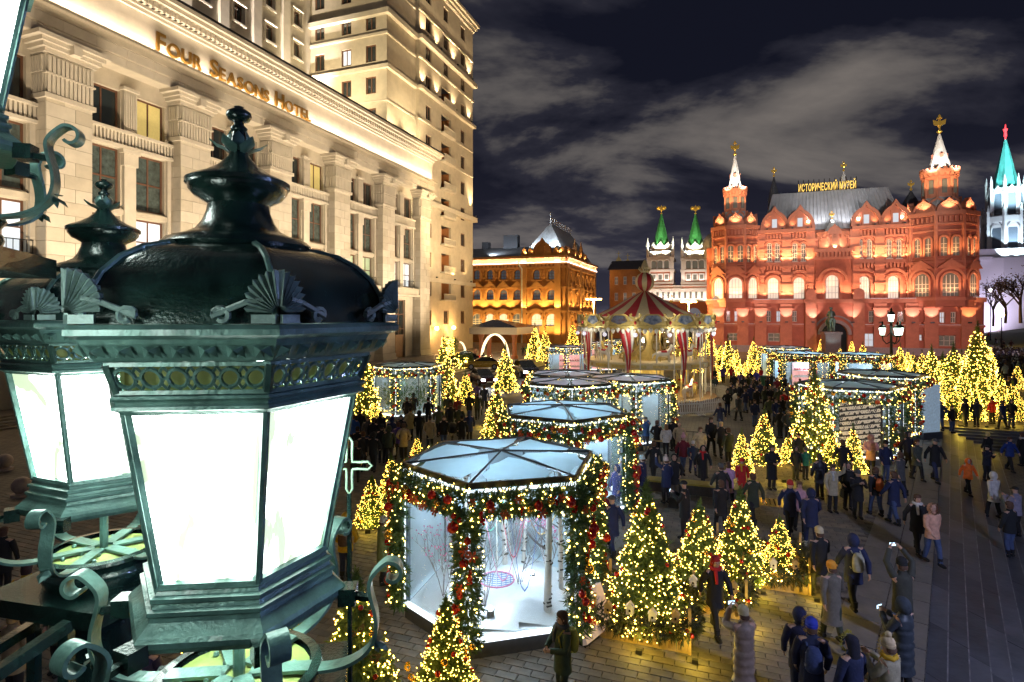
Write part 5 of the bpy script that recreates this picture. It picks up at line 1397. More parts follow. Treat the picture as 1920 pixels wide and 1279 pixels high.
def translucent(name, col, k, base=None):
    m = mat(name, col, .5, var=.2, vs=1.6, bump=.4, bs=6); nt = m.node_tree; b = nt.nodes['Principled BSDF']; out = nt.nodes['Material Output']
    t = nt.nodes.new('ShaderNodeBsdfTranslucent'); t.inputs[0].default_value = (*base, 1) if base else (*col, 1); mx = nt.nodes.new('ShaderNodeMixShader'); mx.inputs[0].default_value = k
    nt.links.new(b.outputs[0], mx.inputs[1]); nt.links.new(t.outputs[0], mx.inputs[2]); nt.links.new(mx.outputs[0], out.inputs[0]); return m
m_fpane = translucent('frosted_film_pane', (.55,.68,.78), .5, (.55,.75,.88)); m_frost = translucent('thin_roof_snow', (.72,.78,.82), .72, (.62,.82,.92)); m_rglass = mat('roof_glass', (.10,.12,.14), .12, var=.2, alpha=.45, spec=.8)
KR, KZ = 2.34, 3.6
def sprig(mb, p, d, L, r, n=5, mi=0):
    """a fir twig: a few flat needle blades fanning along d"""
    d = d.normalized(); s = d.orthogonal().normalized(); t = d.cross(s)
    for k in range(n):
        an = r.uniform(0, 2*pi); o = s*cos(an)+t*sin(an); q = p+d*L*(k/n)*.7; e_ = q+(d*.75+o*.75).normalized()*L*r.uniform(.45,.7)
        w = o.cross(d)*L*.075
        mb.add([q-w, q+w, e_], [(0,1,2)], mi)
def garland_line(p0, p1, out, rad, dens, r, nd, bl, bulb_r, bulbs_per_m, sag=0.0):
    L = (p1-p0).length; n = int(L*dens); ax = (p1-p0).normalized(); side = ax.cross(out).normalized()
    for i in range(n):
        t = r.random(); an = r.uniform(-.2*pi, 1.2*pi); rr = rad*sqrt(r.random()); dr = (out*sin(an)+side*cos(an))
        p = p0.lerp(p1, t)+dr*rr*.6-Vector((0,0,sag*sin(pi*t)))
        d = dr+ax*r.uniform(-.6,.6)+Vector((0,0,-.35)); sprig(nd, p, d, r.uniform(.16,.30), r)
    for i in range(int(L*bulbs_per_m)):
        t = r.random(); an = r.uniform(-.1*pi, 1.1*pi); dr = out*sin(an)+side*cos(an)
        bl.octa(p0.lerp(p1, t)+dr*rad*r.uniform(.75,1.25)-Vector((0,0,sag*sin(pi*t))), bulb_r)
def hexc(i, r=KR, a0=0.0): a = a0+pi/3*i; return Vector((r*cos(a), r*sin(a), 0))
def make_kiosk(seed, near, tint, ceil_p):
    r = random.Random(seed); o = thing('pavilion', (0,0,0), None, 'pavilion', 'hexagonal glass pavilions with fir garlands')
    b = MB(); b.prism([tuple(hexc(i, KR*.99).xy) for i in range(6)], 0, .34); b.build('plinth', m_kbase, o)
    for i in range(6):
        a, c = hexc(i, KR*1.0), hexc(i+1, KR*1.0); mid = (a+c)/2; an = atan2((c-a).y, (c-a).x)
        b = MB(); b.cbox((mid.x, mid.y, .385), (c-a).length*.97, .1, .07, an); b.build('led_strip', m_kled, o)
        b = MB(); q0, q1 = hexc(i, KR*.955), hexc(i+1, KR*.955)
        b.add([(q0.x,q0.y,.36),(q1.x,q1.y,.36),(q1.x,q1.y,3.38),(q0.x,q0.y,3.38)], [(0,1,2,3)]); b.build('glass_pane', m_fpane if i in (2,3,4) else m_glass, o)
        p = hexc(i, KR*.965); b = MB(); b.cbox((p.x, p.y, 1.9), .1, .1, 3.1, an); b.build('post', m_kst, o)
        b = MB(); p = hexc(i, KR*.985); b.cbox((p.x, p.y, 1.9), .05, .05, 3.0, an); b.build('corner_led', m_kled, o)
        q0, q1 = hexc(i, KR*1.0), hexc(i+1, KR*1.0); b = MB(); b.cbox((((q0+q1)/2).x, ((q0+q1)/2).y, 3.46), (q1-q0).length, .06, .05, an); b.build('lintel_led', m_kled, o)
        q0, q1 = hexc(i, KR), hexc(i+1, KR)
        b = MB(); b.add([(q0.x*.995,q0.y*.995,KZ),(q1.x*.995,q1.y*.995,KZ),(0,0,KZ+.16)], [(0,1,2)])
        b.build('roof_pane', m_rglass, o)
        # frost patch: thin snow sheet on each pane
        cpt = (q0+q1)/3; b = MB(); n = 14; vs = []
        for k in range(n):
            t = 2*pi*k/n; v_ = Vector((cos(t), sin(t), 0)); 
            # shrink the triangle towards its middle with a ragged edge
            best = 9
            for e0, e1 in ((q0,q1),(q1,Vector((0,0,0))),(Vector((0,0,0)),q0)):
                nrm = Vector(((e1-e0).y, -(e1-e0).x, 0)).normalized(); dn = v_.dot(nrm)
                if abs(dn) > 1e-6:
                    tt = (e0-cpt).dot(nrm)/dn
                    if tt > 0: best = min(best, tt)
            rr_ = best*r.uniform(.72,.97); pp = cpt+v_*rr_; zz = KZ+.16*(1-pp.length/(KR*.87 if 1 else 1)) if False else None
            # height on the pane plane
            hgt = KZ+.16*(1-max(0, pp.dot(((q0+q1)/2).normalized()))/(KR*cos(pi/6)))
            vs.append((pp.x, pp.y, hgt+.007))
        b.add(vs, [tuple(range(n))]); b.build('roof_snow', tint, o)
        b = MB(); b.tube([(q0.x,q0.y,KZ+.015),(0,0,KZ+.18)], .028, 4); b.build('roof_rib', m_rib, o)
        b = MB(); b.cbox((((q0+q1)/2).x, ((q0+q1)/2).y, KZ-.02), (q1-q0).length, .06, .12, an); b.build('eave_beam', m_rib, o)
    nd, bl = MB(), MB(); dens = 330 if near else 120; br = .019 if near else .024; bpm = 34 if near else 17
    bau = []
    for i in range(6):
        q0, q1 = hexc(i, KR*1.06), hexc(i+1, KR*1.06); mid = ((q0+q1)/2).normalized()
        garland_line(q0+Vector((0,0,3.22)), q1+Vector((0,0,3.22)), mid, .30, dens, r, nd, bl, br, bpm)
        out = q0.normalized(); p = hexc(i, KR*1.03)
        garland_line(p+Vector((0,0,3.1)), p+Vector((0,0,.35)), out, .30, dens, r, nd, bl, br, bpm)
        for k in range(17 if near else 8):
            t = (k+r.random())/(17 if near else 8); an = r.uniform(.1*pi,.9*pi); s_ = (q1-q0).normalized()
            bau.append(q0.lerp(q1, t)+mid*.3+Vector((0,0,3.22+r.uniform(-.22,.18))))
        for k in range(16 if near else 7):
            t = (k+r.random())/(16 if near else 7); tg_ = Vector((-out.y, out.x, 0))
            bau.append(p+out*.28+tg_*r.uniform(-.22,.22)+Vector((0,0,3.0-t*2.6)))
    nd.build('fir_garland', m_needle, o, kind='stuff'); bl.build('string_lights', m_bulb, o, kind='stuff')
    if near:
        balls = {}
        for k, p in enumerate(bau):
            kind = r.choice('rrgboo'); rad = r.uniform(.055,.12) if kind in 'rg' else r.uniform(.08,.13)
            key = kind
            if key not in balls:
                m = MB()
                if kind in 'rg': m.ball((0,0,0), 1, 12, 8); m.lathe([(.2,.95),(.2,1.15),(.05,1.2)], 6)
                elif kind == 'b':
                    for q in range(9): m.ball((r.uniform(-.3,.3), r.uniform(-.3,.3), .9-.22*q), .28, 5, 3)
                else:
                    for q in range(6):
                        an = 2*pi*q/6; m.add([(0,0,0),(cos(an-.35)*.8,sin(an-.35)*.8,.3),(cos(an)*1.1,sin(an)*1.1,.15),(cos(an+.35)*.8,sin(an+.35)*.8,.3)], [(0,1,2,3)])
                    m.ball((0,0,.2), .3, 6, 4)
                balls[key] = m.mesh({'r':'red_bauble','g':'gold_bauble','b':'berry_cluster','o':'bow'}[kind], {'r':m_bred,'g':m_bgold,'b':m_bred,'o':m_borg}[kind], smooth=180 if kind in 'rg' else None)
            q = obj(balls[key].name.split('.')[0], balls[key], o, p, r.uniform(0,6), rad)
            if kind == 'o': q.rotation_euler = (Vector((p.x,p.y,.2))).to_track_quat('Z','Y').to_euler()
    else:
        bm_ = MB()
        for p in bau:
            mi = r.choice((0,0,1,2,2)); bm_.ball(p, r.uniform(.06,.11), 6, 4, mi)
        bm_.build('baubles', [m_bred, m_bgold, m_borg], o, kind='stuff')
    for q in range(3):
        p = hexc(q*2, 1.15); light('POINT', (p.x,p.y,2.55), ceil_p/3, (.58,.82,1), o, .2)
        b = MB(); b.tube([(p.x,p.y,2.62),(p.x,p.y,3.62)], .008, 4); b.lathe([(.02,2.62),(.09,2.6),(.09,2.57),(.02,2.57)], 8, (p.x,p.y,0)); b.build('pendant_lamp', m_kst, o)
    return o
K1 = make_kiosk(1, True, m_frost, 380)
m_frostp = translucent('pinkish_roof_glass', (.72,.66,.66), .7, (.80,.62,.64)); m_frostg = translucent('grey_roof_glass', (.60,.64,.62), .6, (.55,.62,.58))
K2 = make_kiosk(2, True, m_frost, 380)
K3 = make_kiosk(3, False, m_frostp, 170); K7 = make_kiosk(4, False, m_frostg, 90)
def put(o, x, y, a_deg, label): o.location = (x, y, ground_z(x, y)); o.rotation_euler = (0,0,radians(a_deg)); o['label'] = label; return o
put(K1, -.265, 14.0, -105.6, 'nearest glass pavilion, blue lit with birches and snow inside')
put(K2, 1.9, 21.1, -87, 'pale blue roofed pavilion directly behind the nearest one')
put(K3, 3.0, 30.2, -92, 'pink roofed pavilion in front of the joined trio by the carousel')
put(copy_tree(K3), 3.3, 34.3, -92, 'rear pavilion of the joined pink roofed trio by the carousel')
put(copy_tree(K3), 6.5, 32.0, -92, 'right hand pavilion of the joined trio, open towards the carousel fence')
put(copy_tree(K7), -7.3, 40.2, -100, 'pavilion with green shrubs inside, near the hotel pilasters')
put(K7, 17.1, 29.0, -78, 'pavilion with slanted white lettering on its dark panel')
put(copy_tree(K7), 22.2, 34.4, -80, 'grey roofed pavilion with a pale blue panel behind the lettered one')
put(copy_tree(K2), 26.5, 52.5, -95, 'pavilion with white columns selling treats, left of the wavy roofed pair')
put(copy_tree(K2), 31.2, 51.2, -95, 'right hand pavilion of the wavy roofed pair in front of the museum')
put(copy_tree(K3), 29.5, 62, -92, 'small distant pavilion below the museum statue')
put(copy_tree(K3), 6.2, 63, -100, 'pavilion with glowing pink shop front left of the carousel')
put(copy_tree(K3), 11.0, 72, -100, 'pavilion seen through the carousel poles behind its deck')
put(copy_tree(K7), 15.5, 80, -100, 'farthest pavilion, low garlanded roof before the ochre building')
# ---- inside the nearest pavilion
kx, ky = -.265, 14.0
def inside(name, x, y, z, label, cat, group=None): return thing(name, (kx+x, ky+y, z), label, cat, group)
sn = MB(); n = 20; rr = random.Random(5); vs = []; fs = []
for j in range(n+1):
    for i in range(n+1):
        x = (i/n*2-1)*2.05; y = (j/n*2-1)*2.05; e_ = max(Vector((x,y,0)).dot(((hexc(i2,1,radians(-105.6))+hexc(i2+1,1,radians(-105.6)))/2).normalized()) for i2 in range(6))/(KR*.79); f_ = max(0, min(1, (1-e_)*3.2))
        z = .385+f_*(.14+.26*mnoise.noise(Vector((x*.9, y*.9, 3)))+.12*(y+2)/4+.06*mnoise.noise(Vector((x*4,y*4,0))))
        vs.append((kx+x, ky+y, max(.372, z)))
ins = lambda x, y: all(Vector((x,y,0)).dot(((hexc(i,1,radians(-105.6))+hexc(i+1,1,radians(-105.6)))/2).normalized()) < KR*.935*cos(pi/6) for i in range(6))
for j in range(n):
    for i in range(n):
        q = [j*(n+1)+i, j*(n+1)+i+1, (j+1)*(n+1)+i+1, (j+1)*(n+1)+i]
        if all(ins(vs[k][0]-kx, vs[k][1]-ky) for k in q): fs.append(tuple(q))
s_ = MB().add(vs, fs); so = s_.build('snow_bed', m_snow, None, kind='stuff', smooth=180)
m_birch = mat('birch_bark', (.68,.66,.62), .7, var=.1, vs=9); m_bmark = mat('birch_bark_mark', (.06,.05,.045), .8, var=.2)
m_twig = mat('frosted_twig', (.28,.26,.27), .7, var=.2); m_pinkb = mat('pink_berries', (.75,.16,.38), .4, var=.2)
def birch(x, y, h_, r0, lean, label):
    o = inside('birch_tree', x, y, .45, label, 'tree', 'birch trunks inside the nearest pavilion'); b = MB(); b.tube([(0,0,0),(lean*.4,0,h_*.4),(lean,0.05,h_)], [r0,r0*.9,r0*.75], 10); b.build('trunk', m_birch, o, smooth=180)
    b = MB(); r = random.Random(int(h_*100+x*10))
    for k in range(22):
        z = r.uniform(.1,h_-.1); an = r.uniform(0,2*pi); cx_ = lean*(z/h_); b.cbox((cx_+r0*.93*cos(an), .05*(z/h_)+r0*.93*sin(an), z), .03, r.uniform(.05,.13), r.uniform(.015,.04), an)
    b.build('bark_marks', m_bmark, o, kind='stuff')
    b = MB()
    for k in range(7):
        z = r.uniform(.8,h_*.95); an = r.uniform(0,2*pi); d = Vector((cos(an),sin(an),.7)); p = Vector((lean*z/h_,0,z)); b.tube([p, p+d*.3, p+d*.55+Vector((0,0,.1))], [.014,.01,.005], 4)
    b.build('twigs', m_twig, o, kind='stuff')
birch(1.05,-1.25,2.9,.085,.06,'thick birch trunk at the right front of the snowy pavilion'); birch(1.45,-.2,2.9,.06,-.05,'slim birch trunk near the right rear glass of the snowy pavilion')
birch(.1,.6,2.9,.07,-.1,'birch trunk at the middle of the snowy pavilion'); birch(.55,.9,2.9,.05,.15,'leaning birch stem at the back of the snowy pavilion'); birch(-1.0,.7,2.9,.06,.1,'birch stem behind the pink berried shrub')
def shrub(x, y, h_, seed, berries, label):
    o = inside('bare_shrub', x, y, .45, label, 'shrub', 'bare shrubs inside the nearest pavilion'); r = random.Random(seed); b = MB(); q = MB()
    def br(p, d, L, rad, lv):
        e_ = p+d*L; b.tube([p, p+d*L*.5+Vector((r.uniform(-1,1),r.uniform(-1,1),0))*.03, e_], [rad, rad*.8, rad*.6], 4, cap=False)
        if lv >= 3:
            if berries and r.random() < .8: q.octa(e_, .022)
            return
        for _ in range(3): br(p+d*L*r.uniform(.5,1), (d+Vector((r.uniform(-.7,.7),r.uniform(-.7,.7),r.uniform(-.1,.4)))).normalized(), L*r.uniform(.5,.75), rad*.65, lv+1)
    for k in range(4): an = 2*pi*k/4+r.random(); br(Vector((0,0,0)), Vector((cos(an)*.3,sin(an)*.3,1)).normalized(), h_*.4, .012, 0)
    b.build('branches', m_twig, o)
    if berries: q.build('berries', m_pinkb, o, kind='stuff')
shrub(-1.35,-.55,2.3,1,True,'bare shrub with pink berries by the left glass of the snowy pavilion'); shrub(-.35,-1.0,2.1,2,False,'frosted bare shrub behind the front garland post'); shrub(.45,-.2,2.4,3,False,'frosted bare shrub at the middle of the snow'); shrub(1.2,.5,2.2,4,True,'pink berried shrub at the right rear of the snowy pavilion'); shrub(-.6,1.1,2.4,5,False,'frosted bare shrub by the rear glass')
for k, (c, x0, y0, x1, y1, sag, nm) in enumerate((((.65,.1,.14),.0,-.9,.6,-.7,1.1,'red ribbon looped between the birches'),((.13,.22,.6),.2,-1.2,.9,-.9,1.75,'blue ribbon hanging low over the snow'),((.7,.42,.1),.5,-.6,1.4,-.3,.7,'orange ribbon tied to the right birch'),((.12,.5,.35),-.6,-.4,.1,.5,.8,'green ribbon at the upper left of the snow scene'),((.75,.25,.4),-.4,-1.0,.5,-1.2,1.5,'pink ribbon drooping near the front glass'))):
    p0, p1 = Vector((kx+x0,ky+y0,2.7)), Vector((kx+x1,ky+y1,2.5)); pts = [p0.lerp(p1,t/10)-Vector((0,0,sag*sin(pi*t/10)**1.2)) for t in range(11)]
    b = MB(); b.ribbon(pts, (0,1,.3), .05, .006); tag(b.build('ribbon', mat('ribbon_%d' % k, c, .5, var=.1)), nm, 'ribbon')
sw = inside('swing', -.1,-.15,.7,'round nest swing with a pink rim hanging over the snow','swing'); b = MB(); pts = [(.42*cos(2*pi*k/20), .42*sin(2*pi*k/20), 0) for k in range(21)]; b.tube(pts, .02, 6, cap=False); b.build('rim', mat('pink_rope', (.7,.2,.35), .6, var=.2), sw)
b = MB()
for k in range(-3,4):
    u = k*.11; hw = sqrt(.42**2-u*u); b.tube([(u,-hw,0),(u,0,-.06),(u,hw,0)], .008, 4); b.tube([(-hw,u,0),(0,u,-.06),(hw,u,0)], .008, 4)
b.build('net', mat('blue_rope', (.12,.25,.55), .6, var=.2), sw, kind='stuff')
b = MB()
for an in (0, pi/2, pi, 1.5*pi): b.tube([(.42*cos(an), .42*sin(an), 0), (.08*cos(an), .08*sin(an), 2.75)], .01, 4)
b.build('ropes', m_cwhite, sw, kind='stuff')
for k, (x, y, nm) in enumerate(((-.2,-1.55,'small white floodlight on the snow by the front glass'),(.75,.2,'white floodlight among the birches at the rear'),(-.55,-.2,'white floodlight on the snow at the left'))):
    o = inside('floodlight', x, y, .62, nm, 'floodlight', 'floodlights in the snow'); b = MB(); b.cbox((0,0,0), .16, .12, .12); b.build('housing', m_fix, o)
    b = MB(); b.ball((0,-.02,.1), .055, 8, 5); b.build('lens', mat('cold_floodlight_lens', (1,1,1), .4, var=0, emit=(.85,.95,1), es=26), o); light('POINT', (0,-.05,.3), 16, (.72,.87,1), o, .08)
# inside the others: snow beds, plants, shelves
m_shrubg = mat('green_shrub_leaves', (.05,.16,.04), .6, var=.5, vs=4)
def plant_in(x, y, h_, seed, label, m=None):
    o = thing('shrub', (x, y, .36), label, 'shrub', 'green shrubs in the pavilions'); r = random.Random(seed); b = MB()
    for k in range(420):
        p = Vector((r.gauss(0,.42), r.gauss(0,.42), abs(r.gauss(.45,.28))*h_)); sprig(b, p, Vector((p.x, p.y, .5)), .28, r, 3)
    b.build('foliage', m or m_shrubg, o)
plant_in(-7.3,39.0,2.4,1,'tall green shrub at the left behind the pavilion glass near the hotel'); plant_in(-6.1,39.4,2.2,2,'green shrub at the right behind the pavilion glass near the hotel'); plant_in(-8.4,40.4,2.4,3,'green shrub at the back of the pavilion near the hotel')
plant_in(17.7,28.3,.8,4,'low green plant on the floor of the lettered pavilion')
for k,(x,y) in enumerate(((17.1,29.0),(-7.3,40.2),(1.9,21.1),(kx,ky))):
    b = MB(); b.prism([(x+KR*(.94 if k == 3 else .86)*cos(i*pi/3+(radians(-105.6) if k == 3 else .2)), y+KR*(.94 if k == 3 else .86)*sin(i*pi/3+(radians(-105.6) if k == 3 else .2))) for i in range(6)], .342, .378 if k == 3 else .40); b.build('snow_bed', m_snow, None, kind='stuff')
# frame ladder in the lettered pavilion
o = thing('ladder', (18.2,28.0,.4), 'white illuminated ladder standing in the lettered pavilion', 'ladder'); b = MB()
for s in (-.22,.22): b.tube([(s,0,0),(s*.8,0,2.7)], .03, 5)
b.build('rails', m_kled, o)
for k in range(8):
    b = MB(); b.tube([(-.2,0,.3+k*.31),(.2,0,.3+k*.31)], .022, 5); b.build('rung', m_cwhite, o)
# bright window shelves in the pink shop pavilions
m_shop = mat('pink_shop_backlight', (.8,.5,.55), .5, emit=(1,.45,.42), es=.7, var=.4, vs=3, sample=False)
for (x, y, nm) in ((6.2,61.6,'glowing pink shelves of the shop left of the carousel'),(11.0,70.6,'pink lit counter seen through the carousel'),(26.5,51.6,'bright shelves of the white columned pavilion')):
    o = thing('display_shelf', (x, y, .36), nm, 'shelf', 'lit shelves'); b = MB(); b.box(-1.1,.2,0,1.1,.3,2.4); b.build('back_panel', m_shop, o)
    for z in (.5,1.1,1.7):
        b = MB(); b.box(-1.1,-.15,z,1.1,.199,z+.05); b.build('shelf_board', m_cwhite, o)
        b = MB(); r = random.Random(int(z*10))
        for q in range(12): b.cbox((-1+q*.18, 0, z+.13), .1, .1, r.uniform(.1,.2))
        b.build('goods', [m_bred, m_cgold, m_cwhite][int(z*2) % 3], o, kind='stuff')
# slanted lettering on the dark panel
m_dark = mat('dark_grey_panel', (.035,.035,.03), .45, var=.15); m_let = mat('white_print', (.75,.72,.62), .6, var=0, emit=(1,.95,.8), es=.12, sample=False)
def hash_panel():
    i = 4; a0 = radians(-78); c0, c1 = hexc(4, KR*.99, a0), hexc(5, KR*.99, a0)
    # the left front face
    cs_ = sorted([(hexc(i, KR*.99, a0), hexc(i+1, KR*.99, a0)) for i in range(6)], key=lambda q: ((q[0]+q[1])/2).y+((q[0]+q[1])/2).x*.8)
    q0, q1 = cs_[0]
    if q0.x > q1.x: q0, q1 = q1, q0
    o = thing('lettered_panel', (17.1, 29.0, 0), 'dark panel with slanted rows of white hashtag lettering on the pavilion', 'sign'); u = (q1-q0).normalized(); nrm = Vector((u.y,-u.x,0))
    if nrm.y > 0: nrm = -nrm
    b = MB(); ps = [q0+u*.25, q1-u*.25]; w = (ps[1]-ps[0]).length
    b.add([tuple(ps[0]+Vector((0,0,.4))), tuple(ps[1]+Vector((0,0,.4))), tuple(ps[1]+Vector((0,0,3.1))), tuple(ps[0]+Vector((0,0,3.1))), tuple(ps[0]+nrm*.04+Vector((0,0,.4))), tuple(ps[1]+nrm*.04+Vector((0,0,.4))), tuple(ps[1]+nrm*.04+Vector((0,0,3.1))), tuple(ps[0]+nrm*.04+Vector((0,0,3.1)))], [(4,5,6,7),(0,1,5,4),(3,2,6,7),(0,3,7,4),(1,2,6,5)])
    b.build('panel', m_dark, o)
    full = '#МОСКОВСКИЕСЕЗОНЫ #МОСКОВСКИЕСЕЗОНЫ '
    for k in range(11):
        txt = (full*2)[(k*5) % 17:][:15]; me = letters(None, txt, .2, None, 0, .002, m_let); l = obj('lettering', me, o)
        ww = max(v.co.x for v in me.vertices)
        z = .42+k*.235; s = min(1, (w-.1)/ww)
        l.matrix_local = Matrix.Translation(ps[0]+nrm*.047+u*.04+Vector((0,0,z))) @ Matrix(((u.x,0,nrm.x,0),(u.y,0,nrm.y,0),(0,1,0,0),(0,0,0,1))) @ Matrix.Rotation(radians(9),4,'Z') @ Matrix.Scale(s,4)
hash_panel()
# big pale blue panel on the pavilion behind
o = thing('blue_panel', (23.9, 32.7, 0), 'pale blue sparkling panel beside the lettered pavilion', 'panel'); b = MB(); b.cbox((0,0,1.75), 1.3, .08, 2.7, radians(15)); b.build('board', mat('pale_blue_board', (.35,.48,.58), .5, var=.25, vs=9, emit=(.55,.75,.95), es=.22, sample=False), o)
b = MB(); b.cbox((0,0,.2), 1.4, .3, .4, radians(15)); b.build('foot', m_kbase, o)
o = thing('banner_stand', at(1715,806), 'narrow upright orange red banner held beside the blue panel', 'banner'); b = MB(); b.cbox((0,0,1.3), .32, .05, 1.3); b.build('board', mat('orange_red_banner', (.75,.10,.03), .5, var=.1), o); b = MB(); b.tube([(0,0,0),(0,0,.66)], .03, 6); b.build('pole', m_iron, o)
# slanted info board right of the nearest pavilion
p = at(1118,1195); o = thing('info_board', p, 'pink white slanted info board leaning beside the nearest pavilion', 'board', rotz=radians(50)); b = MB()
b.add([(-.55,-.12,.12),(.55,-.12,.12),(.55,.22,.95),(-.55,.22,.95),(-.55,0,.05),(.55,0,.05),(.55,.34,.9),(-.55,.34,.9)], [(0,1,2,3),(4,7,6,5),(0,4,5,1),(1,5,6,2),(2,6,7,3),(3,7,4,0)]); b.build('board', mat('pinkish_board', (.62,.50,.48), .5, var=.12, emit=(1,.8,.78), es=.1, sample=False), o)
b = MB(); b.box(-.5,-.05,0,.5,.3,.11); b.build('foot', m_iron, o)
# ================================================================ LIT FIR TREES
m_fir = mat('fir_tree_needles', (.085,.16,.03), .6, var=.35, vs=3, col2=(.15,.23,.045))
m_tbulb = mat('tree_bulb', (1,.85,.5), .4, var=0, emit=(1,.60,.085), es=27)
m_trunk = mat('fir_trunk', (.10,.06,.035), .9, var=.3)
def fir_mesh(seed, n, nb, br, h_, wid, nblade=5):
    """metre-sized fir of height h_: twigs in whorls over the crown's volume, a spiral of bulbs"""
    r = random.Random(seed); nd, bl, tk = MB(), MB(), MB()
    tk.tube([(0,0,0),(0,0,h_*.5),(0,0,h_*.97)], [.05*h_*.35,.03*h_*.3,.004], 7)
    lumps = [(r.random(), r.uniform(0,2*pi), r.uniform(-.16,.14)) for _ in range(26)]
    def R(t, an):
        base = wid/2*(1-t)**.88*(1+.10*sin(t*38+seed)+.05*sin(t*80))
        for lt, la, lv in lumps:
            d = abs(t-lt)*6; da = abs((an-la+pi) % (2*pi)-pi)
            if d < 1 and da < .9: base *= 1+lv*(1-d)*(1-da/.9)
        return base
    for i in range(n):
        t = 1-sqrt(r.random()); t = min(.985, t*.97+.03); an = r.uniform(0, 2*pi); rr = R(t, an); f = r.uniform(.45, 1.0)**.5
        z = t*h_*.96+.03*h_; p = Vector((cos(an)*rr*f, sin(an)*rr*f, z)); d = Vector((cos(an), sin(an), r.uniform(-.35,.45)+t*.7))
        sprig(nd, p-d.normalized()*.05*h_, d, h_*r.uniform(.045,.085), r, nblade)
    for k in range(6): sprig(nd, Vector((0,0,h_*(.93+.01*k))), Vector((r.uniform(-.3,.3),r.uniform(-.3,.3),1)), h_*.055, r, 5)
    for i in range(nb):
        t = 1-sqrt(1-(i+.5)/nb*.985); t = min(.97, max(.02, t+r.uniform(-.03,.03))); an = r.uniform(0, 2*pi); rr = R(t, an)*r.uniform(.86,1.08)+.01
        bl.octa((cos(an)*rr, sin(an)*rr, t*h_*.96+.03*h_), br*r.uniform(.75,1.2))
    return tk.mesh('trunk', m_trunk), nd.mesh('crown', m_fir), bl.mesh('string_lights', m_tbulb)
NEAR = [fir_mesh(11, 5000, 740, .0138, 3.2, 1.9), fir_mesh(12, 4600, 700, .0138, 3.0, 1.9)]
MID = [fir_mesh(21, 1700, 500, .0195, 4.2, 2.3, 4), fir_mesh(22, 1700, 490, .0195, 4.2, 2.2, 4)]
FAR = [fir_mesh(31, 800, 380, .031, 6.0, 3.0, 4), fir_mesh(32, 800, 360, .031, 6.0, 2.8, 4)]
bau_r = MB(); bau_r.ball((0,0,0), .05, 10, 6); bau_r = bau_r.mesh('red_bauble', m_bred, 180)
bau_g = MB(); bau_g.ball((0,0,0), .055, 10, 6); bau_g = bau_g.mesh('gold_bauble', m_bgold, 180)
mk = MB()     # gold carnival mask ornament
for s in (-1, 1):
    pts = [(s*(.02+.11*(1+cos(a))/2*1.6), .06*sin(a)+.05*max(0,cos(a))) for a in [2*pi*k/12 for k in range(12)]]
    hol = [(s*.09+s*.035*cos(a), .02*sin(a)+.01) for a in [2*pi*k/12 for k in range(12)]]
    mk.add([(x,0,z) for x,z in pts]+[(x,0,z) for x,z in hol], [(k,(k+1)%12,12+(k+1)%12,12+k) for k in range(12)])
mk = mk.mesh('mask_ornament', m_bgold)
def tree(px, ptop, pbase, set_, k, label, wscale=1.0, baubles=0, h_=None, seed=0, pos=None):
    p = pos or at(px, pbase); Y = p.y
    hh = h_ or (H-p.z-(ptop-590)*Y/F)
    nat = {id(NEAR[0]):3.2, id(NEAR[1]):3.0, id(MID[0]):4.2, id(MID[1]):4.2, id(FAR[0]):6.0, id(FAR[1]):6.0}[id(set_[k])]
    o = thing('fir_tree', p, label, 'tree', 'lit fir trees on the square', rotz=rnd.uniform(0,6.28))
    s = hh/nat; sw_ = s*wscale
    for nm, me in zip(('trunk','crown','string_lights'), set_[k]):
        q = obj(nm, me, o, sc=(sw_, sw_, s))
        if nm == 'string_lights': q['kind'] = 'stuff'
    r = random.Random(seed+int(px))
    for i in range(baubles):
        t = r.uniform(.05,.85); an = r.uniform(0,2*pi); rr = .99*(1-t)**.88*sw_*1.0*(3.2/3.2); c = (cos(an)*rr*.97, sin(an)*rr*.97, (t*.96+.03)*hh)
        me = bau_r if r.random() < .68 else bau_g; obj(me.name.split('.')[0], me, o, c, sc=r.uniform(.8,1.3))
    return o
N0, N1 = NEAR, NEAR
tree(1212,900,1168,NEAR,0,'tall lit fir inside a low picket fence right of the nearest pavilion',1.0,26)
tree(1312,934,1118,NEAR,1,'lit fir behind the person in black, second of the fenced row',1.0,20)
tree(1388,912,1090,NEAR,0,'third lit fir of the fenced row, taller than its right neighbour',.98,20)
tree(1462,965,1068,NEAR,1,'smallest fir at the right end of the fenced row',1.05,14)
t_ = tree(665,1070,1400,NEAR,0,'lit fir with gold carnival masks below the front lantern',1.05,24,pos=Vector((-2.55,9.35,0)),h_=2.95)
for i, (dx, dz, ry, s) in enumerate(((.30,1.75,.2,1.0),(.55,1.1,.4,1.0),(-.35,.95,-1.0,1.25),(.1,2.1,-.5,.8))):
    m = obj('mask_ornament', mk, t_, sc=s); m.matrix_local = Matrix.Rotation(-t_.rotation_euler.z, 4, 'Z') @ Matrix.Translation((dx,-.78+.22*dz,dz)) @ Matrix.Rotation(ry, 4, 'Y') @ Matrix.Rotation(-.3,4,'X') @ Matrix.Scale(s,4)
t_ = tree(838,1155,1330,NEAR,1,'lit fir in front of the nearest pavilion corner post',1.0,16,pos=Vector((-1.22,10.55,0)),h_=1.95)
m = obj('mask_ornament', mk, t_); m.matrix_local = Matrix.Rotation(-t_.rotation_euler.z, 4, 'Z') @ Matrix.Translation((-.62,-.3,.7)) @ Matrix.Rotation(1.2,4,'Y')
tree(560,1110,1350,NEAR,1,'lit fir glimpsed through the front lantern scrolls',1.1,14,pos=Vector((-3.95,9.9,0)),h_=2.3)
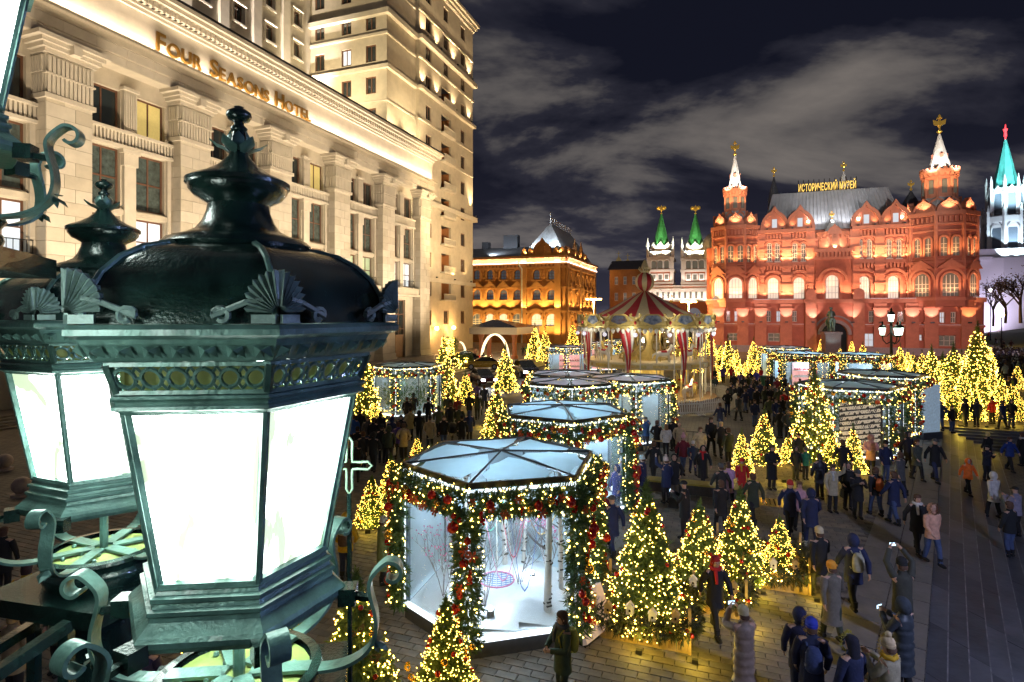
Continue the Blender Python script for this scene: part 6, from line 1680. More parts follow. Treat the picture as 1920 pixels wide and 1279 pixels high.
tree(400,1180,1350,NEAR,0,'lit fir mostly hidden behind the front lantern base',1.1,12,pos=Vector((-5.3,10.2,0)),h_=2.4)
tree(697,890,985,NEAR,1,'squat lit fir left of the nearest pavilion',1.15,12)
tree(733,850,940,NEAR,0,'lit fir touching the left garland of the nearest pavilion',1.0,10)
tree(782,816,872,NEAR,1,'small lit fir behind the nearest pavilion roof',1.0,8)
tree(931,715,830,MID,0,'lit fir left of the second pavilion, its base wide',1.0,14)
tree(948,642,738,MID,1,'slender lit fir rising behind the fir by the second pavilion',1.0)
tree(832,631,757,MID,0,'lit fir right of the pavilion near the hotel',.9)
tree(873,695,760,MID,1,'small lit fir beside the crossing by the dark car',1.25)
tree(682,655,800,MID,0,'lit fir half hidden by the front lantern pane',1.0)
tree(703,748,806,MID,1,'little lit fir at the left corner of the hotel side pavilion',1.0)
far = [(1003,605,675,'left of the twin firs beyond the car'),(1022,611,680,'right of the twin firs beyond the car'),(1074,603,652,'far fir in front of the ochre building'),(1062,640,668,'small fir by the pink shop'),
 (1294,624,690,'fir behind the right carousel poles'),(1268,640,690,'fir seen between the carousel poles'),(1330,610,670,'fir right of the carousel canopy'),(1365,628,706,'tall fir left of the museum forecourt'),(1413,632,694,'fir before the left museum wing'),(1436,646,708,'fir beside the white columned pavilion'),
 (1398,674,706,'low fir in the forecourt left group'),(1344,684,716,'low fir at the left of the forecourt crowd'),(1540,632,664,'small fir left of the statue'),(1597,636,668,'small fir right of the statue'),(1618,640,692,'fir right of the statue with a pale crown'),(1637,662,694,'low fir left of the triple street lamp'),
 (1602,668,694,'low fir behind the wavy roofed pavilions'),(1659,664,694,'low fir at the foot of the triple street lamp'),(1688,643,700,'fir right of the triple street lamp'),(1747,646,745,'first tall fir of the right hand thicket'),(1767,660,760,'fir between the two tall firs of the thicket'),
 (1788,641,762,'broad fir in the middle of the thicket'),(1822,650,770,'fir in front of the tallest fir of the thicket'),(1833,603,745,'tallest fir of the right hand thicket'),(1853,640,725,'fir at the right shoulder of the tallest fir'),(1828,722,790,'low fir at the front of the thicket by the steps'),(1881,735,790,'low round fir right of the red coat'),
 (1914,742,790,'low fir cut by the right edge above the steps'),(1908,680,730,'fir among the dense crowd at the right edge'),(1755,710,786,'low fir at the left front of the thicket'),(1786,715,788,'low fir at the centre front of the thicket'),(1310,655,700,'fir behind the picket gate of the carousel'),(1245,640,688,'fir between the carousel drapes'),(1175,640,690,'fir beyond the carousel deck')]
for i, (px, a, b, l) in enumerate(far): tree(px, a, b, FAR if b < 740 else MID, i % 2, 'lit '+l if not l.startswith(('left','right','small','low','tall','first','broad','far')) else 'lit fir, '+l, 1.0 if b < 740 else 1.05)
more_t = [(1716,668,752,'slim fir left of the thicket behind the pale blue panel'),(1733,690,778,'fir close to the pale blue panel'),(1775,690,772,'fir in the second rank of the thicket'),(1806,690,778,'fir between the front firs of the thicket'),(1842,690,775,'fir under the tallest fir, right side'),(1862,690,760,'fir behind the red pointing person'),(1803,655,735,'rear fir in the middle of the thicket'),(1729,655,715,'rear fir at the left of the thicket'),(1712,660,704,'low fir between the street lamp and the thicket'),
 (1380,648,706,'fir filling the forecourt left group'),(1424,655,704,'fir in the gap before the left museum wing'),(1352,640,690,'fir behind the forecourt left group'),(1449,660,712,'fir just left of the white columned pavilion'),(1575,650,676,'low fir at the pedestal of the statue'),(1646,655,686,'low fir behind the triple street lamp'),(1672,662,698,'low fir right at the street lamp post'),(1702,655,698,'low fir before the right museum wing'),(1280,636,690,'second fir between the carousel poles'),(1215,636,684,'fir behind the middle carousel drape'),
 (1878,700,772,'fir behind the low round fir at the right'),(1899,712,780,'fir left of the fir cut by the right edge')]
for i, (px, a, b, l) in enumerate(more_t): tree(px, a, b, FAR if b < 745 else MID, i % 2, 'lit '+l, 1.0)
tree(1527,685,872,MID,0,'tallest lit fir beside the lettered pavilion',1.0,26)
tree(1600,793,888,MID,1,'small lit fir in front of the lettered panel',.95,10)
tree(1433,763,872,MID,0,'lit fir left of the tall fir by the lettered pavilion',1.0,12)
tree(1391,803,888,MID,1,'lit fir at the left end of the lettered pavilion row',1.0,8)
tree(1478,815,868,MID,0,'low lit fir between two taller firs by the lettered pavilion',1.4,6)
tree(1560,805,886,MID,1,'low lit fir right of the tall fir by the lettered pavilion',1.2,6)
# low picket enclosures with bird houses round the near firs
m_pine = mat('pale_pine_board', (.48,.33,.14), .6, var=.25, vs=6); m_hwhite = mat('white_bird_house', (.72,.70,.66), .6, var=.08); m_dgar = mat('dark_tinsel_garland', (.05,.06,.03), .6, var=.5, vs=6)
def enclosure(c, w, d, ang, label, seed):
    o = thing('planter_fence', (c.x, c.y, 0), label, 'fence', 'low fences round the near firs', rotz=ang); r = random.Random(seed)
    b = MB(); b.box(-w/2,-d/2,0,w/2,d/2,.05); b.build('floor_board', m_pine, o)
    for sx in (-1, 1):
        for sy in (-1, 1): b = MB(); b.box(sx*w/2-.03,sy*d/2-.03,0,sx*w/2+.03,sy*d/2+.03,.95); b.build('post', m_pine, o)
    n = int(w/.2)
    pk_ = MB(); pk_.box(-.06,-.012,0,.06,.012,.3); pk_.prism([(-.06,-.012),(.06,-.012),(.06,.012),(-.06,.012)], .3, .38, poly2=[(0,-.012),(.001,-.012),(.001,.012),(0,.012)]); pk_ = pk_.mesh('picket', m_pine)
    for i in range(n):
        for sy in (-1, 1): obj('picket', pk_, o, (-w/2+(i+.5)*w/n, sy*(d/2+.0), .04))
    for i in range(int(d/.2)):
        for sx in (-1, 1): obj('picket', pk_, o, (sx*w/2, -d/2+(i+.5)*d/int(d/.2), .04), pi/2)
    nd, bl = MB(), MB()
    P = [Vector((-w/2,-d/2,0)), Vector((w/2,-d/2,0)), Vector((w/2,d/2,0)), Vector((-w/2,d/2,0))]
    for i in range(4):
        q0, q1 = P[i], P[(i+1) % 4]; ax = (q1-q0).normalized(); out = Vector((ax.y,-ax.x,0))
        garland_line(q0+Vector((0,0,.5)), q1+Vector((0,0,.5)), out, .13, 160, r, nd, bl, .02, 12, .12)
    nd.build('tinsel_garland', m_dgar, o, kind='stuff'); bl.build('string_lights', m_tbulb, o, kind='stuff')
    for i in range(4):
        x = -w/2+(i+.6)*w/4.2; b = MB(); b.prism([(-.08,-.05),(.08,-.05),(.08,.05),(-.08,.05)], 0, .16); b.prism([(-.1,-.06),(.1,-.06),(.1,.06),(-.1,.06)], .16, .27, poly2=[(-.002,-.06),(.002,-.06),(.002,.06),(-.002,.06)])
        hb = b.build('bird_house', m_hwhite if i % 3 else m_pine, o, loc=(x, -d/2+.02, .56+.06*(i % 2)))
        b = MB(); b.lathe([(.025,0),(.025,.012)], 8); b.xf(Matrix.Rotation(pi/2,4,'X')); b.build('hole', m_iron, hb, loc=(0,-.047,.09))
    for x, y in ((-w/2-.12,-d/2-.3),(w/2+.12,-d/2-.3),(0,-d/2-.35)):
        b = MB(); b.cbox((x,y,.06), .12, .08, .08); b.build('floodlight', m_fix, o); light('POINT', (x,y-.06,.34), 13, (1,.70,.08), o, .12)  # assumed floodlights, added for yellow spill round the fence
    for i in range(12):
        k = r.randrange(4); t = r.random(); q = P[k].lerp(P[(k+1) % 4], t); b = bau_r; obj('red_bauble', b, o, q*1.06+Vector((0,0,.45+r.uniform(-.08,.08))), sc=r.uniform(.7,1.1))
e_ang = -G
p = at(1212,1168); enclosure(p, 2.0, 1.9, e_ang, 'low pine picket fence with bird houses round the tall near fir', 1)
p = at(1320,1120); enclosure(p, 1.9, 1.7, e_ang, 'low pine picket fence round the second and third firs', 2)
p = at(1425,1076); enclosure(p, 2.2, 1.8, e_ang, 'low pine picket fence round the smallest fir of the row', 3)
for px, py, pw, wh in ((1405,905,14,'first fir of the lettered row'),(1470,905,14,'second fir of the lettered row'),(1540,900,14,'tall fir by the lettered pavilion'),(1610,900,10,'small fir by the lettered panel'),(1755,796,25,'left front of the right thicket'),(1800,800,25,'long black coat by the thicket'),(1850,802,25,'red pointing person'),(1900,798,25,'low fir at the right edge'),(905,800,30,'fir left of the second pavilion'),(850,772,40,'fir near the crossing'),(690,1000,10,'squat fir by the nearest pavilion')):
    p = at(px, py); o = thing('floodlight', p, 'small assumed yellow floodlight on the paving by the '+wh, 'floodlight', 'assumed yellow floodlights at the firs'); b = MB(); b.cbox((0,0,.07), .16, .1, .12); b.build('housing', m_fix, o); light('POINT', (0,0,.4), pw*1.3, (1,.70,.08), o, .12)  # assumed lamps, added to warm the paving near the firs
# ================================================================ BIG CAST IRON LANTERNS IN FRONT
m_castd = mat('green_black_cast_iron', (.012,.036,.031), .22, metal=.3, var=.6, vs=7, bump=.16, bs=70, coat=.5)
m_castl = mat('verdigris_iron', (.10,.205,.18), .36, metal=.3, var=.45, vs=6, bump=.22, bs=45, coat=.3)
def milk_glass():
    m = bpy.data.materials.new('lit_milk_glass'); m.use_nodes = True; nt = m.node_tree; b = nt.nodes['Principled BSDF']
    tc = nt.nodes.new('ShaderNodeTexCoord'); n = nt.nodes.new('ShaderNodeTexNoise'); n.inputs['Scale'].default_value = 4.0; n.inputs['Detail'].default_value = 8; n.inputs['Distortion'].default_value = .6
    mp = nt.nodes.new('ShaderNodeMapping'); mp.inputs['Scale'].default_value = (1.3,1.3,.55); nt.links.new(tc.outputs['Object'], mp.inputs[0]); nt.links.new(mp.outputs[0], n.inputs[0]); r = nt.nodes.new('ShaderNodeValToRGB'); nt.links.new(n.outputs[0], r.inputs[0])
    r.color_ramp.elements[0].position = .41; r.color_ramp.elements[0].color = (.048,.058,.038,1); r.color_ramp.elements[1].position = .53; r.color_ramp.elements[1].color = (.90,1,.93,1)
    nt.links.new(r.outputs[0], b.inputs['Emission Color']); b.inputs['Emission Strength'].default_value = 13; b.inputs['Base Color'].default_value = (.8,.85,.8,1); b.inputs['Roughness'].default_value = .25
    return m
m_milk = milk_glass()
def lantern(label, X, Y, zc, ph, S=2.4, col_to_ground=True, post_r=.115):
    """S: scale in metres; profile heights are in units of S about the eye-level datum zc"""
    o = thing('lantern', (X, Y, 0), label, 'lantern', 'cast iron lanterns in the foreground')
    z = lambda k: zc+k*S
    CA = [radians(-57+ph+60*i) for i in range(6)]
    HX = lambda r, i: (S*r*cos(CA[i % 6]), S*r*sin(CA[i % 6]))
    def hexl(mb, prof, cap=False):
        k = len(prof); vs = [(*HX(r, i), z(zz)) for r, zz in prof for i in range(6)]
        fs = [(j*6+i, j*6+(i+1) % 6, (j+1)*6+(i+1) % 6, (j+1)*6+i) for j in range(k-1) for i in range(6)]
        if cap: fs += [tuple(range(5,-1,-1)), tuple(range((k-1)*6, k*6))]
        mb.add(vs, fs)
    b = MB(); b.lathe([(S*r, z(q)) for r, q in ((.105,.108),(.118,.110),(.122,.118),(.112,.128),(.085,.137),(.068,.146),(.058,.160),(.051,.178),(.049,.190),(.052,.193),(.070,.203),(.079,.214),(.080,.221),(.084,.223),(.084,.230),(.078,.234),(.055,.244),(.035,.257),(.020,.272),(.013,.284))], 40)
    b.build('chimney', m_castd, o, smooth=50)
    b = MB(); b.lathe([(S*r, z(q)) for r, q in ((.012,.284),(.013,.300),(.010,.318),(.013,.320),(.014,.325),(.009,.330),(.008,.335),(.017,.339),(.021,.346),(.020,.352),(.013,.357),(.006,.359),(.008,.362),(.001,.365))], 20)
    F_ = b.build('finial', m_castd, o, smooth=60)
    b = MB()
    for i in range(6):
        a = CA[i]+.3; d = Vector((cos(a), sin(a), 0)); s_ = Vector((-sin(a), cos(a), 0)); w = [.3,1,.9,.05]; vs = []
        for j, (rr, zz) in enumerate(((.012,.280),(.024,.289),(.034,.292),(.046,.303))):
            c = d*S*rr+Vector((0,0,z(zz))); vs += [c-s_*S*.012*w[j], c+Vector((0,0,-S*.003)), c+s_*S*.012*w[j]]
        b.add(vs, [(j*3+i2, j*3+i2+1, j*3+i2+4, j*3+i2+3) for j in range(3) for i2 in (0,1)])
        a += .52; d = Vector((cos(a), sin(a), 0)); s_ = Vector((-sin(a), cos(a), 0)); vs = []
        for j, (rr, zz) in enumerate(((.010,.284),(.017,.296),(.019,.306),(.012,.318))):
            c = d*S*rr+Vector((0,0,z(zz))); vs += [c-s_*S*.010*w[j], c+d*S*.003, c+s_*S*.010*w[j]]
        b.add(vs, [(j*3+i2, j*3+i2+1, j*3+i2+4, j*3+i2+3) for j in range(3) for i2 in (0,1)])
    b.build('leaf_crown', m_castl, o, smooth=60)
    # hexagonal dome
    prof = [(.250,-.013),(.247,.006),(.239,.034),(.224,.060),(.200,.083),(.167,.101),(.130,.111),(.100,.113)]
    b = MB(); m = 8
    for j in range(len(prof)-1):
        for i in range(6):
            for q in range(m):
                vs = []
                for (r, zz), qq in ((prof[j],q),(prof[j],q+1),(prof[j+1],q+1),(prof[j+1],q)):
                    p0, p1 = Vector(HX(r,i)), Vector(HX(r,i+1)); t = qq/m; p = p0.lerp(p1, t); bulge = 1+.02*sin(pi*t); vs.append((p.x*bulge, p.y*bulge, z(zz)))
                b.add(vs, [(0,1,2,3)])
    bmw = b.build('dome', m_castd, o); me = bmw.data
    bm = bmesh.new(); bm.from_mesh(me); bmesh.ops.remove_doubles(bm, verts=bm.verts, dist=.0005); bm.to_mesh(me); bm.free()
    me.polygons.foreach_set('use_smooth', [True]*len(me.polygons)); me.set_sharp_from_angle(angle=radians(35))
    b = MB()
    for i in range(6): b.tube([(*HX(r*1.01,i), z(zz)) for r, zz in prof], S*.0045, 6)
    b.build('dome_ribs', m_castl, o, kind='stuff')
    # rim mouldings, leaf band, base
    b = MB(); hexl(b, [(.226,-.012),(.270,-.014),(.275,-.020),(.275,-.028),(.258,-.034),(.255,-.040),(.240,-.060),(.236,-.064),(.232,-.066),(.20,-.066)]); b.build('rim', m_castl, o)
    b = MB()
    for i in range(6):
        p0, p1 = Vector((*HX(.2545,i),z(-.043))), Vector((*HX(.2545,i+1),z(-.043))); n = 7; out = ((p0+p1)/2); out.z = 0; out.normalize(); ax = (p1-p0).normalized()
        for k in range(n):
            c = p0.lerp(p1, (k+.5)/n)
            for q in (-1, 0, 1):
                tip = c+ax*q*S*.012+Vector((0,0,-S*.017))-out*S*.011; b.add([c+ax*(q*.5-.5)*S*.011+out*S*.002, c+ax*(q*.5+.5)*S*.011+out*S*.002, tip+out*S*.004, c+out*S*.008-Vector((0,0,S*.006))], [(0,1,3),(1,2,3),(2,0,3)])
    b.build('acanthus_leaves', m_castl, o, kind='stuff')
    # pierced frieze: bars, rings and webs
    fr_ = MB(); hexl(fr_, [(.218,-.066),(.224,-.067),(.224,-.073),(.218,-.074)]); hexl(fr_, [(.203,-.108),(.210,-.108),(.210,-.114),(.203,-.115)]); fr_.build('frieze_rails', m_castl, o, kind='stuff')
    for i in range(6):
        n = 6; b = MB()
        for k in range(n):
            t = (k+.5)/n
            def P(tt, zz):
                r = .219+(zz+.072)*(.014/.038); p = Vector(HX(r,i)).lerp(Vector(HX(r,i+1)), tt); return Vector((p.x, p.y, z(zz)))
            c = P(t,-.0905); L = (Vector(HX(.213,i))-Vector(HX(.213,i+1))).length; ru = .0135*S/L
            ring = [P(t+ru*cos(2*pi*q/14), -.0905+.0135*sin(2*pi*q/14)) for q in range(15)]; b.tube(ring, S*.0032, 5, cap=False)
            for sg in (-1, 1):
                b.tube([P(t+sg*ru*.8,-.083), P(t+sg*.5/n,-.074)], S*.0026, 4); b.tube([P(t+sg*ru*.8,-.098), P(t+sg*.5/n,-.107)], S*.0026, 4); b.tube([P(t+sg*ru,-.0905), P(t+sg*.5/n,-.0905)], S*.0028, 4)
            b.tube([P(t,-.077), P(t,-.072)], S*.003, 4); b.tube([P(t,-.104), P(t,-.109)], S*.003, 4)
        for tt in (0.0, 1.0): b.tube([P(tt,-.07), P(tt,-.111)], S*.007, 6)
        b.build('pierced_frieze', m_castl, o)
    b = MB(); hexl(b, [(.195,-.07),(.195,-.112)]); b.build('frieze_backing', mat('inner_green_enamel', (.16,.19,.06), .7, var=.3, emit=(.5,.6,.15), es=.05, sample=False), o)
    b = MB(); hexl(b, [(.203,-.114),(.214,-.116),(.216,-.120),(.210,-.124),(.208,-.128),(.214,-.131),(.214,-.136),(.205,-.139),(.198,-.145),(.186,-.146)]); b.build('upper_moulding', m_castl, o)
    # glazing bars and panes
    for i in range(6):
        b = MB(); b.tube([(*HX(.1925,i), z(-.143)), (*HX(.1435,i), z(-.412))], S*.0075, 4); b.tube([(*HX(.1965,i), z(-.143)), (*HX(.1475,i), z(-.412))], S*.0045, 6); b.build('glazing_bar', m_castl, o)
        p = [(*HX(.187,i), z(-.145)), (*HX(.187,i+1), z(-.145)), (*HX(.1385,i+1), z(-.414)), (*HX(.1385,i), z(-.414))]
        b = MB().add(p, [(0,1,2,3)]); b.build('glass_pane', m_milk, o)
    b = MB(); hexl(b, [(.130,-.404),(.150,-.408),(.152,-.416),(.147,-.419),(.150,-.424),(.158,-.427),(.158,-.433),(.153,-.436),(.156,-.442),(.163,-.445),(.163,-.451),(.158,-.454),(.160,-.461),(.168,-.468),(.178,-.476),(.182,-.482),(.182,-.490),(.176,-.499),(.10,-.500)]); b.build('base_moulding', m_castl, o)
    # scrolled iron brackets from the base corners down to the ring
    for i in range(6):
        a = CA[i]; d = Vector((cos(a), sin(a), 0)); sd = Vector((-sin(a), cos(a), 0)); pts = []
        cu, zu, R_ = .262, -.462, .030
        for q in range(15):
            th = radians(-140+q*26); rr = R_*(.32+.68*q/14); pts.append(d*S*(cu+rr*cos(th))+Vector((0,0,z(zu+rr*sin(th)))))
        # from the outer curl down and inwards
        for r, zz in ((.222,-.470),(.226,-.500),(.236,-.535),(.236,-.570),(.222,-.598),(.190,-.618),(.150,-.626),(.105,-.624)): pts.append(d*S*r+Vector((0,0,z(zz))))
        pts = pts[:11]+pts[15:]
        for _ in range(2): pts = [pts[0]]+[p.lerp(q, t) for p, q in zip(pts, pts[1:]) for t in (.25,.75)]+[pts[-1]]
        b = MB(); b.ribbon(pts, sd, S*.028, S*.006); br_ = b.build('scroll_bracket', m_castl, o, smooth=50)
        b = MB(); b.cbox(d*S*.186+Vector((0,0,z(-.497))), S*.03, S*.034, S*.03, a); b.tube([d*S*.186+Vector((0,0,z(-.50))), d*S*.225+Vector((0,0,z(-.505)))], S*.008, 5); b.build('bracket_clamp', m_castd, br_)
        b = MB(); c = d*S*.229+Vector((0,0,z(-.578)))
        for q in range(3):
            l = d*cos(q*1.0-1.2)*S*.03+Vector((0,0,S*.03*sin(q*1.0-2.0))); b.add([c, c+l*.55+sd*S*.013, c+l, c+l*.55-sd*S*.013, c+l*.5+d*S*.008], [(0,1,4),(1,2,4),(2,3,4),(3,0,4)])
        b.build('leaf', m_castl, br_)
    b = MB(); b.tube([(0,0,z(-.50)),(0,0,z(-.64))], S*.010, 8); b.build('feed_rod', m_castl, o)
    b = MB(); b.lathe([(.02*S, z(-.628)),(.118*S, z(-.632)),(.118*S, z(-.642)),(.02*S, z(-.642))], 24); D_ = b.build('seat_disc', mat('lit_green_plate', (.17,.22,.06), .5, var=.35, vs=8), o)
    b = MB()
    for i in range(6):
        a = CA[i]; b.ribbon([(S*.02*cos(a),S*.02*sin(a),z(-.622)),(S*.12*cos(a),S*.12*sin(a),z(-.622))], (-sin(a),cos(a),0), S*.03, S*.006)
        for r in (.05,.09): b.ball((S*r*cos(a+.25),S*r*sin(a+.25),z(-.627)), S*.006, 6, 4)
    b.build('spokes_and_bolts', m_castl, D_, kind='stuff')
    b = MB(); b.lathe([(S*r, z(q)) for r, q in ((.119,-.620),(.137,-.622),(.140,-.630),(.132,-.640),(.128,-.650),(.134,-.658),(.136,-.668),(.130,-.685),(.128,-.692))], 36, cap=False); b.build('ring', m_castd, o, smooth=45)
    b = MB(); r_ = .178*S; rot = -.05
    b.prism(ngon(4, r_*1.414, 0, 0, pi/4+radians(ph)+.2), z(-.735), z(-.692)); b.build('slab', m_castd, o)
    b = MB(); b.lathe([(S*r, z(q)) for r, q in ((.10,-.735),(.104,-.748),(.095,-.758),(.098,-.775),(.104,-.783),(.086,-.80),(.086,-1.15),(post_r,-1.2),(post_r,-1.25))]+[(S*post_r,1.2),(S*post_r,0)], 28); b.build('column', m_castd, o, smooth=45)
    for i in range(6):
        a = CA[i]+pi/6; b = MB(); b.add([(*HX(.258,i), z(-.014)), *[]], []) if False else None
    # palmettes on the six rim corners: two folded fans
    for i in range(6):
        b = MB(); c = Vector((*HX(.271,i), z(-.014)))
        for nb_ in (-1, 1):
            e0 = Vector(HX(.271,i)); e1 = Vector(HX(.271,(i+nb_) % 6)); ax = Vector(((e1-e0).x,(e1-e0).y,0)).normalized(); out = Vector((ax.y,-ax.x,0)); out = out if out.dot(c) > 0 else -out
            K = 8
            for k in range(K):
                th0 = radians(90-k*(88/K)); th1 = radians(90-(k+1)*(88/K)); thm = (th0+th1)/2; R0_ = S*.010; R1 = S*(.060-.014*(k/K)**2)
                base = c+Vector((0,0,S*.016))
                pp = lambda th, r: base+ax*r*cos(th)*.92+Vector((0,0,r*sin(th)))
                q = [pp(th0,R0_), pp(thm,R0_), pp(th1,R0_), pp(th1*.98+th0*.02,R1*.94), pp(thm,R1), pp(th0*.98+th1*.02,R1*.94)]
                q[1] = q[1]+out*S*.004; q[4] = q[4]+out*S*.005
                bk = [v-out*S*.006 for v in (q[0],q[2],q[3],q[4]-out*S*.005,q[5])]
                o_ = len(q); b.add(q+bk, [(0,1,4,5),(1,2,3,4),(6,10,9,8,7),(0,5,10,6),(2,7,8,3),(5,4,9,10),(4,3,8,9)])
            b.cbox(c+ax*S*.02+Vector((0,0,S*.008)), S*.032, S*.005, S*.012, atan2(ax.y, ax.x))
            sc_ = [c+ax*S*(.075+.013*cos(t_)*(1-t_/9))+Vector((0,0,S*(.012+.013*sin(t_)*(1-t_/9)))) for t_ in [q*.55 for q in range(11)]]
            b.tube(list(reversed(sc_))+[c+ax*S*.045+Vector((0,0,S*.03)), c+ax*S*.02+Vector((0,0,S*.036))], S*.0045, 5)
        b.build('palmette', mat('lit_palmette_paint', (.17,.26,.24), .42, metal=.2, var=.35, vs=12, bump=.2, bs=60), o)  # tone lifted above the other ironwork to paint light on the fans
    light('POINT', (0,0,z(-.28)), 95*(S/2.4)**2, (.84,1,.90), o, .12)
    return o
L1y = 2.4; lantern('nearest big green black cast iron lantern with scallop palmettes and lit milky panes', (448-960)/F*L1y, L1y, H, 3)
L2y = 3.69; lantern('second cast iron lantern behind, on a square slab and dark column', (195-960)/F*L2y, L2y, H, -25)
lantern('high lantern at the top left corner, its lit pane cut by the frame', (-170-960)/F*2.6, 2.6, H+1.96, 12, post_r=.08)
lantern('added lantern beside the viewpoint, unseen outside the picture on the left', -1.75, .75, H+.5, 20)  # extra unseen lantern, put in to light the nearest lantern's front
# rectangular iron railing frames at the bottom left
def rail(px, py, px2, py2, Y1, Y2, label):
    a, b_ = at_depth(px, py, Y1), at_depth(px2, py2, Y2); o = thing('railing', (a.x, a.y, a.z-1.2), label, 'railing', 'iron railing frames by the lanterns'); org = Vector((a.x,a.y,a.z-1.2))
    d = b_-a; b = MB(); ax = d.normalized()
    for p, q in ((a, b_), (a-Vector((0,0,.55)), b_-Vector((0,0,.55)))):
        L = (q-p).length; M = Matrix.Translation((p+q)/2-org) @ ax.to_track_quat('X','Z').to_matrix().to_4x4(); m = MB(); m.box(-L/2,-.028,-.028,L/2,.028,.028); m.xf(M); b.add(m.v, m.f)
    for t in (0.02, .98):
        p = a.lerp(b_, t)-org; b.box(p.x-.026, p.y-.026, p.z-1.2, p.x+.026, p.y+.026, p.z-.03)
    b.build('frame', m_castd, o)
rail(-60,1300,128,1172,2.6,3.0,'nearer slanted iron railing frame at the bottom left'); rail(-60,1250,66,1170,3.0,3.5,'farther iron railing frame at the bottom left')
# stone plinths that carry the lamp columns
# ================================================================ PEOPLE
m_skin = mat('skin', (.55,.33,.24), .55, var=.06); m_hairm = {}
def cm(col, kind='cloth'):
    key = kind+'_%02x%02x%02x' % tuple(int(c*255) for c in col)
    return mat(key, col, .5 if kind == 'puffer' else .85, var=.22, vs=9, bump=.4 if kind == 'puffer' else .5, bs=14 if kind == 'puffer' else 22)
NAVY=(.018,.025,.075); BLK=(.014,.014,.016); GRY=(.09,.09,.09); OLV=(.075,.08,.035); MAR=(.16,.015,.025); RED=(.55,.02,.02); BLU=(.04,.13,.42); CRM=(.52,.44,.28); WHT=(.62,.60,.58)
PNK=(.62,.33,.36); PEA=(.66,.36,.25); TAU=(.30,.22,.18); YEL=(.62,.36,.02); ORG=(.85,.16,.02); GRN=(.03,.22,.11); JEA=(.06,.09,.20); LIL=(.26,.24,.33); BRN=(.10,.05,.03); BEI=(.42,.33,.20); DGR=(.04,.05,.03); PUR=(.10,.06,.25)
V3 = Vector
POSES = {
 # elbow/hand offsets for left (-x) and right (+x) arm, stride of left and right foot, lean; body faces +y
 'stand': dict(l=((-.27,.02,1.14),(-.25,.12,.90)), r=((.27,.02,1.14),(.25,.12,.90)), f=(0,0)),
 'walk':  dict(l=((-.28,.10,1.15),(-.24,.28,.96)), r=((.28,-.12,1.15),(.27,-.18,.90)), f=(-.24,.26)),
 'walk2': dict(l=((-.28,-.10,1.15),(-.27,-.14,.90)), r=((.28,.10,1.15),(.24,.26,.98)), f=(.20,-.18)),
 'pockets': dict(l=((-.31,-.06,1.16),(-.22,.10,.98)), r=((.31,-.06,1.16),(.22,.10,.98)), f=(.04,-.02)),
 'phone': dict(l=((-.25,.12,1.18),(-.06,.36,1.36)), r=((.25,.12,1.18),(.06,.36,1.36)), f=(.03,-.03)),
 'photo': dict(l=((-.26,.22,1.36),(-.09,.34,1.60)), r=((.26,.22,1.36),(.09,.34,1.60)), f=(.02,-.02)),
 'up':    dict(l=((-.27,.10,1.68),(-.12,.22,1.90)), r=((.27,.10,1.68),(.12,.22,1.90)), f=(.02,-.02)),
 'wave':  dict(l=((-.34,.12,1.52),(-.30,.24,1.76)), r=((.27,.02,1.14),(.25,.12,.90)), f=(.03,-.03)),
 'carry': dict(l=((-.27,.08,1.16),(-.08,.30,1.12)), r=((.27,.08,1.16),(.08,.30,1.10)), f=(.0,.0)),
 'arm_out': dict(l=((-.27,.02,1.14),(-.25,.12,.90)), r=((.40,.10,1.34),(.66,.18,1.38)), f=(.03,-.03)),
}
PM = {}
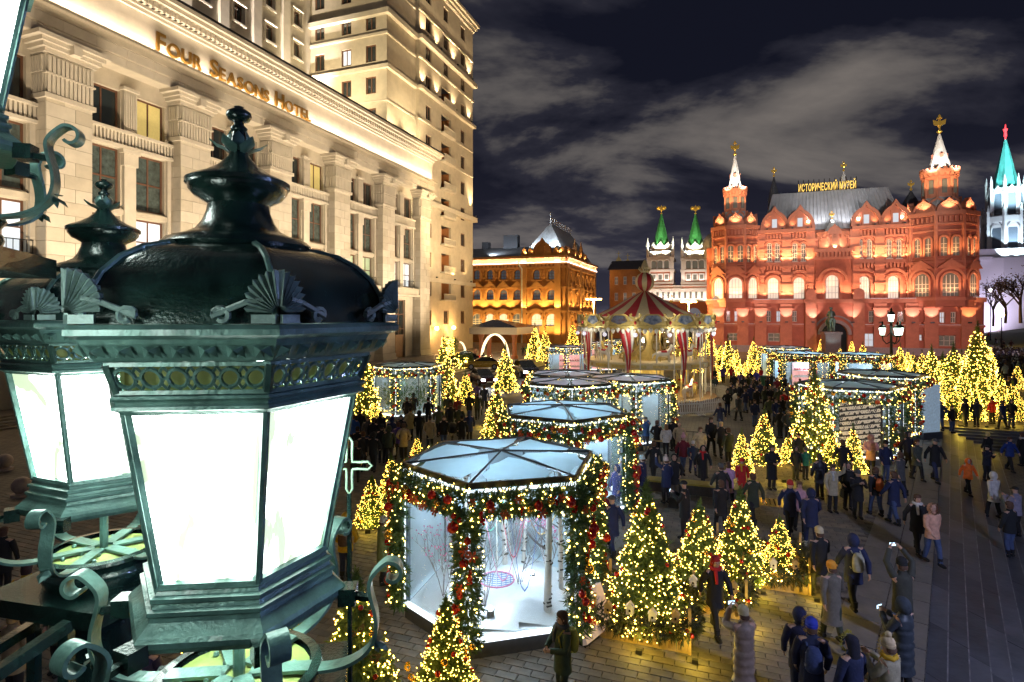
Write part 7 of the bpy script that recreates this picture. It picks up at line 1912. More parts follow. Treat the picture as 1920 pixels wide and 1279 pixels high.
def skin_body(pose):
    """one continuous body: skeleton grown with a skin modifier"""
    P = POSES[pose]; vs, es, rs = [], [], []
    def v(p, r): vs.append(tuple(p)); rs.append(r); return len(vs)-1
    def chain(i, pts):
        for p, r in pts: j = v(p, r); es.append((i, j)); i = j
        return i
    root = v((0,0,.96), .125); ch = chain(root, [((0,0,1.16),.12),((0,0,1.36),.135)]); nk = chain(ch, [((0,.0,1.47),.062),((0,.015,1.53),.06)])
    chain(nk, [((0,.035,1.60),.083),((0,.03,1.68),.085),((0,.02,1.735),.05)])
    for s, k in ((-1,'l'),(1,'r')):
        e_, h = V3(P[k][0]), V3(P[k][1]); sh = V3((s*.175,0,1.41)); i = chain(ch, [(sh,.068),(sh.lerp(e_,.5),.05),(e_,.042),(e_.lerp(h,.6),.034),(h,.026)])
        d = (h-e_).normalized(); sd = V3((s,0,0)); sd = (sd-d*sd.dot(d)).normalized() if abs(d.x) < .95 else V3((0,1,0)); n = d.cross(sd).normalized()
        palm = chain(i, [(h+d*.055,.03)])
        for q in range(4):
            o = (q-1.5)*.017; L = (.062,.074,.07,.052)[q]; b0 = h+d*.075+n*o
            chain(palm, [(b0,.010),(b0+d*L*.55-sd*.012,.009),(b0+d*L*.9-sd*.032,.007)])
        th = h+d*.03+n*.028; chain(i, [(th-sd*.008,.011),(th+d*.03+n*.022-sd*.014,.009)])
    for s, st in ((-1,P['f'][0]),(1,P['f'][1])):
        lift = .05 if st < -.1 else 0
        chain(root, [((s*.085,0,.88),.09),((s*.09,st*.35,.70),.078),((s*.09,st*.55+.02,.49),.056),((s*.09,st*.8,.28),.048),((s*.09,st-.02,.09+lift),.036),((s*.095,st+.10,.035+lift),.032)])
    me = bpy.data.meshes.new('tmp'); me.from_pydata(vs, es, []); o = bpy.data.objects.new('tmp', me); COL.objects.link(o)
    md = o.modifiers.new('skin', 'SKIN'); 
    for i, r in enumerate(rs): me.skin_vertices[0].data[i].radius = (r, r)
    me.skin_vertices[0].data[0].use_root = True; md.use_smooth_shade = True
    sb = o.modifiers.new('sub', 'SUBSURF'); sb.levels = 1; sb.render_levels = 1
    dg = bpy.context.evaluated_depsgraph_get(); dg.update(); out = bpy.data.meshes.new_from_object(o.evaluated_get(dg)); bpy.data.objects.remove(o); bpy.data.meshes.remove(me)
    # nose, brow, ears and eyes belong to the same mesh
    out.materials.clear(); out.materials.append(m_skin); out.materials.append(mat('eye', (.02,.015,.012), .3, var=0)); out.materials.append(mat('lips', (.40,.14,.12), .5, var=0))
    bm = bmesh.new(); bm.from_mesh(out)
    def bl(c, r, mi, sc=(1,1,1)):
        g = bmesh.ops.create_icosphere(bm, subdivisions=1, radius=1, matrix=Matrix.Translation(c) @ Matrix.Diagonal((r*sc[0], r*sc[1], r*sc[2], 1)))
        for vv in g['verts']:
            for f in vv.link_faces: f.material_index = mi; f.smooth = True
    bl((0,.118,1.615), .016, 0, (.8,1.2,1.4)); bl((-.032,.103,1.645), .011, 1); bl((.032,.103,1.645), .011, 1); bl((0,.105,1.575), .02, 2, (1.1,.5,.3)); bl((-.085,.02,1.63), .024, 0, (.4,.8,1.2)); bl((.085,.02,1.63), .024, 0, (.4,.8,1.2))
    bm.to_mesh(out); bm.free(); out.name = 'body'; return out
def ring_loft(mb, rings, n=14, cap=True):
    vs = []
    for (cx, cy_, z, rx, ry) in rings:
        for i in range(n): a = 2*pi*i/n; vs.append((cx+rx*cos(a), cy_+ry*sin(a), z))
    k = len(rings); fs = [(j*n+i, j*n+(i+1) % n, (j+1)*n+(i+1) % n, (j+1)*n+i) for j in range(k-1) for i in range(n)]
    if cap: fs += [tuple(range(n-1,-1,-1)), tuple(range((k-1)*n, k*n))]
    mb.add(vs, fs)
def part_mesh(key):
    if key in PM: return PM[key]
    kind = key[0]
    if kind == 'body': me = skin_body(key[1])
    elif kind == 'coat':
        _, pose, length, puff = key; P = POSES[pose]; b = MB(); hem = {'short':.78,'mid':.66,'long':.42}[length]; st = abs(P['f'][0])+abs(P['f'][1])
        R = [(0,.0,hem,.20+(.04 if length == 'long' else .0)+.0*st,.165+.10*st*(1 if length != 'short' else .2)),(0,0,hem+.05,.205,.165+.09*st*(1 if length == 'long' else .1))]
        z = hem+.12
        while z < 1.10:
            f = .012*sin((z-hem)*40) if puff else 0; R.append((0,0,z,.198+f-.02*(z > .95),.155+f+.04*st*max(0,(.9-z)))); z += .04 if puff else .11
        zz = [1.12,1.18,1.24,1.30] if not puff else [1.12,1.15,1.18,1.21,1.24,1.27,1.30]
        for q in zz: f = .010*sin(q*160) if puff else 0; R.append((0,0,q,.185+f+.02*(q-1.1),.145+f))
        R += [(0,0,1.38,.205,.135),(0,-.005,1.43,.175,.115),(0,0,1.47,.10,.085),(0,.0,1.53,.085,.08)]
        ring_loft(b, R, 16)
        for s, k in ((-1,'l'),(1,'r')):
            e_, h = V3(P[k][0]), V3(P[k][1]); sh = V3((s*.165,0,1.405)); pts = [sh, sh.lerp(e_,.35)+V3((s*.012,0,0)), sh.lerp(e_,.75), e_, e_.lerp(h,.4), h-(h-e_).normalized()*.015]
            if puff:
                pp = []; rr = []
                for j in range(13):
                    t = j/12; p = sh.lerp(e_, t*2) if t < .5 else e_.lerp(h, (t-.5)*2*.97); pp.append(p); rr.append(.086-.032*t+(.006 if j % 2 else -.005))
                b.tube(pp, rr, 9)
            else: b.tube(pts, [.088,.078,.068,.064,.056,.05], 9)
        me = b.mesh('coat', m_skin, smooth=60)
    elif kind == 'legs':
        P = POSES[key[1]]; b = MB(); ring_loft(b, [(0,0,.80,.165,.135),(0,0,.90,.17,.14),(0,0,1.0,.16,.13)], 12)
        for s, st in ((-1,P['f'][0]),(1,P['f'][1])):
            lift = .05 if st < -.1 else 0; b.tube([(s*.085,0,.90),(s*.09,st*.35,.70),(s*.09,st*.55+.025,.49),(s*.09,st*.8,.28),(s*.09,st-.01,.11+lift)], [.10,.09,.072,.066,.06], 9)
        me = b.mesh('trousers', m_skin, smooth=60)
    elif kind == 'boots':
        P = POSES[key[1]]; b = MB()
        for s, st in ((key[2],P['f'][0 if key[2] < 0 else 1]),):
            lift = .05 if st < -.1 else 0; b.tube([(s*.09,st-.015,.24+lift),(s*.09,st-.02,.11+lift)], [.068,.06], 8)
            b.tube([(s*.09,st-.07,.05+lift),(s*.092,st+.02,.052+lift),(s*.095,st+.11,.045+lift),(s*.097,st+.165,.038+lift)], [.05,.056,.05,.03], 8)
        me = b.mesh('boot', m_skin, smooth=60)
    elif kind == 'hat':
        b = MB(); t = key[1]
        dome = lambda r, z0, h_, y=.025: [(0,y,z0,r,r*1.1),(0,y,z0+h_*.35,r*1.02,r*1.12),(0,y,z0+h_*.7,r*.82,r*.9),(0,y,z0+h_*.93,r*.45,r*.5),(0,y,z0+h_,r*.05,r*.06)]
        if t in ('beanie','pom'):
            ring_loft(b, [(0,.02,1.648,.100,.112),(0,.02,1.69,.103,.115)]+dome(.097,1.69,.12), 14)
            if t == 'pom': b.ball((0,.02,1.84), .05, 9, 6)
        elif t == 'cap':
            ring_loft(b, dome(.098,1.67,.10), 14); b.add([(-.08,.10,1.68),(.08,.10,1.68),(.06,.19,1.665),(-.06,.19,1.665),(-.08,.10,1.67),(.08,.10,1.67),(.06,.19,1.655),(-.06,.19,1.655)], [(0,1,2,3),(7,6,5,4),(0,3,7,4),(1,5,6,2),(2,6,7,3)])
        elif t == 'hair':
            ring_loft(b, [(0,-.02,1.55,.088,.075),(0,-.012,1.62,.098,.092),(0,-.002,1.675,.099,.103)]+dome(.097,1.685,.085,.01), 14)
        elif t == 'longhair':
            ring_loft(b, [(0,-.07,1.34,.085,.04),(0,-.055,1.45,.105,.06),(0,-.03,1.56,.105,.082),(0,-.008,1.66,.101,.105)]+dome(.099,1.685,.09,.008), 14)
        elif t == 'bald': ring_loft(b, [(0,-.03,1.57,.084,.07),(0,-.03,1.62,.09,.075),(0,-.02,1.655,.07,.06)], 12)
        elif t in ('hood','furhood'):
            n = 12; vs = []; R = []
            for q, (yy, sx, sz, cz) in enumerate(((.095,.098,.125,1.635),(.06,.122,.152,1.635),(.0,.13,.158,1.632),(-.07,.115,.14,1.62),(-.12,.06,.08,1.60),(-.135,.005,.008,1.6))):
                for i in range(n): a = 2*pi*i/n; vs.append((sx*cos(a), yy, cz+sz*sin(a)))
            b.add(vs, [(j*n+i, j*n+(i+1) % n, (j+1)*n+(i+1) % n, (j+1)*n+i) for j in range(5) for i in range(n)])
        me = b.mesh(t if t != 'bald' else 'hair', m_skin, smooth=70)
    elif kind == 'fur':
        b = MB(); r = random.Random(3)
        for k in range(170):
            a = r.uniform(0, 2*pi); c = V3((.112*cos(a), .085+r.uniform(-.02,.03), 1.635+.14*sin(a))); d = V3((cos(a), r.uniform(-.4,.9), sin(a))); sprig(b, c, d, .06, r, 3)
        me = b.mesh('fur_trim', m_skin)
    elif kind == 'collar':
        b = MB(); pts = [(.10*cos(2*pi*i/12), .10*sin(2*pi*i/12)*.95+.005, 1.50+.012*sin(3*i)) for i in range(13)]; b.tube(pts, .042, 7, cap=False); b.tube([(.05,.10,1.47),(.06,.15,1.36),(.05,.16,1.2)], [.04,.04,.03], 6); me = b.mesh('scarf', m_skin, smooth=60)
    elif kind == 'pack':
        b = MB(); ring_loft(b, [(0,-.22,.98,.10,.06),(0,-.225,1.02,.13,.085),(0,-.23,1.15,.14,.095),(0,-.225,1.30,.13,.08),(0,-.21,1.40,.08,.05)], 12)
        for s in (-1,1): b.tube([(s*.09,-.16,1.38),(s*.11,.02,1.475),(s*.12,.145,1.36),(s*.13,.10,1.15),(s*.12,-.15,1.02)], .016, 5)
        me = b.mesh('backpack', m_skin, smooth=60)
    elif kind == 'bag':
        b = MB(); b.prism([(-.05,-.15),(.05,-.15),(.05,.15),(-.05,.15)], -.3, 0, poly2=[(-.035,-.13),(.035,-.13),(.035,.13),(-.035,.13)]); b.tube([(0,-.08,0),(0,-.05,.14),(0,.05,.14),(0,.08,0)], .01, 5); me = b.mesh('bag', m_skin, smooth=30)
    elif kind == 'phone':
        b = MB(); b.cbox((0,0,0), .15, .01, .075); b.cm = 1; b.cbox((0,-.0055,0), .138, .002, .066); me = b.mesh('phone', [m_iron, mat('phone_screen', (.3,.5,.8), .3, var=0, emit=(.55,.8,1), es=2.2, sample=False)])
    PM[key] = me; return me
def wear(name, key, m, parent, z=None):
    o = obj(name, part_mesh(key), parent)
    if m is not None:
        o.material_slots[0].link = 'OBJECT'; o.material_slots[0].material = m
    return o
def person(px, py, face, pose, coat, trou, hat, label, s=1.0, length='mid', puff=False, pack=None, bag=None, scarf=None, fur=None, phone=None, hatcol=None, boots=BLK, group=None, sleeve=None, pos=None, z=None):
    """face: degrees, 0 looks away from the camera, 180 towards it, 90 to the left"""
    p = pos or at(px, py); o = thing('person', p, label, 'person', group, radians(face)); o.scale = (s, s, s)
    wear('body', ('body', pose), None, o); wear('coat', ('coat', pose, length, puff), cm(coat, 'puffer' if puff else 'cloth'), o); wear('trousers', ('legs', pose), cm(trou), o); wear('boot', ('boots', pose, -1), cm(boots), o); wear('boot', ('boots', pose, 1), cm(boots), o)
    if hat:
        hc = hatcol or {'hair':BRN,'longhair':BRN,'bald':(.2,.15,.1),'hood':coat,'furhood':coat}.get(hat, BLK)
        nm = {'pom':'pompon_hat','beanie':'beanie','cap':'cap','hair':'hair','longhair':'hair','bald':'hair','hood':'hood','furhood':'hood'}[hat]
        wear(nm, ('hat', hat), cm(hc), o)
        if hat in ('beanie','pom'): wear('hair', ('hat','bald'), cm(BRN), o)
    if hat == 'furhood' or fur: wear('fur_trim', ('fur',), cm(fur or BEI), o)
    if scarf: wear('scarf', ('collar',), cm(scarf), o)
    if pack: wear('backpack', ('pack',), cm(pack), o)
    if bag:
        b = wear('bag', ('bag',), cm(bag), o); b.location = V3(POSES[pose]['r'][1])+V3((0,0,-.2))
    if phone:
        h = (V3(POSES[pose]['l'][1])+V3(POSES[pose]['r'][1]))/2+V3((0,.09,.05))
        q = thing('phone', p+Matrix.Rotation(radians(face),3,'Z') @ (h*s), phone, 'phone', 'phones held up', radians(face)); obj('handset', part_mesh(('phone',)), q, sc=s)
    return o
P_ = person
# --- foreground right
P_(1395,1316,10,'photo',TAU,BLK,'beanie','person seen from behind in a long taupe quilted coat and cream knit hat',.98,'long',True,hatcol=CRM,phone='small lit phone held above the cream knit hat')
P_(1341,1188,190,'walk',BLK,BLK,'longhair','person in black with bright red hair and scarf striding past the fenced firs',.98,'mid',hatcol=(.40,.02,.02),scarf=RED)
P_(1055,1322,112,'carry',(.055,.085,.05),(.04,.06,.045),'hair','person in a green parka with yellow backpack standing before the nearest pavilion',.97,'mid',pack=(.50,.42,.06),scarf=GRY)
P_(1537,1122,8,'walk2',BLK,BLK,'beanie','person in black coat with tall cream hat walking away',1.0,'mid',hatcol=CRM)
P_(1600,1142,-5,'walk',NAVY,BLK,'hood','hooded person in dark navy with a pale backpack',1.02,'mid',pack=(.40,.38,.28))
P_(1560,1202,5,'walk2',(.16,.14,.11),DGR,'beanie','person in fuzzy grey brown coat with an orange hat',.97,'long',hatcol=(.70,.30,.03))
P_(1522,1352,-20,'stand',NAVY,NAVY,'beanie','person with a royal blue hat and fur edged navy jacket at the bottom',1.0,'mid',hatcol=(.03,.05,.45),fur=(.6,.42,.1),pack=(.04,.06,.16))
P_(1500,1318,-10,'stand',(.012,.014,.05),NAVY,'hood','small hooded figure in dark blue beside the royal blue hat',.98,'mid')
P_(1598,1392,20,'stand',NAVY,BLK,'longhair','dark haired person with yellow fur collar at the bottom edge',1.0,'mid',hatcol=(.015,.015,.03),fur=(.45,.40,.06))
P_(1668,1400,30,'phone',(.36,.32,.22),BLK,'pom','person with beige pompon hat and big fur hood at the bottom edge',1.0,'mid',hatcol=(.55,.42,.26),fur=(.55,.42,.12),scarf=YEL)
P_(1694,1302,25,'phone',(.035,.045,.06),BLK,'hood','person in shiny dark quilted long coat holding up a white phone',1.02,'long',True,phone='white phone held by the person in the shiny quilted coat')
P_(1692,1208,0,'up',(.05,.05,.038),BLK,'beanie','person with both arms raised overhead taking a photo',1.04,'mid',phone='lit phone held overhead with both hands')
P_(1720,1038,170,'walk',BLK,BLK,'hair','person in open black coat with long white scarf',1.0,'mid',scarf=WHT)
P_(1748,1058,185,'walk2',PEA,JEA,'furhood','person in peach pink jacket with fur hood and jeans by the steps',.98,'short',fur=(.18,.10,.05))
P_(1676,984,15,'walk',NAVY,JEA,'hair','person in navy jacket and blue jeans walking between the pavilion and steps',1.02,'mid')
P_(1642,968,0,'walk2',BLK,JEA,'hair','person carrying a bright orange backpack',.98,'short',pack=(.85,.20,.05))
P_(1608,972,170,'phone',BLK,BLK,'beanie','person in black with grey beanie beside the fur hooded friend',.96,'mid',hatcol=GRY)
P_(1590,956,175,'pockets',BLK,BLK,'furhood','person in black with wide grey fur hood',.98,'mid',fur=(.28,.26,.24),bag=BLK)
P_(1561,961,180,'wave',CRM,BLK,'longhair','person in long cream coat and scarf facing the camera, one arm raised',.98,'mid',scarf=WHT,fur=(.35,.25,.1))
P_(1537,937,5,'stand',(.02,.02,.03),BLK,'hair','person in dark quilted jacket with back turned left of the cream coat',1.0,'mid',True)
P_(1521,1027,-5,'walk2',NAVY,NAVY,'hood','person in plain dark navy with pale shoe soles walking away',1.02,'mid',boots=(.4,.42,.35))
P_(1481,1004,170,'walk',NAVY,BLK,'beanie','person in navy with a red hat passing the small fir',1.0,'mid',hatcol=(.45,.03,.03))
P_(1499,1000,168,'walk2',PNK,BLK,'hair','person in dusty pink jacket walking close beside the red hat',.96,'short')
P_(1447,918,185,'carry',BLK,BLK,'hair','person in long black coat standing before the lettered row of firs',1.03,'long')
P_(1492,900,180,'stand',BLK,BLK,'furhood','child in black with grey fur hood at the fir row',.82,'mid',fur=GRY)
P_(1510,899,178,'stand',GRN,BLK,'beanie','child in a patterned green jacket',.78,'short',hatcol=(.1,.1,.1))
P_(1497,884,182,'stand',BLK,BLK,'cap','adult in black bending over the two children at the fir row',1.0,'mid')
P_(1366,872,20,'stand',DGR,BLK,'hair','person in dark olive by the first fir of the lettered row',1.0,'mid')
P_(1633,890,150,'carry',PNK,BLK,'furhood','person in pale pink fluffy coat by the lettered pavilion door',1.0,'mid',fur=(.6,.42,.35))
P_(1719,901,190,'walk2',(.075,.085,.065),BLK,'hair','person in olive grey coat walking arm in arm by the steps',1.0,'mid')
P_(1753,904,180,'walk',BLK,NAVY,'cap','person in black jacket and cap facing the camera at the top of the steps',1.05,'mid',hatcol=GRY)
P_(1702,882,200,'walk',(.02,.02,.03),BLK,'hood','dark hooded person half hidden behind the olive grey coat',1.0,'mid')
P_(1700,846,10,'stand',WHT,BLK,'hair','person in black and white patterned jacket at the pavilion corner',.95,'short')
P_(1724,812,170,'stand',NAVY,BLK,'beanie','person in dark jacket beside the orange red banner',1.0,'mid')
P_(1738,808,0,'stand',BLK,BLK,'hair','person in black left of the pair at the top corner of the steps',.97,'mid')
P_(1746,809,5,'pockets',(.03,.05,.07),BLK,'hair','person in petrol blue jacket with fair hair at the top corner of the steps',1.0,'short',hatcol=(.35,.25,.12),bag=LIL)
P_(1764,808,0,'pockets',(.025,.04,.09),JEA,'bald','person in dark blue jacket and jeans at the top corner of the steps',1.05,'short',hatcol=GRY)
P_(1810,800,20,'stand',BLK,BLK,'hood','person in a long black coat before the thicket of firs',1.02,'long')
P_(1831,801,-20,'stand',(.03,.035,.035),BLK,'beanie','person in dark grey standing right of the long black coat',1.0,'mid',hatcol=GRY)
P_(1861,795,10,'arm_out',RED,BLK,'beanie','person in red jacket pointing at the firs beside the steps',.98,'short')
P_(1815,928,180,'walk',ORG,BLK,'hood','child in bright orange hooded jacket walking on the steps',.86,'short')
P_(1850,902,190,'phone',(.015,.017,.035),BLK,'cap','person in black taking a picture with a compact camera on the steps',.95,'short')
P_(1852,872,10,'stand',BLK,BLK,'hair','fair haired person in black fur coat on the steps',.98,'mid',hatcol=(.50,.38,.2))
P_(1893,884,185,'walk',(.02,.05,.24),BLK,'hair','person in royal blue jacket on the lower pavement',1.0,'short')
P_(1863,972,10,'walk2',WHT,BLK,'hood','person in white hooded coat climbing the steps',1.0,'mid')
P_(1893,1044,15,'stand',(.015,.018,.022),JEA,'hair','person in black jacket and washed jeans with back turned on the steps',1.02,'short')
P_(1905,1006,20,'phone',LIL,BLK,'cap','person in lilac jacket and black cap behind the washed jeans',1.02,'short')
P_(1917,874,10,'stand',BLK,BLK,'hair','dark figure cut by the right edge on the lower pavement',1.0,'mid',scarf=WHT)
# --- middle
P_(1211,845,0,'photo',BLU,(.05,.06,.10),'cap','person in bright blue jacket photographing the carousel',1.0,'short',hatcol=GRY,boots=BEI)
P_(1333,853,185,'walk2',BLK,BLK,'hair','tall person in black walking towards the camera with fair haired friend',1.08,'mid')
P_(1352,857,178,'walk',BLK,BLK,'longhair','fair haired person in black walking beside the taller one',1.0,'mid',hatcol=(.55,.42,.22))
P_(1281,888,185,'walk',MAR,JEA,'pom','person in maroon jacket and pale pink hat walking',.98,'short',hatcol=PNK)
P_(1249,856,0,'stand',WHT,BLK,'longhair','person in short white jacket with long brown hair',.92,'short',hatcol=(.25,.13,.05))
P_(1232,852,-40,'pockets',BLK,BLK,'hair','person in black leaning beside the white jacket',.98,'mid')
P_(1274,858,150,'pockets',BEI,BLK,'bald','bald person in olive beige jacket behind the maroon one',1.0,'mid')
P_(1262,846,20,'stand',BLK,BLK,'hair','dark figure behind the bald person',1.0,'mid')
P_(1313,872,190,'pockets',CRM,BLK,'hair','person in cream wool jacket, dark hair, among the walking group',1.02,'short')
P_(1299,890,180,'walk2',(.02,.03,.06),NAVY,'beanie','child in navy with a big white hat',.84,'short',hatcol=WHT)
P_(1318,914,180,'walk',BLK,BLK,'hood','person in long black coat with a red scarf in the walking group',.98,'long',scarf=RED)
P_(1350,810,20,'walk',(.02,.025,.06),JEA,'hair','blurred dark figure between the couple and the carousel fence',1.0,'mid')
P_(1167,946,150,'pockets',LIL,BLK,'beanie','person in lilac grey coat and white hat at the second pavilion glass',1.0,'mid',hatcol=WHT)
P_(1157,962,120,'stand',(.03,.04,.2),NAVY,'hood','person in blue coat lit white by the second pavilion',.98,'mid')
P_(1190,946,30,'stand',RED,BLK,'beanie','person in bright red jacket and pale hat with back turned',1.0,'mid',hatcol=(.5,.5,.52))
P_(1205,940,60,'carry',NAVY,BLK,'beanie','person in navy with pale blue hat leaning to the red jacket',.98,'mid',hatcol=(.45,.55,.58))
P_(1249,944,20,'wave',NAVY,BLK,'pom','person in navy with beige hat raising one hand',.98,'mid',hatcol=(.55,.42,.38))
P_(1264,940,170,'pockets',BLK,(.10,.08,.05),'hood','hooded person in shiny black jacket with white face mask',1.02,'mid',scarf=None)
P_(1284,1010,60,'phone',BLK,BLK,'cap','person in black with black cap photographing beside the second fir',1.04,'mid',phone='lit phone held by the person in black cap',bag=BLK)
P_(1148,1045,20,'walk',NAVY,NAVY,'cap','person in dark navy and flat cap walking past the nearest pavilion',1.02,'mid',hatcol=GRY)
P_(1132,1022,15,'walk2',MAR,BRN,'hair','person in maroon coat close to the pavilion garland',.98,'mid')
P_(1352,962,10,'walk',(.03,.03,.03),BLK,'beanie','grey hatted blurred person in dark jacket crossing behind the third fir',1.0,'mid',hatcol=GRY)
P_(1366,955,12,'walk2',(.60,.34,.52),BLK,'hair','person in lilac pink jacket hurrying beside the grey hat',.98,'mid')
P_(1391,932,175,'stand',RED,RED,'beanie','child in red with yellow belt by the row of firs',.85,'mid',hatcol=RED,scarf=YEL)
P_(1412,985,10,'walk',DGR,BLK,'hair','dark walking figure right of the red child',1.0,'mid')
P_(1352,1003,10,'walk2',BLK,BLK,'hair','person in black with a white bag between two firs',1.0,'mid',bag=WHT)
far_p = [(1398,775,JEA,NAVY,'hair','person in jeans leading the dark crowd from the carousel'),(1419,772,BLK,BLK,'longhair','person in black right of the jeans in the carousel crowd'),(1370,762,BLK,BLK,'hair','leftmost dark figure of the carousel crowd'),(1378,764,BLK,BLK,'beanie','dark beanie in the left of the carousel crowd'),(1386,762,BLK,BLK,'hair','dark figure second row of the carousel crowd'),
 (1408,764,BLK,NAVY,'hood','hooded dark figure in the carousel crowd'),(1434,768,BLK,DGR,'hair','person in dark green right in the carousel crowd'),(1444,768,BLK,BLK,'furhood','fur hooded dark figure at the right of the carousel crowd'),(1452,764,BLK,GRY,'hair','grey jacket at the right rear of the carousel crowd'),(1393,742,BLK,BLK,'hair','dark figure at the back of the carousel crowd'),(1404,740,BLK,OLV,'hood','olive jacket at the back of the carousel crowd'),(1414,745,BLK,BLK,'hair','dark figure behind the hooded one in the carousel crowd'),
 (1371,718,BLK,RED,'hair','red jacket standing by the forecourt firs'),(1356,718,BLK,PUR,'hair','purple jacket left of the red one by the forecourt firs'),(1418,728,BLK,(.06,.05,.3),'hair','violet blue jacket with reflective stripe near the bin'),(1427,722,BLK,RED,'beanie','red jacket behind the violet blue one'),(1447,735,BLK,BLK,'hair','dark figure before the white columned pavilion'),(1489,730,BLK,YEL,'longhair','yellow coat at the white columned pavilion'),
 (1467,793,JEA,BLK,'hair','person in dark jacket and jeans carrying a child'),(1481,795,JEA,GRY,'hair','grey jacket and jeans beside the carried child'),(1490,795,BLK,BLK,'hood','dark hooded figure left of the tall fir'),(1463,822,BLK,BLK,'hood','crouching dark figure left of the tall fir'),(1477,826,BLK,(.05,.05,.05),'furhood','fur hooded figure right of the crouching one'),(1455,800,BLK,NAVY,'hair','dark navy figure left of the carried child'),(1460,770,BLK,DGR,'hair','olive dark figure behind the carried child'),(1478,760,BLK,(.1,.1,.1),'hair','grey figure in front of the yellow coat'),(1340,742,BLK,(.03,.05,.05),'hair','teal dark figure right of the carousel'),
 (1340,722,BLK,BLK,'hair','dark figure by the carousel right poles'),(1429,700,BLK,BLK,'hair','dark visitor below the left museum wing'),(1423,700,BLK,BLK,'hood','hooded visitor below the left museum wing'),(1349,668,BLK,BLK,'hair','tiny dark visitor at the museum left corner')]
for i, (px, py, t, c, h, l) in enumerate(far_p): P_(px, py, (180 if i % 3 else 20), ('walk','stand','pockets','walk2')[i % 4], c, t, h, l, 1.0, 'mid' if i % 2 else 'short')
P_(1470,780,180,'carry',RED,BLK,'hair','person in red jacket holding a child dressed in pink',1.0,'short')
P_(1475,781,0,'stand',PNK,PNK,'beanie','child in pink held in arms left of the tall fir',.5,'mid',hatcol=PNK,pos=at(1474,781)+V3((.2,-.25,.85)))
# --- left of the nearest pavilion
left = [(663,842,BLK,BLU,'hair','blue jacket at the left edge of the pavilion crowd',0,'stand'),(681,884,BLK,(.02,.02,.025),'hair','large dark quilted coat in the left crowd',20,'walk'),(700,886,BLK,BLK,'hood','dark hooded figure in the left crowd',0,'walk2'),(716,868,BLK,BLK,'beanie','person in black carrying a white bag in the left crowd',0,'stand'),(747,861,BLK,PUR,'hair','purple jacket left of the beige one',5,'walk'),(757,863,BLK,BEI,'hair','beige jacket with back turned in the left crowd',0,'pockets'),(786,832,BLK,BLK,'hood','dark hooded figure by the small fir at the left',0,'stand'),(769,826,BLK,(.5,.40,.18),'beanie','pale yellow jacket behind the beige one',10,'stand'),
 (823,820,BLK,OLV,'hood','olive yellow coat in front of the hotel side pavilion',15,'walk'),(845,812,BLK,BLK,'hair','dark tall figure right of the olive yellow coat',0,'walk2'),(861,818,BLK,DGR,'hair','dark green coat pushing a pram',5,'walk'),(880,832,BLK,NAVY,'hood','navy hooded jacket with reflective stripes by the second pavilion',10,'stand'),(763,798,BLK,BLK,'hair','dark figure left at the green lit pavilion glass',0,'stand'),(775,788,BLK,BLK,'hood','dark figure right at the green lit pavilion glass',0,'stand'),(803,800,BLK,BLK,'beanie','dark figure at the right corner of the green lit pavilion',10,'walk2'),(880,787,BLK,BLK,'beanie','small dark figure by the fir near the crossing',0,'stand'),(895,788,BLK,(.03,.035,.03),'hair','dark coat with handbag near the crossing',5,'walk'),
 (908,768,BLK,NAVY,'hair','navy coat walking to the crossing',0,'walk'),(894,762,BLK,PUR,'hair','purple coat walking to the crossing',0,'walk2'),(666,908,BLK,BLK,'hair','dark figure beside the front lantern edge',10,'walk'),(675,828,BLK,(.02,.02,.02),'hair','dark coat between two firs at the left',0,'stand'),(713,835,BLK,(.035,.03,.03),'hair','dark brown coat before the hotel side pavilion',0,'walk'),(729,870,BLK,DGR,'hood','dark olive hood right of the white bag',5,'stand'),(700,850,BLK,BLK,'hair','dark head in the middle of the left crowd',0,'stand'),(840,790,BLK,DGR,'hair','dark figure between the olive coat and the fir',0,'stand'),
 (906,685,BLK,BLK,'hair','dark figure in front of the taxi',0,'stand'),(891,672,BRN,(.5,.25,.15),'hair','orange coat at the canopy column',0,'stand'),(980,668,BLK,BLK,'hair','distant dark figure right of the canopy',0,'walk'),(987,668,BLK,GRN,'hair','distant figure in green near the canopy',0,'walk2'),(1022,760,BLK,NAVY,'hair','dark figure between the fir and the pink roofed trio',0,'stand')]
for i, (px, py, t, c, h, l, f, po) in enumerate(left):
    P_(px, py, f, po, c, t, h, l, 1.03, 'mid' if i % 2 else 'short', puff=(i == 1), bag=WHT if 'white bag' in l else (BLK if 'handbag' in l else None))
P_(648,1088,0,'pockets',YEL,NAVY,'hood','person in yellow jacket with dark patterned backpack beside the front lantern',1.02,'short',pack=(.10,.05,.03))
P_(718,1095,-70,'phone',(.22,.26,.11),BLK,'beanie','person in pale green long coat and white hat looking at a phone',1.0,'long',hatcol=WHT,phone='bright phone held by the person in the pale green coat')
P_(50,1216,20,'stand',YEL,BLK,'hair','person in yellow coat below the back lantern',1.03,'mid',hatcol=(.05,.02,.02))
P_(25,1326,-10,'stand',(.30,.22,.12),BLK,'hair','person with curly light hair at the bottom left',1.0,'mid',hatcol=(.45,.30,.12))
P_(110,1262,170,'pockets',DGR,BLK,'hair','person facing the camera behind the railing frame',.95,'mid',hatcol=(.45,.25,.06))
P_(255,1250,0,'stand',(.60,.22,.10),BLK,'beanie','person in salmon orange coat seen between the two lanterns',.98,'mid',hatcol=(.75,.28,.12))
P_(6,1120,10,'stand',BLK,BLK,'hair','dark figure at the left edge by the back lantern',1.0,'mid')
P_(272,1395,0,'stand',(.03,.025,.06),BLK,'hair','dark violet coat under the front lantern scroll',1.0,'mid')
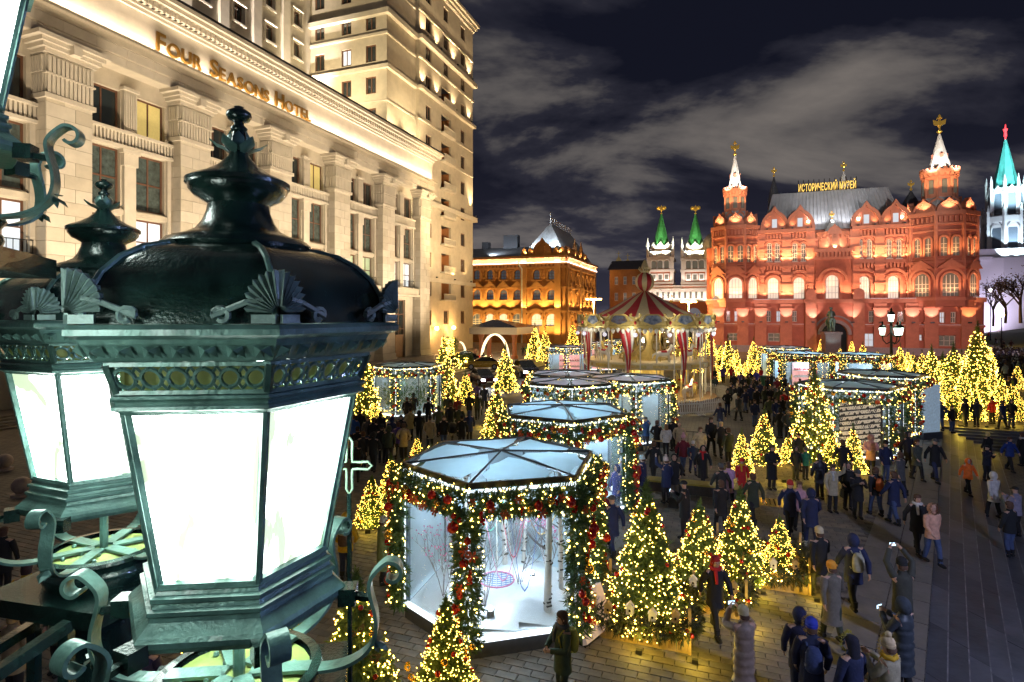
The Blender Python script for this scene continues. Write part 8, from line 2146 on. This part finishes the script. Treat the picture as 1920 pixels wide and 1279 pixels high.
# --- small figures on the lane at the right
lane_p = [(1854,634,RED,'red jacket leading on the lane by the museum corner'),(1867,647,BLK,'dark figure walking in the middle of the lane'),(1877,646,(.03,.03,.03),'dark figure right beside it on the lane'),(1882,656,BLK,'dark figure nearest on the lane'),(1896,655,(.06,.02,.02),'dark maroon figure at the right of the lane'),(1872,630,BLK,'dark figure farther up the lane'),(1879,631,NAVY,'navy figure farther up the lane'),(1890,630,BLK,'dark figure on the far side of the lane'),(1902,631,DGR,'dark olive figure on the far side of the lane'),(1914,636,(.5,.3,.2),'beige figure at the far right of the lane'),(1857,624,BLK,'dark figure at the top of the lane')]
for i, (px, py, c, l) in enumerate(lane_p): P_(px, py, 180*(i % 2), ('walk','walk2')[i % 2], c, BLK, 'hair', l, 1.05, 'mid')
right_c = [(1852,745,RED,'red hooded figure by the fir thicket right end'),(1870,752,(.4,.3,.1),'yellow brown figure before the right edge crowd'),(1862,716,RED,'small red jacket in the right edge crowd'),(1885,712,(.3,.4,.45),'pale blue jacket in the right edge crowd'),(1846,742,BLK,'dark figure beside the red hooded one'),(1872,738,BLK,'dark figure in front of the right edge crowd'),(1893,748,BLK,'dark figure right of the low round fir'),(1901,742,NAVY,'navy figure near the right edge firs')]
for i, (px, py, c, l) in enumerate(right_c): P_(px, py, 0, 'stand', c, BLK, 'hood' if i < 1 else 'hair', l, 1.05, 'mid')
# more of the middle distance crowd, each told by coat and neighbour
more = [(1226,905,BLK,'hair','dark walker left of the bench behind the near firs'),(1415,800,NAVY,'hair','navy walker alone between carousel crowd and fir row'),(1385,790,GRY,'beanie','grey walker in front of the carousel crowd'),(1364,778,BLK,'hood','black hooded walker at the picket fence end'),(1443,792,OLV,'hair','olive walker behind the first lettered fir'),(1457,748,MAR,'hair','maroon coat at the litter bin'),(1472,742,BLK,'beanie','black coat right of the litter bin'),(1384,752,BEI,'hair','beige coat inside the carousel crowd'),(1398,758,BLK,'cap','black capped figure in the middle of the carousel crowd'),(1425,756,NAVY,'hair','navy figure in the middle of the carousel crowd'),
 (1412,752,BLK,'hair','small dark figure between navy and black capped ones'),(1376,738,BLK,'hair','dark figure before the low forecourt fir'),(1389,732,PUR,'hair','purple figure before the low forecourt fir'),(1406,728,BLK,'beanie','black figure by the violet blue jacket'),(1439,745,BLK,'hair','black figure before the pavilion steps'),(1464,728,WHT,'hair','white jacket by the white columned pavilion'),(1500,748,BLK,'hair','dark figure under the white columned pavilion eave'),(1352,700,BLK,'hair','dark figure between forecourt firs at the left'),(1384,705,RED,'hood','red hooded child by the forecourt firs'),(1322,705,BLK,'hair','dark figure behind the carousel right drape'),
 (1580,905,BLK,'hair','dark coat behind the fur hooded pair'),(1660,905,NAVY,'beanie','navy walker before the lettered pavilion door'),(1688,930,GRY,'hair','grey walker near the top step'),(1668,855,BLK,'hair','dark figure leaning at the lettered pavilion glass'),(1690,868,OLV,'hood','olive hooded figure by the pavilion corner'),(1785,812,BLK,'hair','dark walker on the lit edge above the far steps'),(1880,806,NAVY,'hair','navy walker right of the red pointing person'),(1896,802,BLK,'hood','black hooded walker before the low round fir'),
 (670,868,BLK,'beanie','black coat at the front of the left crowd'),(690,846,GRY,'hair','grey coat in the middle of the left crowd'),(735,845,NAVY,'hood','navy hooded figure before the hotel side pavilion'),(752,838,BLK,'hair','dark figure behind the purple jacket'),(806,846,BEI,'beanie','beige coat right of the small dark hood'),(832,842,BLK,'hair','dark coat walking behind the olive yellow one'),(858,792,MAR,'hair','maroon coat near the fir by the crossing'),(920,795,BLK,'hair','dark figure left of the tall fir by the second pavilion'),(866,842,BLK,'beanie','black figure left of the reflective stripes')]
for i, (px, py, c, h, l) in enumerate(more): P_(px, py, (5,185,20,170)[i % 4], ('walk','stand','walk2','pockets')[i % 4], c, (BLK,JEA,BLK,NAVY)[i % 4], h, l, (1.0,.97,1.03)[i % 3], ('mid','short')[i % 2])
# dense crowd that reads as one mass
cr_ = MB(); r = random.Random(9); cmats = [cm(c) for c in (BLK, NAVY, (.03,.03,.035), (.05,.09,.14), (.25,.33,.38), (.02,.02,.02), DGR)]
for i in range(420):
    px = r.uniform(1862, 1990); py = r.uniform(668, 706)+ (px-1890)*.06; p = at(px, py); mi = r.choice((0,0,0,1,1,2,2,3,4,5,6))
    h_ = r.uniform(1.55,1.85); q = MB(); q.lathe([(.16,0),(.2,.5),(.23,.85),(.22,1.2),(.2,1.4),(.08,1.5)], 6); q.ball((0,0,h_-.13), .12, 6, 4); cr_.add([V3(v)*1.0+p for v in q.v], q.f, mi)
cw = cr_.build('crowd', cmats, None, kind='stuff')
# ================================================================ STATUE, TRIPLE LAMP, CANOPY, CARS, SMALL THINGS
m_bronze = mat('bronze_patina', (.09,.17,.15), .5, metal=.5, var=.3); m_gran = mat('dark_pedestal_granite', (.07,.06,.065), .35, var=.25)
sp = at_depth(1558, 600, 98); ST = thing('statue', (sp.x, sp.y, 0), 'green bronze horseman statue on a dark pedestal before the museum entrance', 'statue', rotz=-G)
zf = lambda y: H-(y-590)*98/F
b = MB(); b.box(-1.5,-2.6,0,1.5,2.6,.8); b.box(-1.15,-2.2,.8,1.15,2.2,zf(622)-.4); b.box(-1.35,-2.4,zf(622)-.4,1.35,2.4,zf(622)); b.build('pedestal', m_gran, ST)
b = MB(); zb = zf(622); S_ = 1.45
def sx(p): return (p[0]*S_, p[1]*S_, zb+p[2]*S_)
b.tube([sx((0,-.95,1.25)),sx((0,-.55,1.32)),sx((0,.1,1.25)),sx((0,.6,1.4))], [.34*S_,.42*S_,.38*S_,.34*S_], 10)
b.tube([sx((0,.55,1.45)),sx((0,.95,1.95)),sx((0,1.05,2.3))], [.3*S_,.2*S_,.15*S_], 8); b.tube([sx((0,1.0,2.3)),sx((0,1.4,2.05)),sx((0,1.55,1.9))], [.17*S_,.13*S_,.08*S_], 7)
for x, y, k in ((.2,.55,.35),(-.2,.5,-.05),(.2,-.8,-.1),(-.2,-.85,.2)): b.tube([sx((x,y,1.15)),sx((x,y+k*.5,.65)),sx((x,y+k*.2,.05))], [.17*S_,.1*S_,.08*S_], 7)
b.tube([sx((0,-.95,1.35)),sx((0,-1.25,1.1)),sx((0,-1.25,.5))], [.1*S_,.12*S_,.04*S_], 6); b.build('horse', m_bronze, ST, smooth=60)
b = MB(); b.tube([sx((0,-.15,1.55)),sx((0,-.15,2.0)),sx((0,-.12,2.35)),sx((0,-.1,2.5))], [.27*S_,.27*S_,.3*S_,.1*S_], 10); b.ball(sx((0,-.06,2.68)), .15*S_, 9, 6, sz=1.2); b.lathe([(.17*S_,0),(.19*S_,.04*S_),(.16*S_,.12*S_),(.05*S_,.15*S_)], 10, sx((0,-.06,2.74)))
for s in (-1,1): b.tube([sx((s*.25,-.1,2.35)),sx((s*.42,.02,1.95)),sx((s*.2,.45,1.85))], [.1*S_,.09*S_,.06*S_], 6); b.tube([sx((s*.2,-.05,1.6)),sx((s*.45,.25,1.25)),sx((s*.42,.1,.75))], [.15*S_,.12*S_,.08*S_], 6)
b.build('rider', m_bronze, ST, smooth=60)
light('SPOT', (0,-6,1.5), 450, (.75,1,.95), ST, .2, (0,0,zb+2.2), 60)
# triple lantern street lamp
lp = at(1671,693); sc_ = lp.y/76.0; TLp = thing('street_lamp', lp, 'dark post with four glowing green white lanterns in front of the museum', 'street lamp')
zl = lambda y: H-(y-590)*lp.y/F
b = MB(); b.lathe([(.45,0),(.4,.5),(.28,.9),(.2,1.6),(.16,3.0),(.14,zl(612)),(.2,zl(610)),(.12,zl(606)),(.1,zl(603))], 12); 
for an in (pi, 0, -pi/2):
    d = V3((cos(an), sin(an), 0)); b.tube([V3((0,0,zl(640))), d*.6+V3((0,0,zl(645))), d*1.05+V3((0,0,zl(638))), d*1.15+V3((0,0,zl(628)))], .07, 6); b.tube([V3((0,0,zl(622))), d*.5+V3((0,0,zl(630))), d*.95+V3((0,0,zl(632)))], .05, 6)
b.build('post', m_iron, TLp, smooth=50)
m_lg = mat('green_white_lantern_glass', (.8,.9,.8), .4, var=0, emit=(.78,1,.82), es=6)
def small_lantern(x, y, z0, k):
    b = MB(); b.lathe([(.26*k,0),(.42*k,.9*k)], 6, (x,y,z0)); gl_ = b.build('lantern_glass', m_lg, TLp)
    b = MB(); b.lathe([(.48*k,.9*k),(.5*k,.97*k),(.4*k,1.15*k),(.14*k,1.3*k),(.1*k,1.45*k),(.16*k,1.5*k),(.03*k,1.8*k)], 6, (x,y,z0)); b.build('lantern_cap', m_castd, TLp); b = MB(); b.lathe([(.12*k,-.25*k),(.3*k,-.05*k),(.3*k,-.005)], 6, (x,y,z0)); b.build('lantern_foot', m_castd, TLp)
    light('POINT', (x,y-.0,z0+.45*k), 520, (.84,1,.88), TLp, .3)
small_lantern(0,0,zl(603),1.0)
for x, y in ((-1.15,0),(1.15,0),(0,-1.15)): small_lantern(x, y, zl(628), 1.0)
# hotel entrance canopy and glowing arch
m_can = mat('cream_canopy', (.55,.45,.33), .6, var=.1, emit=(1,.7,.4), es=.05, sample=False); m_cglass = mat('canopy_roof_glass', (.05,.05,.06), .15, var=.2, spec=.8); m_archl = mat('glowing_arch', (1,.9,.7), .4, var=0, emit=(1,.84,.55), es=1.3)
cp = at(915,672); ca_, cb2 = wg(cp.x, cp.y); CN = gthing('canopy', ca_, cb2, 'hotel entrance canopy on columns with dark glass roof beyond the taxi', 'canopy')
zc2 = lambda y: H-(y-590)*cp.y/F; wpx = cp.y/F
b = MB(); a0, a1 = ca_-38*wpx, ca_+58*wpx; b.box(a0, cb2, zc2(627), a1, cb2+12, zc2(614)); b.build('fascia', m_can, CN)
b = MB(); b.prism([(a0,cb2),(a1,cb2),(a1,cb2+12),(a0,cb2+12)], zc2(614)+.003, zc2(600), poly2=[(a0+2,cb2+5),(a0+3,cb2+5),(a0+3,cb2+6),(a0+2,cb2+6)]); b.build('glass_roof', m_cglass, CN)
for a in (a0+1.8, a0+3.2, a1-.7):
    b = MB(); b.lathe([(.55,0),(.55,.5),(.38,.6),(.34,zc2(630)-.4),(.5,zc2(630)),(.5,zc2(627))], 12, (a, cb2+.7, 0)); b.build('column', mat('terracotta_column', (.38,.13,.06), .6, var=.15), CN, smooth=40)
light('POINT', ((a0+a1)/2, cb2+5, zc2(630)), 900, (1,.7,.35), CN, .4)
AR = gthing('light_arch', ca_+20*wpx, cb2-3, 'big glowing oval arch in front of the entrance canopy', 'arch')
b = MB(); ac = ca_+28*wpx; R1, R2 = 26*wpx, 46*wpx; pts = []
for k in range(21): t = pi*k/20; pts.append((ac+R1*cos(t), cb2-3, .05+R2*sin(t)))
b.ribbon(pts, (0,1,0), .6, .22); b.build('arch_band', m_archl, AR); light('POINT', (ac, cb2-4, 2.5), 300, (1,.8,.5), AR, .3)
AR2 = gthing('light_arch', ca_-45*wpx, cb2-4, 'slim curved glowing arch rib left of the canopy', 'arch'); b = MB(); pts = []
for k in range(11): t = pi/2*k/10; pts.append((ca_-36*wpx+12*wpx*sin(t), cb2-4, .1+31*wpx*cos(t)))
b.ribbon(pts, (0,1,0), .4, .15); b.build('rib', m_archl, AR2)
for k, (px, py, w, l) in enumerate(((870,690,30,'dark lit hedge between the hotel corner and canopy'),(845,668,26,'hedge strung with lights by the tower foot'))):
    p = at(px, py); o = thing('hedge', p, l, 'hedge', 'hedges by the hotel', rotz=-G); b = MB(); bl = MB(); r = random.Random(k); W = w*p.y/F
    for i in range(900): q = V3((r.uniform(-W/2,W/2), r.uniform(-1,1), r.uniform(.1,3.2)*(1 if k else .55))); sprig(b, q, V3((r.gauss(0,1),-1,r.gauss(0,1))), .5, r, 3)
    for i in range(160 if k else 40): bl.octa((r.uniform(-W/2,W/2), -1.05, r.uniform(.1,3.2)*(1 if k else .55)), .05)
    b.build('foliage', m_fir, o); bl.build('string_lights', m_tbulb, o, kind='stuff')
# cars
m_tyre = mat('tyre', (.015,.015,.015), .8, var=.1); m_head = mat('headlight', (1,1,1), .3, var=0, emit=(.85,.92,1), es=30); m_tail = mat('tail_light', (.5,.02,.02), .3, var=0, emit=(1,.05,.03), es=1.5, sample=False)
def car(p, ang, col, label, lights=True, warmtop=False, sc=1.0):
    o = thing('parked_car' if not lights else 'car', p, label, 'car', 'cars on the hotel road', radians(ang)); o.scale = (sc,)*3
    pm = mat('car_paint_%02x%02x%02x' % tuple(int(c*255) for c in col), col, .25, metal=.3, var=.05, coat=1.0)
    b = MB(); L = [(-2.25,.45,.62),(-2.2,.75,.78),(-1.6,.95,.86),(-.9,1.0,.88),(.6,1.0,.88),(1.4,.93,.86),(2.1,.78,.80),(2.25,.5,.66)]
    n = len(L); vs = []
    for x, h_, w in L: vs += [(w*.92,x,.28),(w,x,.5),(w*.97,x,h_*.86),(w*.86,x,h_),(-w*.86,x,h_),(-w*.97,x,h_*.86),(-w,x,.5),(-w*.92,x,.28)]
    b.add(vs, [(j*8+i, j*8+(i+1) % 8, (j+1)*8+(i+1) % 8, (j+1)*8+i) for j in range(n-1) for i in range(8)]+[tuple(range(8)), tuple(range(n*8-1,n*8-9,-1))]); b.build('body', pm, o, smooth=40)
    b = MB(); C_ = [(-1.75,.92,.74),(-1.0,1.42,.62),(.1,1.46,.62),(1.15,.95,.74)]; vs = []
    for x, h_, w in C_: vs += [(w,x,.88 if h_ < 1 else .9),(w if h_ < 1 else w,x,h_),(-w,x,h_),(-w,x,.88 if h_ < 1 else .9)]
    b.add(vs, [(j*4+i, j*4+i+1, j*4+i+5, j*4+i+4) for j in range(3) for i in (0,1,2)]); b.build('windows', m_dglass, o)
    b = MB(); b.prism([(-.6,-1.0),(.6,-1.0),(.6,.1),(-.6,.1)], 1.44, 1.50, poly2=[(-.5,-.9),(.5,-.9),(.5,0),(-.5,0)]); b.build('roof', pm, o)
    for x in (-1.35, 1.38):
        for s in (-1, 1):
            b = MB(); b.lathe([(.2,-.1),(.33,-.11),(.33,.11),(.2,.1)], 16); b.xf(Matrix.Translation((s*.8,x,.33)) @ Matrix.Rotation(pi/2,4,'Y')); wh = b.build('wheel', m_tyre, o, smooth=40)
            b = MB(); b.lathe([(.02,0),(.2,.0),(.2,.02),(.02,.03)], 12); b.xf(Matrix.Translation((s*.9,x,.33)) @ Matrix.Rotation(s*pi/2,4,'Y')); b.build('rim', m_silver, wh)
    for s in (-1, 1):
        b = MB(); b.cbox((s*.62,2.2,.62), .32, .14, .16); b.build('headlight', m_head if lights else m_cwhite, o)
        b = MB(); b.cbox((s*.64,-2.22,.68), .3, .1, .14); b.build('tail_light', m_tail, o)
        if lights: light('SPOT', (s*.62,2.35,.62), 260, (.85,.92,1), o, .06, (s*.62,9,.1), 70)
    b = MB(); b.cbox((0,2.26,.42), .52, .03, .11); b.build('number_plate', m_cwhite, o)
    if warmtop: b = MB(); b.cbox((0,-.4,1.56), .4, .18, .13); b.build('taxi_sign', mat('taxi_sign', (1,.9,.5), .4, var=0, emit=(1,.8,.3), es=1.5, sample=False), o)
    return o
car(at(905,720), 200, (.05,.012,.012), 'dark red car with headlights on, stopped at the crossing', sc=1.05)
car(at(905,692), 95, (.55,.35,.03), 'yellow taxi in front of the entrance canopy', False, True, 1.1)
car(at(985,706), 195, (.02,.025,.05), 'dark blue van like car with glaring white headlights behind the fir', sc=1.25)
car(at(868,678), 100, (.04,.03,.03), 'dark car parked under the hedge by the hotel tower', False, sc=1.1)
# bin, benches, sign plate on the ground, star shaped iron scroll
p = at(1434,728); o = thing('bin', p, 'round dark green litter bin in front of the white columned pavilion', 'bin'); b = MB(); b.lathe([(.35,0),(.45,1.1),(.48,1.15),(.4,1.2)], 14); b.build('tub', mat('bin_green', (.03,.14,.10), .5, var=.1), o)
p = at(1437,942); o = thing('bronze_plate', p, 'square brass plate set in the paving behind the third fir', 'plate', rotz=-G); b = MB(); b.box(-.6,-.5,.012,.6,.5,.02); b.build('plate', mat('brass_plate', (.45,.33,.08), .35, metal=.8, var=.3), o)
for i in range(7): b = MB(); b.box(-.5+i*.15,-.42,.021,-.44+i*.15,.42,.03); b.build('bar', m_bgold, o)
p = at(1298,925); o = thing('bench', p, 'low black and yellow edged granite bench behind the near firs', 'bench', rotz=-G); b = MB(); b.box(-1.7,-.25,0,1.7,.25,.38); b.build('block', m_gran, o); b = MB(); b.box(-1.75,-.3,.382,1.75,.3,.45); b.build('seat', mat('yellow_lit_seat', (.45,.35,.08), .5, var=.2), o)
for i, (px, py, l) in enumerate(((1235,852,'small cafe table at the pavilion corner'),(1290,845,'metal crowd barrier behind the walking group'))):
    p = at(px, py)
    if i == 0:
        o = thing('table', p, l, 'table'); b = MB(); b.lathe([(.4,.72),(.4,.75)], 16); b.build('top', m_pine, o); b = MB(); b.tube([(0,0,0),(0,0,.72)], .03, 6); b.lathe([(.25,0),(.2,.03)], 12); b.build('leg', m_iron, o)
    else:
        o = thing('barrier', p, l, 'barrier', rotz=-G); b = MB()
        for z in (.15,1.0): b.tube([(-1,0,z),(1,0,z)], .02, 6)
        for k in range(9): b.tube([(-1+k*.25,0,.15 if 0 < k < 8 else 0),(-1+k*.25,0,1.0)], .014, 5)
        b.build('frame', m_iron, o)
# pram
p = at(848,826); o = thing('pram', p, 'dark folding pram pushed by the dark green coat', 'pram', rotz=.6); b = MB(); b.lathe([(.2,.45),(.3,.7),(.28,.85),(.1,1.0)], 10, sy=1.5); b.build('hood', cm(BLK), o); b = MB()
for s in (-.22,.22): b.tube([(s,-.4,.1),(s,.3,.8),(s,.55,1.0)], .015, 5); b.tube([(s,.4,.1),(s,-.2,.7)], .015, 5)
b.tube([(-.22,.55,1.0),(.22,.55,1.0)], .02, 5); b.build('frame', m_iron, o)
for x in (-.22,.22):
    for y in (-.4,.4): b = MB(); b.lathe([(.02,-.02),(.1,-.02),(.1,.02),(.02,.02)], 10); b.xf(Matrix.Translation((x,y,.1)) @ Matrix.Rotation(pi/2,4,'Y')); b.build('wheel', m_tyre, o)
# pale green iron scroll star by the front lantern
c = at_depth(655, 873, 3.0); o = thing('iron_star', c, 'pale green outlined four armed iron star beside the front lantern', 'ornament'); b = MB(); pts = []
for k in range(4):
    a = pi/2*k
    for r, da in ((.022,-pi/4),(.05,-.28),(.10,-.16),(.118,0),(.10,.16),(.05,.28)): pts.append(V3((r*cos(a+da), 0, r*1.25*sin(a+da))))
pts.append(pts[0]); b.tube(pts, .0065, 6, cap=False); b.build('outline', mat('pale_green_iron', (.22,.36,.25), .5, var=.1), o)
bz = MB(); bz.tube([V3((.0,0,-.145)), V3((.0,.02,-1.6)), V3((-.1,.05,-2.6))], .012, 6); bz.build('stem', m_castd, o)
# assumed mast added for cold light over the steps (unseen, out of frame right) 
o = thing('assumed_floodlight_mast', (12.5, 1.5, 0), 'assumed tall floodlight mast beside the steps, unseen outside the picture on the right', 'mast'); b = MB(); b.tube([(0,0,-.9),(0,0,9.5)], [.14,.09], 8); b.build('mast', m_silver, o)
for k in (-.5,.5):
    b = MB(); b.cbox((k,0,9.5), .6, .4, .3); b.build('lamp_head', mat('assumed_cold_lamp_head', (1,1,1), .4, var=0, emit=(.5,.6,1), es=10), o)
light('SPOT', (0,.3,9.3), 4200, (.55,.62,1), o, .3, (1,10,0), 100); light('SPOT', (-.4,0,9.3), 2500, (.42,.48,1), o, .3, (-13,1.0,6.5), 60)
for o in SC.objects:
    if 'go' in o.keys(): del o['go']
